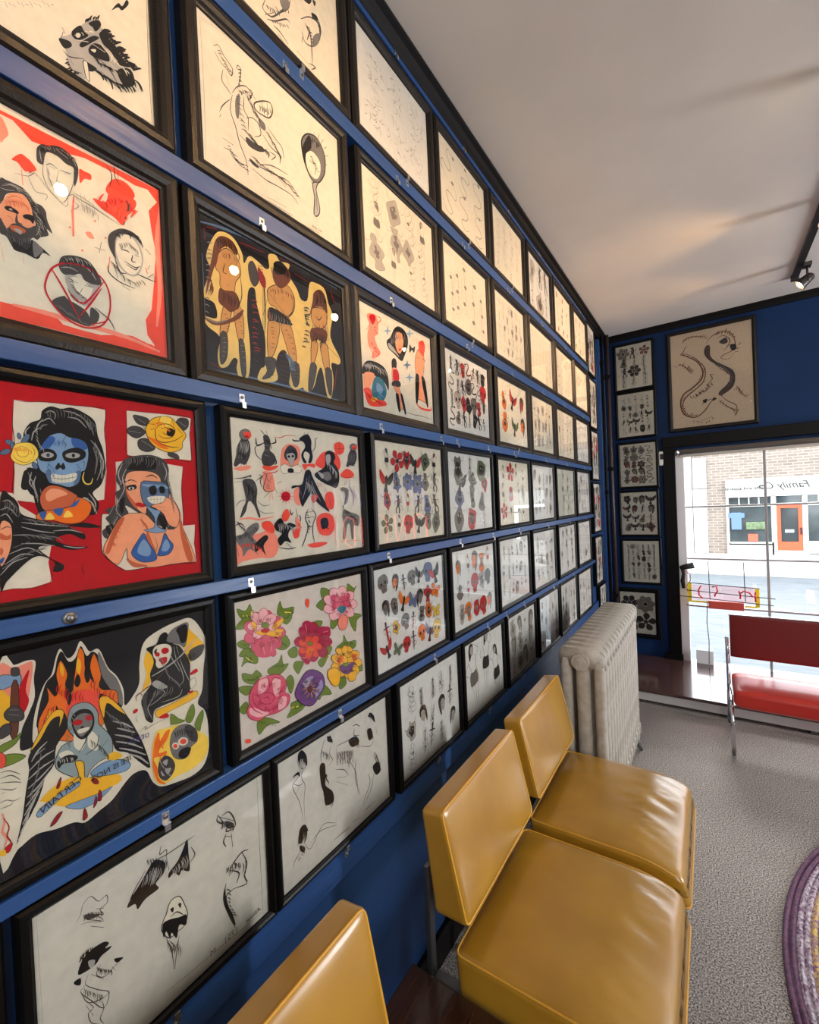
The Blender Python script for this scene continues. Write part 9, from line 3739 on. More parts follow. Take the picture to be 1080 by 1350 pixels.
# ------------------------------------------------------------------ mustard lounge chairs
def leather():
    m = bpy.data.materials.new('mustard_vinyl'); n, l, b = nodes_of(m)
    b.inputs['Base Color'].default_value = (*rgb(170, 126, 34), 1); b.inputs['Roughness'].default_value = 0.32
    b.inputs['Coat Weight'].default_value = 0.9; b.inputs['Coat Roughness'].default_value = 0.27
    tc = n.new('ShaderNodeTexCoord'); v = n.new('ShaderNodeTexVoronoi'); v.inputs['Scale'].default_value = 620
    t = n.new('ShaderNodeTexNoise'); t.inputs['Scale'].default_value = 7
    l.new(tc.outputs['Object'], v.inputs['Vector']); l.new(tc.outputs['Object'], t.inputs['Vector'])
    r = n.new('ShaderNodeValToRGB'); l.new(t.outputs['Fac'], r.inputs[0]); e = r.color_ramp.elements
    e[0].position = .3; e[0].color = (*rgb(158, 114, 28), 1); e[1].position = .7; e[1].color = (*rgb(176, 132, 38), 1); l.new(r.outputs[0], b.inputs['Base Color'])
    bp = n.new('ShaderNodeBump'); bp.inputs['Strength'].default_value = .10; bp.inputs['Distance'].default_value = .001
    l.new(v.outputs['Distance'], bp.inputs['Height']); l.new(bp.outputs[0], b.inputs['Normal'])
    return m
M['leather'] = leather()
M['piping'] = mat('mustard_piping', rgb(205, 152, 50), 0.4)
def cushion(name, c8, r, crown, m, parent, N=26, wr=0.0, seed=1):
    """rounded cushion; c8 maps unit cube corners (x,y,z in 0..1) -> points; crown bulges the top face"""
    bm = bmesh.new(); bmesh.ops.create_cube(bm, size=2.0); bmesh.ops.subdivide_edges(bm, edges=bm.edges[:], cuts=N, use_grid_fill=True)
    hx = (c8[1] - c8[0]).length / 2; hy = (c8[2] - c8[0]).length / 2; hz = (c8[4] - c8[0]).length / 2
    hs = Vector((hx, hy, hz)); g = random.Random(seed)
    for v in bm.verts:
        p = v.co.copy()
        # spend more vertices near the edges
        for i in range(3): p[i] = math.copysign(1 - (1 - abs(p[i])) ** 1.15, p[i])
        q = Vector([p[i] * hs[i] for i in range(3)]); inn = Vector([max(-(hs[i] - r), min(hs[i] - r, q[i])) for i in range(3)])
        d = q - inn
        if d.length > 1e-9: q = inn + d.normalized() * r
        u, w_ = q.x / hx, q.y / hy
        cr = crown * (1 - u ** 4) * (1 - w_ ** 4)
        if q.z > 0:
            q.z += cr
            if wr:
                q.z -= .022 * max(0, u - .42) ** 2 / .33
                q.z += wr * (noise.noise(Vector((u * 1.6 + seed, w_ * 2.4, 3))) * .7)
                fr = min(1, max(0, u - .25) / .75)    # pleats pulled back from the front edge
                q.z += wr * 1.0 * fr ** .7 * (1 - fr) ** .6 * 1.6 * noise.noise(Vector((u * 2.2, w_ * 15 + u * 5 + seed, 7)))
                dx, dy = (u - .22) , (w_ - .05 + .16 * (u - .22))
                q.z -= wr * .8 * math.exp(-(dx / .17) ** 2 - (dy / .035) ** 2)
                dx, dy = (u - .30), (w_ + .07 + .2 * (u - .30))
                q.z -= wr * .4 * math.exp(-(dx / .22) ** 2 - (dy / .04) ** 2)
        a, b_, c = (q.x / hx + 1) / 2, (q.y / hy + 1) / 2, (q.z / hz + 1) / 2
        P = Vector((0, 0, 0))
        for k in range(8):
            wt = (a if k & 1 else 1 - a) * (b_ if k & 2 else 1 - b_) * (c if k & 4 else 1 - c)
            P += c8[k] * wt
        v.co = P
    return bm_obj(name, bm, m, parent, smooth=True)
def make_chair(right_leg=True):
    """origin on the floor at the wall side near corner; x to the front, y along the wall"""
    root = empty('lounge_chair', (0, 0, 0))
    Wd = 0.475
    V = Vector
    # seat: sloping down slightly to the back
    s8 = [V((.235, 0.0, .335)), V((.672, 0.0, .345)), V((.235, Wd, .335)), V((.672, Wd, .345)), V((.225, 0.005, .435)), V((.648, 0.005, .445)), V((.225, Wd - .005, .435)), V((.648, Wd - .005, .445))]
    seat = cushion('seat', s8, .016, .014, M['leather'], root, 34, wr=.007, seed=3)
    def loop(pts, rad, name, off=.0015, parent=None, drop=False):
        # rounded rectangle of piping through four corners
        out = []; n = 4
        for i in range(4):
            a, b, c = pts[i - 1], pts[i], pts[(i + 1) % 4]
            r = .018; p1 = b + (a - b).normalized() * r; p2 = b + (c - b).normalized() * r
            for k in range(5):
                t_ = k / 4; out.append(p1 * (1 - t_) ** 2 + b * 2 * t_ * (1 - t_) + p2 * t_ ** 2)
        if drop:      # follow the sagging front of the cushion
            q_ = []
            for i, p in enumerate(out):
                nx = out[(i + 1) % len(out)]; m_ = max(1, int((nx - p).length / .015))
                q_ += [p + (nx - p) * k / m_ for k in range(m_)]
            out = [p - V((0, 0, .022 * max(0, (p.x - .436) / .206 - .42) ** 2 / .33)) for p in q_]
        return tube_obj(name, out, rad, M['piping'], parent, 6, closed=True)
    tp = [s8[4], s8[5], s8[7], s8[6]]; c = sum(tp, V()) / 4
    loop([p + (c - p).normalized() * .004 + V((0, 0, -.003)) for p in tp], .0026, 'piping', parent=seat, drop=True)
    tp = [s8[0], s8[1], s8[3], s8[2]]; c = sum(tp, V()) / 4
    loop([p + (c - p).normalized() * .004 + V((0, 0, .004)) for p in tp], .0026, 'piping', parent=seat)
    # backrest: x across thickness mapped so that 'top' face is the front
    b0, b1 = .012, .462
    f8 = [V((.172, b0, .495)), V((.145, b0, .738)), V((.172, b1, .495)), V((.145, b1, .738)), V((.262, b0, .500)), V((.206, b0, .748)), V((.262, b1, .500)), V((.206, b1, .748))]
    back = cushion('backrest', f8, .012, .010, M['leather'], root, 24, wr=.0, seed=6)
    tp = [f8[4], f8[5], f8[7], f8[6]]; c = sum(tp, V()) / 4
    loop([p + (c - p).normalized() * .003 + V((-.003, 0, 0)) for p in tp], .0026, 'piping', parent=back)
    # chromed frame
    for y in (.022, Wd - .022):
        bm = bmesh.new(); box(bm, .146, .160, y - .011, y + .011, 0.0, .60, bev=.003); bm_obj('leg', bm, M['steel'], root)
        bm = bmesh.new(); box(bm, .60, .622, y - .011, y + .011, 0.0, .32, bev=.003); bm_obj('leg', bm, M['steel'], root)
    bm = bmesh.new(); box(bm, .16, .62, .015, .04, .30, .333, bev=.003); box(bm, .16, .62, Wd - .04, Wd - .015, .30, .333, bev=.003); box(bm, .25, .29, .04, Wd - .04, .30, .333, bev=.003)
    bm_obj('seat_frame', bm, M['steel'], root)
    return root
def copy_tree(o, parent=None):
    c = o.copy(); COL.objects.link(c)
    c.parent = parent
    for ch in list(o.children): copy_tree(ch, c)
    return c
chairA = make_chair(); chairA.location = (0, .853, 0)
tag(chairA, 'mustard vinyl lounge chair in the middle, between brown table and far chair', 'chair', 'mustard lounge chairs along the picture wall')
chairB = copy_tree(chairA); chairB.location = (0, 1.362, 0)
tag(chairB, 'mustard vinyl lounge chair next to the white radiator', 'chair', 'mustard lounge chairs along the picture wall')
chairC = copy_tree(chairA); chairC.location = (0.0, .128, 0)
tag(chairC, 'mustard vinyl lounge chair nearest the camera, only its back showing', 'chair', 'mustard lounge chairs along the picture wall')
# low brown table between the chairs
t = empty('side_table', (.12, .625, 0))
box_obj('table_top', (0, .46, 0, .215, .345, .37), M['dark_wood'], t, bev=.003)
for x in (.02, .44):
    for y in (.02, .195): box_obj('leg', (x - .01, x + .01, y - .01, y + .01, 0, .345), M['steel'], t)
tag(t, 'low dark brown laminate table between two mustard chairs', 'table')
# ------------------------------------------------------------------ cast iron radiator
rad = empty('radiator', (.19, 1.875, 0))
NS = 15; pitch = (2.83 - 1.875) / NS
def section(first):
    bm = bmesh.new(); th = pitch * .36
    cy = pitch / 2
    for x0, x1 in ((0.004, .05), (.066, .122), (.138, .182)):
        xs = (x0 + x1) / 2; rx = (x1 - x0) / 2
        prof = []
        for zz, k in ((.10, .8), (.13, 1), (.3, 1), (.6, 1), (.76, 1), (.80, .85)):
            ring = [bm.verts.new((xs + rx * k * math.copysign(abs(math.cos(a)) ** .8, math.cos(a)), cy + th * k * math.copysign(abs(math.sin(a)) ** .8, math.sin(a)), zz)) for a in [2 * math.pi * i / 14 for i in range(14)]]
            prof.append(ring)
        for A, B in zip(prof, prof[1:]):
            for i in range(14): bm.faces.new((A[i], A[(i + 1) % 14], B[(i + 1) % 14], B[i]))
        bm.faces.new(prof[0][::-1]); bm.faces.new(prof[-1])
    # rounded header and footer joining the columns
    def slab(z0, z1, top):
        pts = []
        n = 8; r = .03
        if top:
            pr = [(0.0, z0), (0.0, z1 - r)] + [(r - r * math.cos(k / n * math.pi / 2), z1 - r + r * math.sin(k / n * math.pi / 2)) for k in range(1, n + 1)] + [(.186 - r + r * math.sin(k / n * math.pi / 2), z1 - r + r * math.cos(k / n * math.pi / 2)) for k in range(0, n + 1)] + [(.186, z0), (.14, z0 + .012), (.13, z0 - .01), (.1, z0 + .012), (.06, z0 + .012), (.045, z0 - .01)]
        else: pr = [(0.0, z0 + .02), (.01, z0), (.176, z0), (.186, z0 + .02), (.186, z1), (.0, z1)]
        A = [bm.verts.new((x, cy - th * .78, z)) for x, z in pr]; Bv = [bm.verts.new((x, cy + th * .78, z)) for x, z in pr]
        m_ = len(pr)
        fs = [bm.faces.new((A[i], A[(i + 1) % m_], Bv[(i + 1) % m_], Bv[i])) for i in range(m_)]
        f1 = bm.faces.new(A[::-1]); f2 = bm.faces.new(Bv)
        bmesh.ops.bevel(bm, geom=list(set(f1.edges) | set(f2.edges)), offset=.009, segments=3, affect='EDGES')
    slab(.765, .845, True); slab(.085, .16, False)
    for z in (.795, .13): disc(bm, (.094, cy, z), (0, 1, 0), .027, pitch * 1.02, 16)
    bmesh.ops.recalc_face_normals(bm, faces=bm.faces[:])
    return bm
s0 = bm_obj('radiator_section', section(True), M['radiator'], rad)
for i, poly in enumerate(s0.data.polygons): poly.use_smooth = True
for k in range(1, NS):
    s = s0.copy(); COL.objects.link(s); s.parent = rad; s.location = (0, k * pitch, 0)
bm = bmesh.new(); disc(bm, (.094, -.002, .795), (0, 1, 0), .035, .018, 24); disc(bm, (.094, -.014, .795), (0, 1, 0), .022, .012, 20); box(bm, .087, .101, -.030, -.018, .788, .802, bev=.001)
bm_obj('end_plug', bm, M['radiator'], rad, False)
for y in (.03, .955 - .03):
    for x in (.02, .166):
        bm = bmesh.new(); tube(bm, [(x, y, .095), (x + (.004 if x > .1 else -.004), y, .03), (x + (.022 if x > .1 else -.02), y, .004)], [.016, .012, .009], 8); bm_obj('foot', bm, M['steel'], rad, True)
tag(rad, 'white painted cast iron column radiator standing under the pictures', 'radiator')
# ------------------------------------------------------------------ red bench
bn = empty('bench', (.805, 2.93, 0))
L_ = 1.25
V = Vector
def bench8(y0, y1, zf0, zf1, zb0, zb1, x0=.015, x1=L_): return [V((x0, y0, zf0)), V((x1, y0, zf0)), V((x0, y1, zb0)), V((x1, y1, zb0)), V((x0, y0, zf1)), V((x1, y0, zf1)), V((x0, y1, zb1)), V((x1, y1, zb1))]
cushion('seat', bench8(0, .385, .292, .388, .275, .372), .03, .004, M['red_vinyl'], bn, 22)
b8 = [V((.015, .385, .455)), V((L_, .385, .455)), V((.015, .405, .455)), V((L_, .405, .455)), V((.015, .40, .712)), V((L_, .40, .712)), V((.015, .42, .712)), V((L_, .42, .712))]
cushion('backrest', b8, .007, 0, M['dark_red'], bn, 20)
box_obj('backrest_edge', (.010, L_ + .005, .398, .424, .710, .716), M['chrome'], bn, bev=.001)
for x in (0.0, L_ / 2 - .01, L_ + .002):
    tube_obj('leg', [(x + .008, .07, .0), (x + .008, .072, .15), (x + .006, .075, .27)], .011, M['chrome'], bn, 10)
    tube_obj('leg', [(x + .002, .49, .0), (x + .002, .46, .2), (x + .004, .44, .30)], .011, M['chrome'], bn, 10)
    tube_obj('side_rail', [(x + .006, .075, .27), (x + .005, .12, .284), (x + .004, .38, .27), (x + .003, .425, .30), (x + .002, .428, .45), (x, .43, .565)], .011, M['chrome'], bn, 10)
box_obj('cross_bar', (.0, L_ + .01, .20, .225, .25, .28), M['chrome'], bn)
tag(bn, 'red vinyl bench with chrome legs and dark red backrest before the window', 'bench')
# ------------------------------------------------------------------ low window platform
pt = empty('window_platform', (0, 3.46, 0))
box_obj('platform_top', (.0, 3.5, 0, FAR - 3.46 - .016, .08, .10), M['plat_wood'], pt, bev=.002)
box_obj('apron', (.24, 3.5, .012, .03, .022, .08), M['white_apron'], pt)
for x in (.30, 1.2, 2.1, 3.0): box_obj('leg', (x, x + .03, .015, .045, 0, .08), M['steel'], pt)
tag(pt, 'low wide dark wood platform with white apron below the shop window', 'platform')
# ------------------------------------------------------------------ braided oval rug
def rug_mats():
    cols = [('purple', rgb(110, 72, 96), rgb(74, 50, 78)), ('mauve', rgb(196, 188, 198), rgb(100, 62, 92)), ('gold', rgb(222, 186, 90), rgb(120, 90, 130)), ('denim', rgb(70, 92, 150), rgb(46, 54, 96)), ('slate', rgb(120, 140, 175), rgb(60, 70, 110)), ('teal', rgb(64, 120, 140), rgb(50, 60, 100))]
    out = []
    for nme, a, b in cols:
        m = bpy.data.materials.new(nme + '_braid'); n, l, bs = nodes_of(m)
        tc = n.new('ShaderNodeTexCoord'); v = n.new('ShaderNodeTexVoronoi'); v.inputs['Scale'].default_value = 125; l.new(tc.outputs['Object'], v.inputs['Vector'])
        t = n.new('ShaderNodeTexWhiteNoise'); l.new(v.outputs['Position'], t.inputs['Vector'])
        mx = n.new('ShaderNodeMix'); mx.data_type = 'RGBA'; l.new(t.outputs['Value'], mx.inputs[0]); mx.inputs[6].default_value = (*a, 1); mx.inputs[7].default_value = (*b, 1)
        l.new(mx.outputs[2], bs.inputs['Base Color']); bs.inputs['Roughness'].default_value = .9
        out.append(m)
    return out
RM = rug_mats()
rug = empty('braided_rug', (1.738, 1.67, 0))
bm = bmesh.new(); order = [0, 0, 1, 1, 2, 4, 3, 3, 5, 4, 2, 3, 1, 0, 5, 2, 4, 3]
A_, B_ = .85, 1.15; bwid = .018
for k in range(42):
    a, b = A_ - bwid * (k + .5), B_ - bwid * (k + .5)
    if a < .02: break
    n = 220; mi = order[k % len(order)]; prev = None; first = None; P5 = 5
    for i in range(n + 1):
        th = 2 * math.pi * i / n; c = V((a * math.cos(th), b * math.sin(th), 0)); nr = V((math.cos(th) * b, math.sin(th) * a, 0)).normalized()
        arc = i * (a + b) / 2 * 2 * math.pi / n
        ph = arc / .030 * 2 * math.pi
        ring = []
        for j in range(P5):
            q = j / (P5 - 1) * 2 - 1
            ring.append(bm.verts.new(c + nr * (bwid * .5 * q) + V((0, 0, .002 + .009 * math.sqrt(max(0, 1 - q * q)) * (1 + .25 * math.sin(ph + q * 2.5))))))
        if prev:
            for j in range(P5 - 1):
                f = bm.faces.new((prev[j], prev[j + 1], ring[j + 1], ring[j])); f.material_index = mi; f.smooth = True
        prev = ring
bmesh.ops.remove_doubles(bm, verts=bm.verts[:], dist=.0004); bmesh.ops.recalc_face_normals(bm, faces=bm.faces[:])
bm_obj('rug_braids', bm, RM, rug, True)
tag(rug, 'oval braided rug in purple, gold and blue on the grey carpet', 'rug')
# ------------------------------------------------------------------ track with spot heads (real lamps of the room)
tk = empty('light_track', (1.25, 0, CEIL))
M['track'] = mat('track_metal', rgb(70, 66, 62), .4, metal=.6)
box_obj('track_rail', (-.017, .017, .3, 3.86, -.022, 0), M['track'], tk, bev=.002)
box_obj('end_cap', (-.02, .02, 3.86, 3.90, -.03, 0), M['track'], tk, bev=.002)
tag(tk, 'dark metal lighting track fixed along the ceiling', 'light track')
M['bulb'] = emit_mat('halogen_bulb', (1.0, .78, .48), 160)
def make_head():
    r = empty('track_spotlight', (1.25, 0, 2.735))
    # head points along local -Z... body built around the local x axis pointing to the wall (-x) and down
    tube_obj('stem', [(.03, 0, .10), (.03, 0, .02)], .006, M['track'], r, 8)
    box_obj('adapter', (.01, .05, -.03, .03, .095, .117), M['track'], r, bev=.003)
    tube_obj('yoke', [(.03, -.038, -.005), (.03, -.036, .022), (.03, 0, .03), (.03, .036, .022), (.03, .038, -.005)], .0035, M['track'], r, 6)
    d = V((-.80, 0, -.60)).normalized()
    bm = bmesh.new(); c = V((0, 0, 0))
    pts = [c - d * .07, c - d * .06, c - d * .02, c + d * .012]; rr = [.012, .024, .030, .036]
    tube(bm, pts, rr, 20, caps=False); tube(bm, [c + d * .011, c - d * .018, c - d * .055], [.034, .027, .01], 20, caps=False)
    bm_obj('shade', bm, M['track'], r, True)
    bm = bmesh.new(); bmesh.ops.create_uvsphere(bm, u_segments=14, v_segments=8, radius=.013, matrix=Matrix.Translation(c)); bm_obj('bulb', bm, M['bulb'], r, True)
    return r
head0 = make_head()
ordn = ['nearest the camera', 'second from the camera', 'third from the camera, near the middle', 'second from the window', 'nearest the shop window']
for i, (y, zt) in enumerate(SPOT_Y):
    h = head0 if i == 0 else copy_tree(head0)
    h.location = (1.25, y, 2.735)
    tag(h, 'small lit spotlight on the ceiling track, %s' % ordn[i], 'spotlight', 'spotlights on the ceiling track')
    l = bpy.data.lights.new('spot_lamp', 'SPOT'); l.energy = SPOT_E[i]; l.color = (1.0, .60, .27); l.spot_size = math.radians(84); l.spot_blend = 1.0; l.shadow_soft_size = .02
    o = bpy.data.objects.new('spot_lamp', l); COL.objects.link(o); o.location = (1.234, y, 2.724)
    o.rotation_euler = (V((0.0, y - .15, zt + .1)) - V(o.location)).to_track_quat('-Z', 'Y').to_euler()
t = empty('corner_pipe', (.022, 4.05, 0))
tube_obj('pipe', [(0, 0, .102), (0, 0, CEIL)], .012, M['black_trim'], t, 12)
for z in (.4, 1.5, 2.6): box_obj('pipe_bracket', (-.02, .014, -.016, .016, z, z + .03), M['black_trim'], t, bev=.003)
tag(t, 'thin black vertical pipe in the corner, nearer the pictures', 'pipe')
t = empty('corner_pipe', (.046, 4.165, 0))
tube_obj('pipe', [(0, 0, .102), (0, 0, CEIL)], .016, mat('brown_pipe_paint', rgb(48, 34, 32), .4), t, 12)
for z in (.6, 1.7, 2.5): box_obj('pipe_bracket', (-.055, .018, -.018, .018, z, z + .03), M['black_trim'], t, bev=.003)
tag(t, 'dark brown vertical pipe in the corner, beside the small pictures', 'pipe')
# ------------------------------------------------------------------ small wall things by the window
t = empty('wall_sensor', (.423, FAR, 1.715))
box_obj('sensor_body', (-.021, .021, -.03, -.001, 0, .118), mat('white_plastic', rgb(228, 224, 216), .4), t, bev=.010, seg=3)
box_obj('sensor_window', (-.011, .011, -.032, -.028, .05, .095), M['rubber'], t, bev=.003)
tag(t, 'white plastic sensor box on the black window casing', 'sensor')
t = empty('clamp_lamp', (.545, FAR - .01, .82))
tube_obj('arm', [(0, -.02, -.12), (-.005, -.03, -.06), (.005, -.04, .0), (.0, -.05, .04)], [.012, .016, .012, .014], M['rubber'], t)
tube_obj('lamp_head', [(-.02, -.05, .05), (.02, -.05, .06), (.075, -.05, .075)], [.014, .022, .026], M['rubber'], t, 14)
tube_obj('lamp_cord', [(.01, -.05, .03), (.05, -.05, .0), (.05, -.05, -.05), (.02, -.04, -.10), (.03, -.03, -.15)], .003, mat('red_cord', rgb(190, 80, 75), .5), t, 6)
tag(t, 'black clamp lamp fixed to the white window jamb', 'lamp')
# neon sign hanging in the window (seen from behind, unlit tubes)
ns = empty('neon_sign', (.5, 4.17, .55))
wire = mat('dark_sign_wire', rgb(70, 50, 52), .5)
def W(px, z): return (px - .5, 0, z - .55)
for a, b in ((W(.575, .755), W(1.03, .735)), (W(.56, .695), W(1.12, .665)), (W(.52, .645), W(1.11, .615)), (W(.56, .575), W(.73, .565))):
    tube_obj('sign_bar', [a, b], .0035, wire, ns, 6)
for x in (.717, .940): tube_obj('hanging_cord', [W(x, .93), W(x + .004, .63)], .0028, wire, ns, 6)
tube_obj('power_cord', [W(.703, .60), W(.695, .45), W(.705, .3), W(.70, .115)], .003, wire, ns, 6)
box_obj('transformer', (.710 - .5, .933 - .5, -.02, .02, .562 - .55, .622 - .55), mat('transformer_housing', rgb(196, 78, 66), .4), ns, bev=.002)
ntube = mat('red_neon_tube', rgb(215, 30, 45), .25)
for pts in ([(.665, .735), (.648, .70), (.650, .66), (.675, .635)], [(.735, .73), (.765, .735), (.772, .70), (.755, .67), (.752, .655)], [(.905, .71), (.915, .68), (.912, .65)], [(.912, .69), (.935, .71), (.97, .70), (.99, .67)], [(1.005, .71), (1.003, .67), (1.006, .635)]):
    tube_obj('neon_tube', [W(*p) for p in pts], .0055, ntube, ns, 8)
yel = mat('yellow_acrylic', rgb(250, 225, 40), .3); pk = glass_mat('pink_clear_acrylic', (1.0, .86, .87), 0.05)
bm = bmesh.new()
for x0, x1, z0, z1 in ((.575, .60, .60, .75), (.60, .715, .598, .612), (.94, 1.01, .585, .597), (1.005, 1.03, .59, .73)): box(bm, x0 - .5, x1 - .5, .012, .016, z0 - .55, z1 - .55)
bm_obj('yellow_border', bm, yel, ns)
box_obj('backing_panel', (.10, .505, .017, .019, .065, .19), pk, ns)
tag(ns, 'small hanging neon sign with yellow border and wire bars in the window', 'sign')
# big red script neon further along the window, out of the frame but mirrored in the glass
n2 = empty('neon_sign', (1.9, 4.16, 1.0))
redn = emit_mat('lit_red_neon', (1.0, .12, .08), 5.0); blun = emit_mat('lit_violet_neon', (.35, .3, 1.0), 2.5)
for k, x in enumerate((0.0, .28, .56, .84, 1.12)):
    p = [(x, 0, .0), (x, 0, .34), (x + .12, 0, .38), (x + .18, 0, .30), (x + .16, 0, .04), (x + .05, 0, -.02)] if k % 2 == 0 else [(x, 0, 0), (x + .02, 0, .36), (x + .14, 0, 0.02), (x + .16, 0, .37)]
    tube_obj('neon_tube', p, .010, redn, n2, 6)
for k in range(5):
    x = k * .28
    tube_obj('neon_tube', [(x, 0, .48), (x + .06, 0, .70), (x + .14, 0, .50), (x + .22, 0, .72)], .008, blun, n2, 6)
box_obj('hanging_bar', (-.05, 1.35, -.006, .006, .40, .415), wire, n2)
for x in (0.05, 1.25): tube_obj('hanging_cord', [(x, 0, .4), (x, 0, .78)], .003, wire, n2, 6)
tag(n2, 'long lit red and violet neon sign hanging in the shop window', 'sign')
# folded paper card on the platform at the glass
cd = mesh_obj('folded_card', [(.615, 4.20, .101), (.73, 4.20, .101), (.73, 4.225, .20), (.615, 4.225, .20), (.73, 4.235, .101), (.615, 4.235, .101)], [(0, 1, 2, 3), (3, 2, 4, 5)], mat('white_card', rgb(232, 236, 238), .6))
so = cd.modifiers.new('thick', 'SOLIDIFY'); so.thickness = .001
tag(cd, 'white folded card standing on the platform against the window', 'card')
# ------------------------------------------------------------------ street outside
K = 20.0 / 17.0
def X20(x): return D + (x - D) * K
def Z20(z): return H + (z - H) * K
GZ = Z20(-.46); FY = 20.0
def brick_mat(name, c1, c2, mo, sc):
    m = bpy.data.materials.new(name); n, l, b = nodes_of(m)
    tc = n.new('ShaderNodeTexCoord'); mp_ = n.new('ShaderNodeMapping'); mp_.inputs['Rotation'].default_value = (math.pi / 2, 0, 0); l.new(tc.outputs['Object'], mp_.inputs[0])
    br = n.new('ShaderNodeTexBrick'); l.new(mp_.outputs[0], br.inputs['Vector']); br.inputs['Scale'].default_value = sc; br.inputs['Color1'].default_value = (*c1, 1); br.inputs['Color2'].default_value = (*c2, 1); br.inputs['Mortar'].default_value = (*mo, 1); br.inputs['Mortar Size'].default_value = .025
    br.inputs['Brick Width'].default_value = .6; br.inputs['Row Height'].default_value = .22
    l.new(br.outputs[0], b.inputs['Base Color']); b.inputs['Roughness'].default_value = .9
    return m
M['brick'] = brick_mat('buff_brick', rgb(138, 124, 112), rgb(118, 105, 95), rgb(158, 150, 142), 2.2)
M['pale_stone'] = mat('pale_painted_render', rgb(178, 176, 170), .8, var=.1, scale=1.5)
M['asphalt'] = mat('asphalt', rgb(96, 103, 107), .85, col2=rgb(80, 87, 92), scale=3, stretch=(1, 4, 1), bump=.2, bscale=30)
M['pavement'] = mat('pavement', rgb(168, 166, 160), .85, var=.12, scale=2)
struct(box_obj('ground_street', (-30, 40, 5.0, 15.3, GZ - .3, GZ - .08), M['asphalt'])); struct(box_obj('ground_pavement', (-30, 40, 15.3, FY + 6, GZ - .3, GZ), M['pavement']))
struct(box_obj('ground_near_pavement', (-30, 40, FAR + .125, 5.0, GZ - .3, GZ + .05), M['pavement']))
struct(box_obj('foundation_wall', (-30, 40, FAR + .02, FAR + .12, GZ - .3, -.10), M['pale_stone']))
lm = box_obj('road_line', (0, .12, 0, 1.5, 0, .004), mat('white_road_paint', rgb(235, 235, 232), .8)); lm.location = (X20(2.10), 12.0, GZ - .08); lm.rotation_euler = (0, 0, -.12)
tag(lm, 'short white painted line on the road outside the window', 'road marking')
bd = empty('shop_building', (0, FY, GZ))
def bp_(name, x0, x1, z0, z1, d0, d1, m, bev=0, parent=None):
    """x,z in the façade plane, d = distance in front of it"""
    return box_obj(name, (x0, x1, -d1, -d0, z0 - GZ, z1 - GZ), m, parent or bd, bev=bev)
sx0, sx1 = X20(1.15), X20(6.2)
bp_('brick_wall', -16, sx0, GZ, Z20(3.6), -.4, 0, M['brick']); bp_('brick_wall', sx0, sx1, Z20(1.83), Z20(3.6), -.4, 0, M['brick']); bp_('brick_wall', sx1, 26, GZ, Z20(3.6), -.4, 0, M['brick'])
bp_('pale_pilaster', X20(.0), X20(.27), GZ, Z20(3.4), 0, .08, M['pale_stone']); bp_('grey_door', X20(.29), X20(.66), Z20(-.44), Z20(1.6), 0, .05, mat('grey_door_paint', rgb(190, 195, 196), .6)); bp_('stone_panel', X20(.29), X20(.67), Z20(1.62), Z20(2.6), 0, .06, mat('grey_stone_panel', rgb(150, 150, 146), .8, var=.15, scale=6))
sg = bp_('sign_board', sx0, sx1, Z20(1.32), Z20(1.85), -.1, .22, mat('white_sign_board', rgb(196, 195, 188), .6))
def sign_text(s, x, z, size, m, shear=0):
    c = bpy.data.curves.new('t', 'FONT'); c.body = s; c.size = size; c.extrude = .008; c.shear = shear
    o = bpy.data.objects.new('t', c); COL.objects.link(o); me = bpy.data.meshes.new_from_object(o.evaluated_get(bpy.context.evaluated_depsgraph_get()))
    for v in me.vertices: v.co = Vector((-v.co.x, -v.co.z, v.co.y))
    me.flip_normals(); me.materials.clear(); me.materials.append(m)
    bpy.data.objects.remove(o); bpy.data.curves.remove(c)
    q = bpy.data.objects.new('sign_lettering', me); COL.objects.link(q); q.parent = sg; q.location = (x, -.232, z - GZ)
    return q
blk = mat('sign_ink', rgb(60, 56, 56), .7)
sign_text('Family Co', X20(3.13), Z20(1.52), .33, blk, .35); sign_text('Gifts and apparel', X20(2.13), Z20(1.52), .17, blk, .1)
dgl = mat('dark_shop_glass', rgb(70, 80, 82), .08, var=.5, scale=1.6, coat=.5)
sw = mat('white_shopfront_paint', rgb(185, 185, 178), .6)
bp_('stall_riser', sx0, X20(2.28), GZ, Z20(-.13), -.1, .12, sw)
w1 = bp_('display_window', X20(1.22), X20(2.24), Z20(-.1), Z20(1.30), -.1, .02, dgl)
bp_('window_frame', sx0, X20(1.22), Z20(-.13), Z20(1.33), -.1, .12, sw, parent=None); bp_('window_frame', X20(1.20), X20(2.28), Z20(-.17), Z20(-.08), -.1, .12, sw)
bp_('window_frame', X20(1.20), X20(2.28), Z20(1.0), Z20(1.05), -.1, .1, sw); bp_('window_frame', X20(2.24), X20(2.32), GZ, Z20(1.33), -.1, .12, sw)
for x in (1.48, 1.72, 1.96): bp_('window_frame', X20(x) - .02, X20(x) + .02, Z20(1.05), Z20(1.32), -.1, .06, sw)
tee = box_obj('shirt_display', (-.0, .30, -.03, .03, 0, .62), mat('blue_shirt_cloth', rgb(96, 122, 170), .8), bd, bev=.02); tee.location = (X20(1.27), -.12, Z20(.30) - GZ)
sl = box_obj('shirt_sleeves', (-.09, .39, -.025, .025, .42, .60), tee.data.materials[0], bd, bev=.02); sl.location = tee.location
rb = box_obj('red_box_display', (0, .28, -.03, .03, 0, .25), mat('red_box_card', rgb(232, 90, 66), .6), bd); rb.location = (X20(1.67), -.10, Z20(-.05) - GZ)
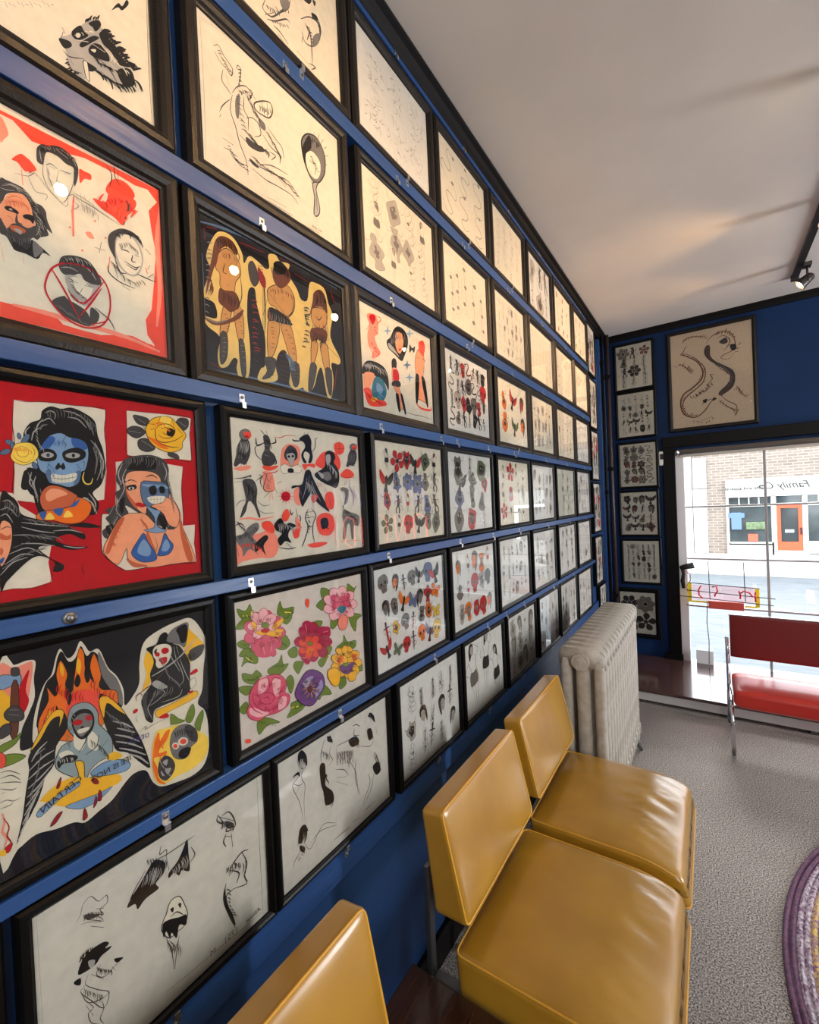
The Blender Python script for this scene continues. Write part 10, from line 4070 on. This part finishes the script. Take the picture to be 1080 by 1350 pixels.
gp = box_obj('green_plant_display', (0, .6, -.04, .02, 0, .28), mat('display_foliage', rgb(120, 140, 105), .9, var=.5, scale=12), bd, bev=.05); gp.location = (X20(1.62), -.08, Z20(.30) - GZ)
bp_('entrance_floor', X20(2.28), X20(3.9), GZ, Z20(-.40), -1.0, .10, mat('entrance_paving', rgb(150, 165, 165), .8))
bp_('recess_wall', X20(2.32), X20(2.36), Z20(-.4), Z20(1.32), -.1, .1, sw)
drf = mat('orange_red_door_paint', rgb(238, 84, 48), .45)
dr = empty('shop_door', (0, 0, 0)); dr.parent = bd
dX0, dX1, dZ0, dZ1 = X20(2.345), X20(2.94), Z20(-.33), Z20(1.02)
for n_, a in (('door_stile', (dX0, X20(2.455), dZ0, dZ1)), ('door_stile', (X20(2.85), dX1, dZ0, dZ1)), ('bottom_rail', (X20(2.455), X20(2.85), dZ0, Z20(-.07))), ('top_rail', (X20(2.455), X20(2.85), Z20(.93), dZ1))):
    bp_(n_, *a, .02, .08, drf, parent=dr)
bp_('door_glass', X20(2.455), X20(2.85), Z20(-.07), Z20(.93), -.02, .03, mat('dark_door_glass', rgb(52, 58, 60), .1), parent=dr)
bp_('door_sign', X20(2.55), X20(2.75), Z20(.20), Z20(.29), .03, .04, mat('pale_blue_card', rgb(185, 210, 225), .6), parent=dr)
bp_('door_handle', X20(2.88), X20(2.92), Z20(.15), Z20(.35), .08, .12, M['rubber'], parent=dr)
bp_('transom_window', X20(2.34), X20(3.3), Z20(1.08), Z20(1.30), -.1, .02, dgl); bp_('window_frame', X20(2.32), X20(3.4), Z20(1.02), Z20(1.08), -.1, .1, sw)
bp_('window_frame', X20(2.94), X20(3.06), Z20(-.4), Z20(1.32), -.1, .1, sw); bp_('display_window', X20(3.06), X20(3.9), Z20(-.05), Z20(1.0), -.1, .02, dgl); bp_('stall_riser', X20(3.06), X20(3.95), Z20(-.42), Z20(-.05), -.1, .1, sw)
bp_('display_window', X20(4.0), X20(5.9), Z20(-.05), Z20(1.2), -.1, .02, dgl); bp_('stall_riser', X20(3.9), sx1, GZ, Z20(-.05), -.1, .1, sw)
tag(bd, 'buff brick shop building across the street with white sign and orange door', 'building')
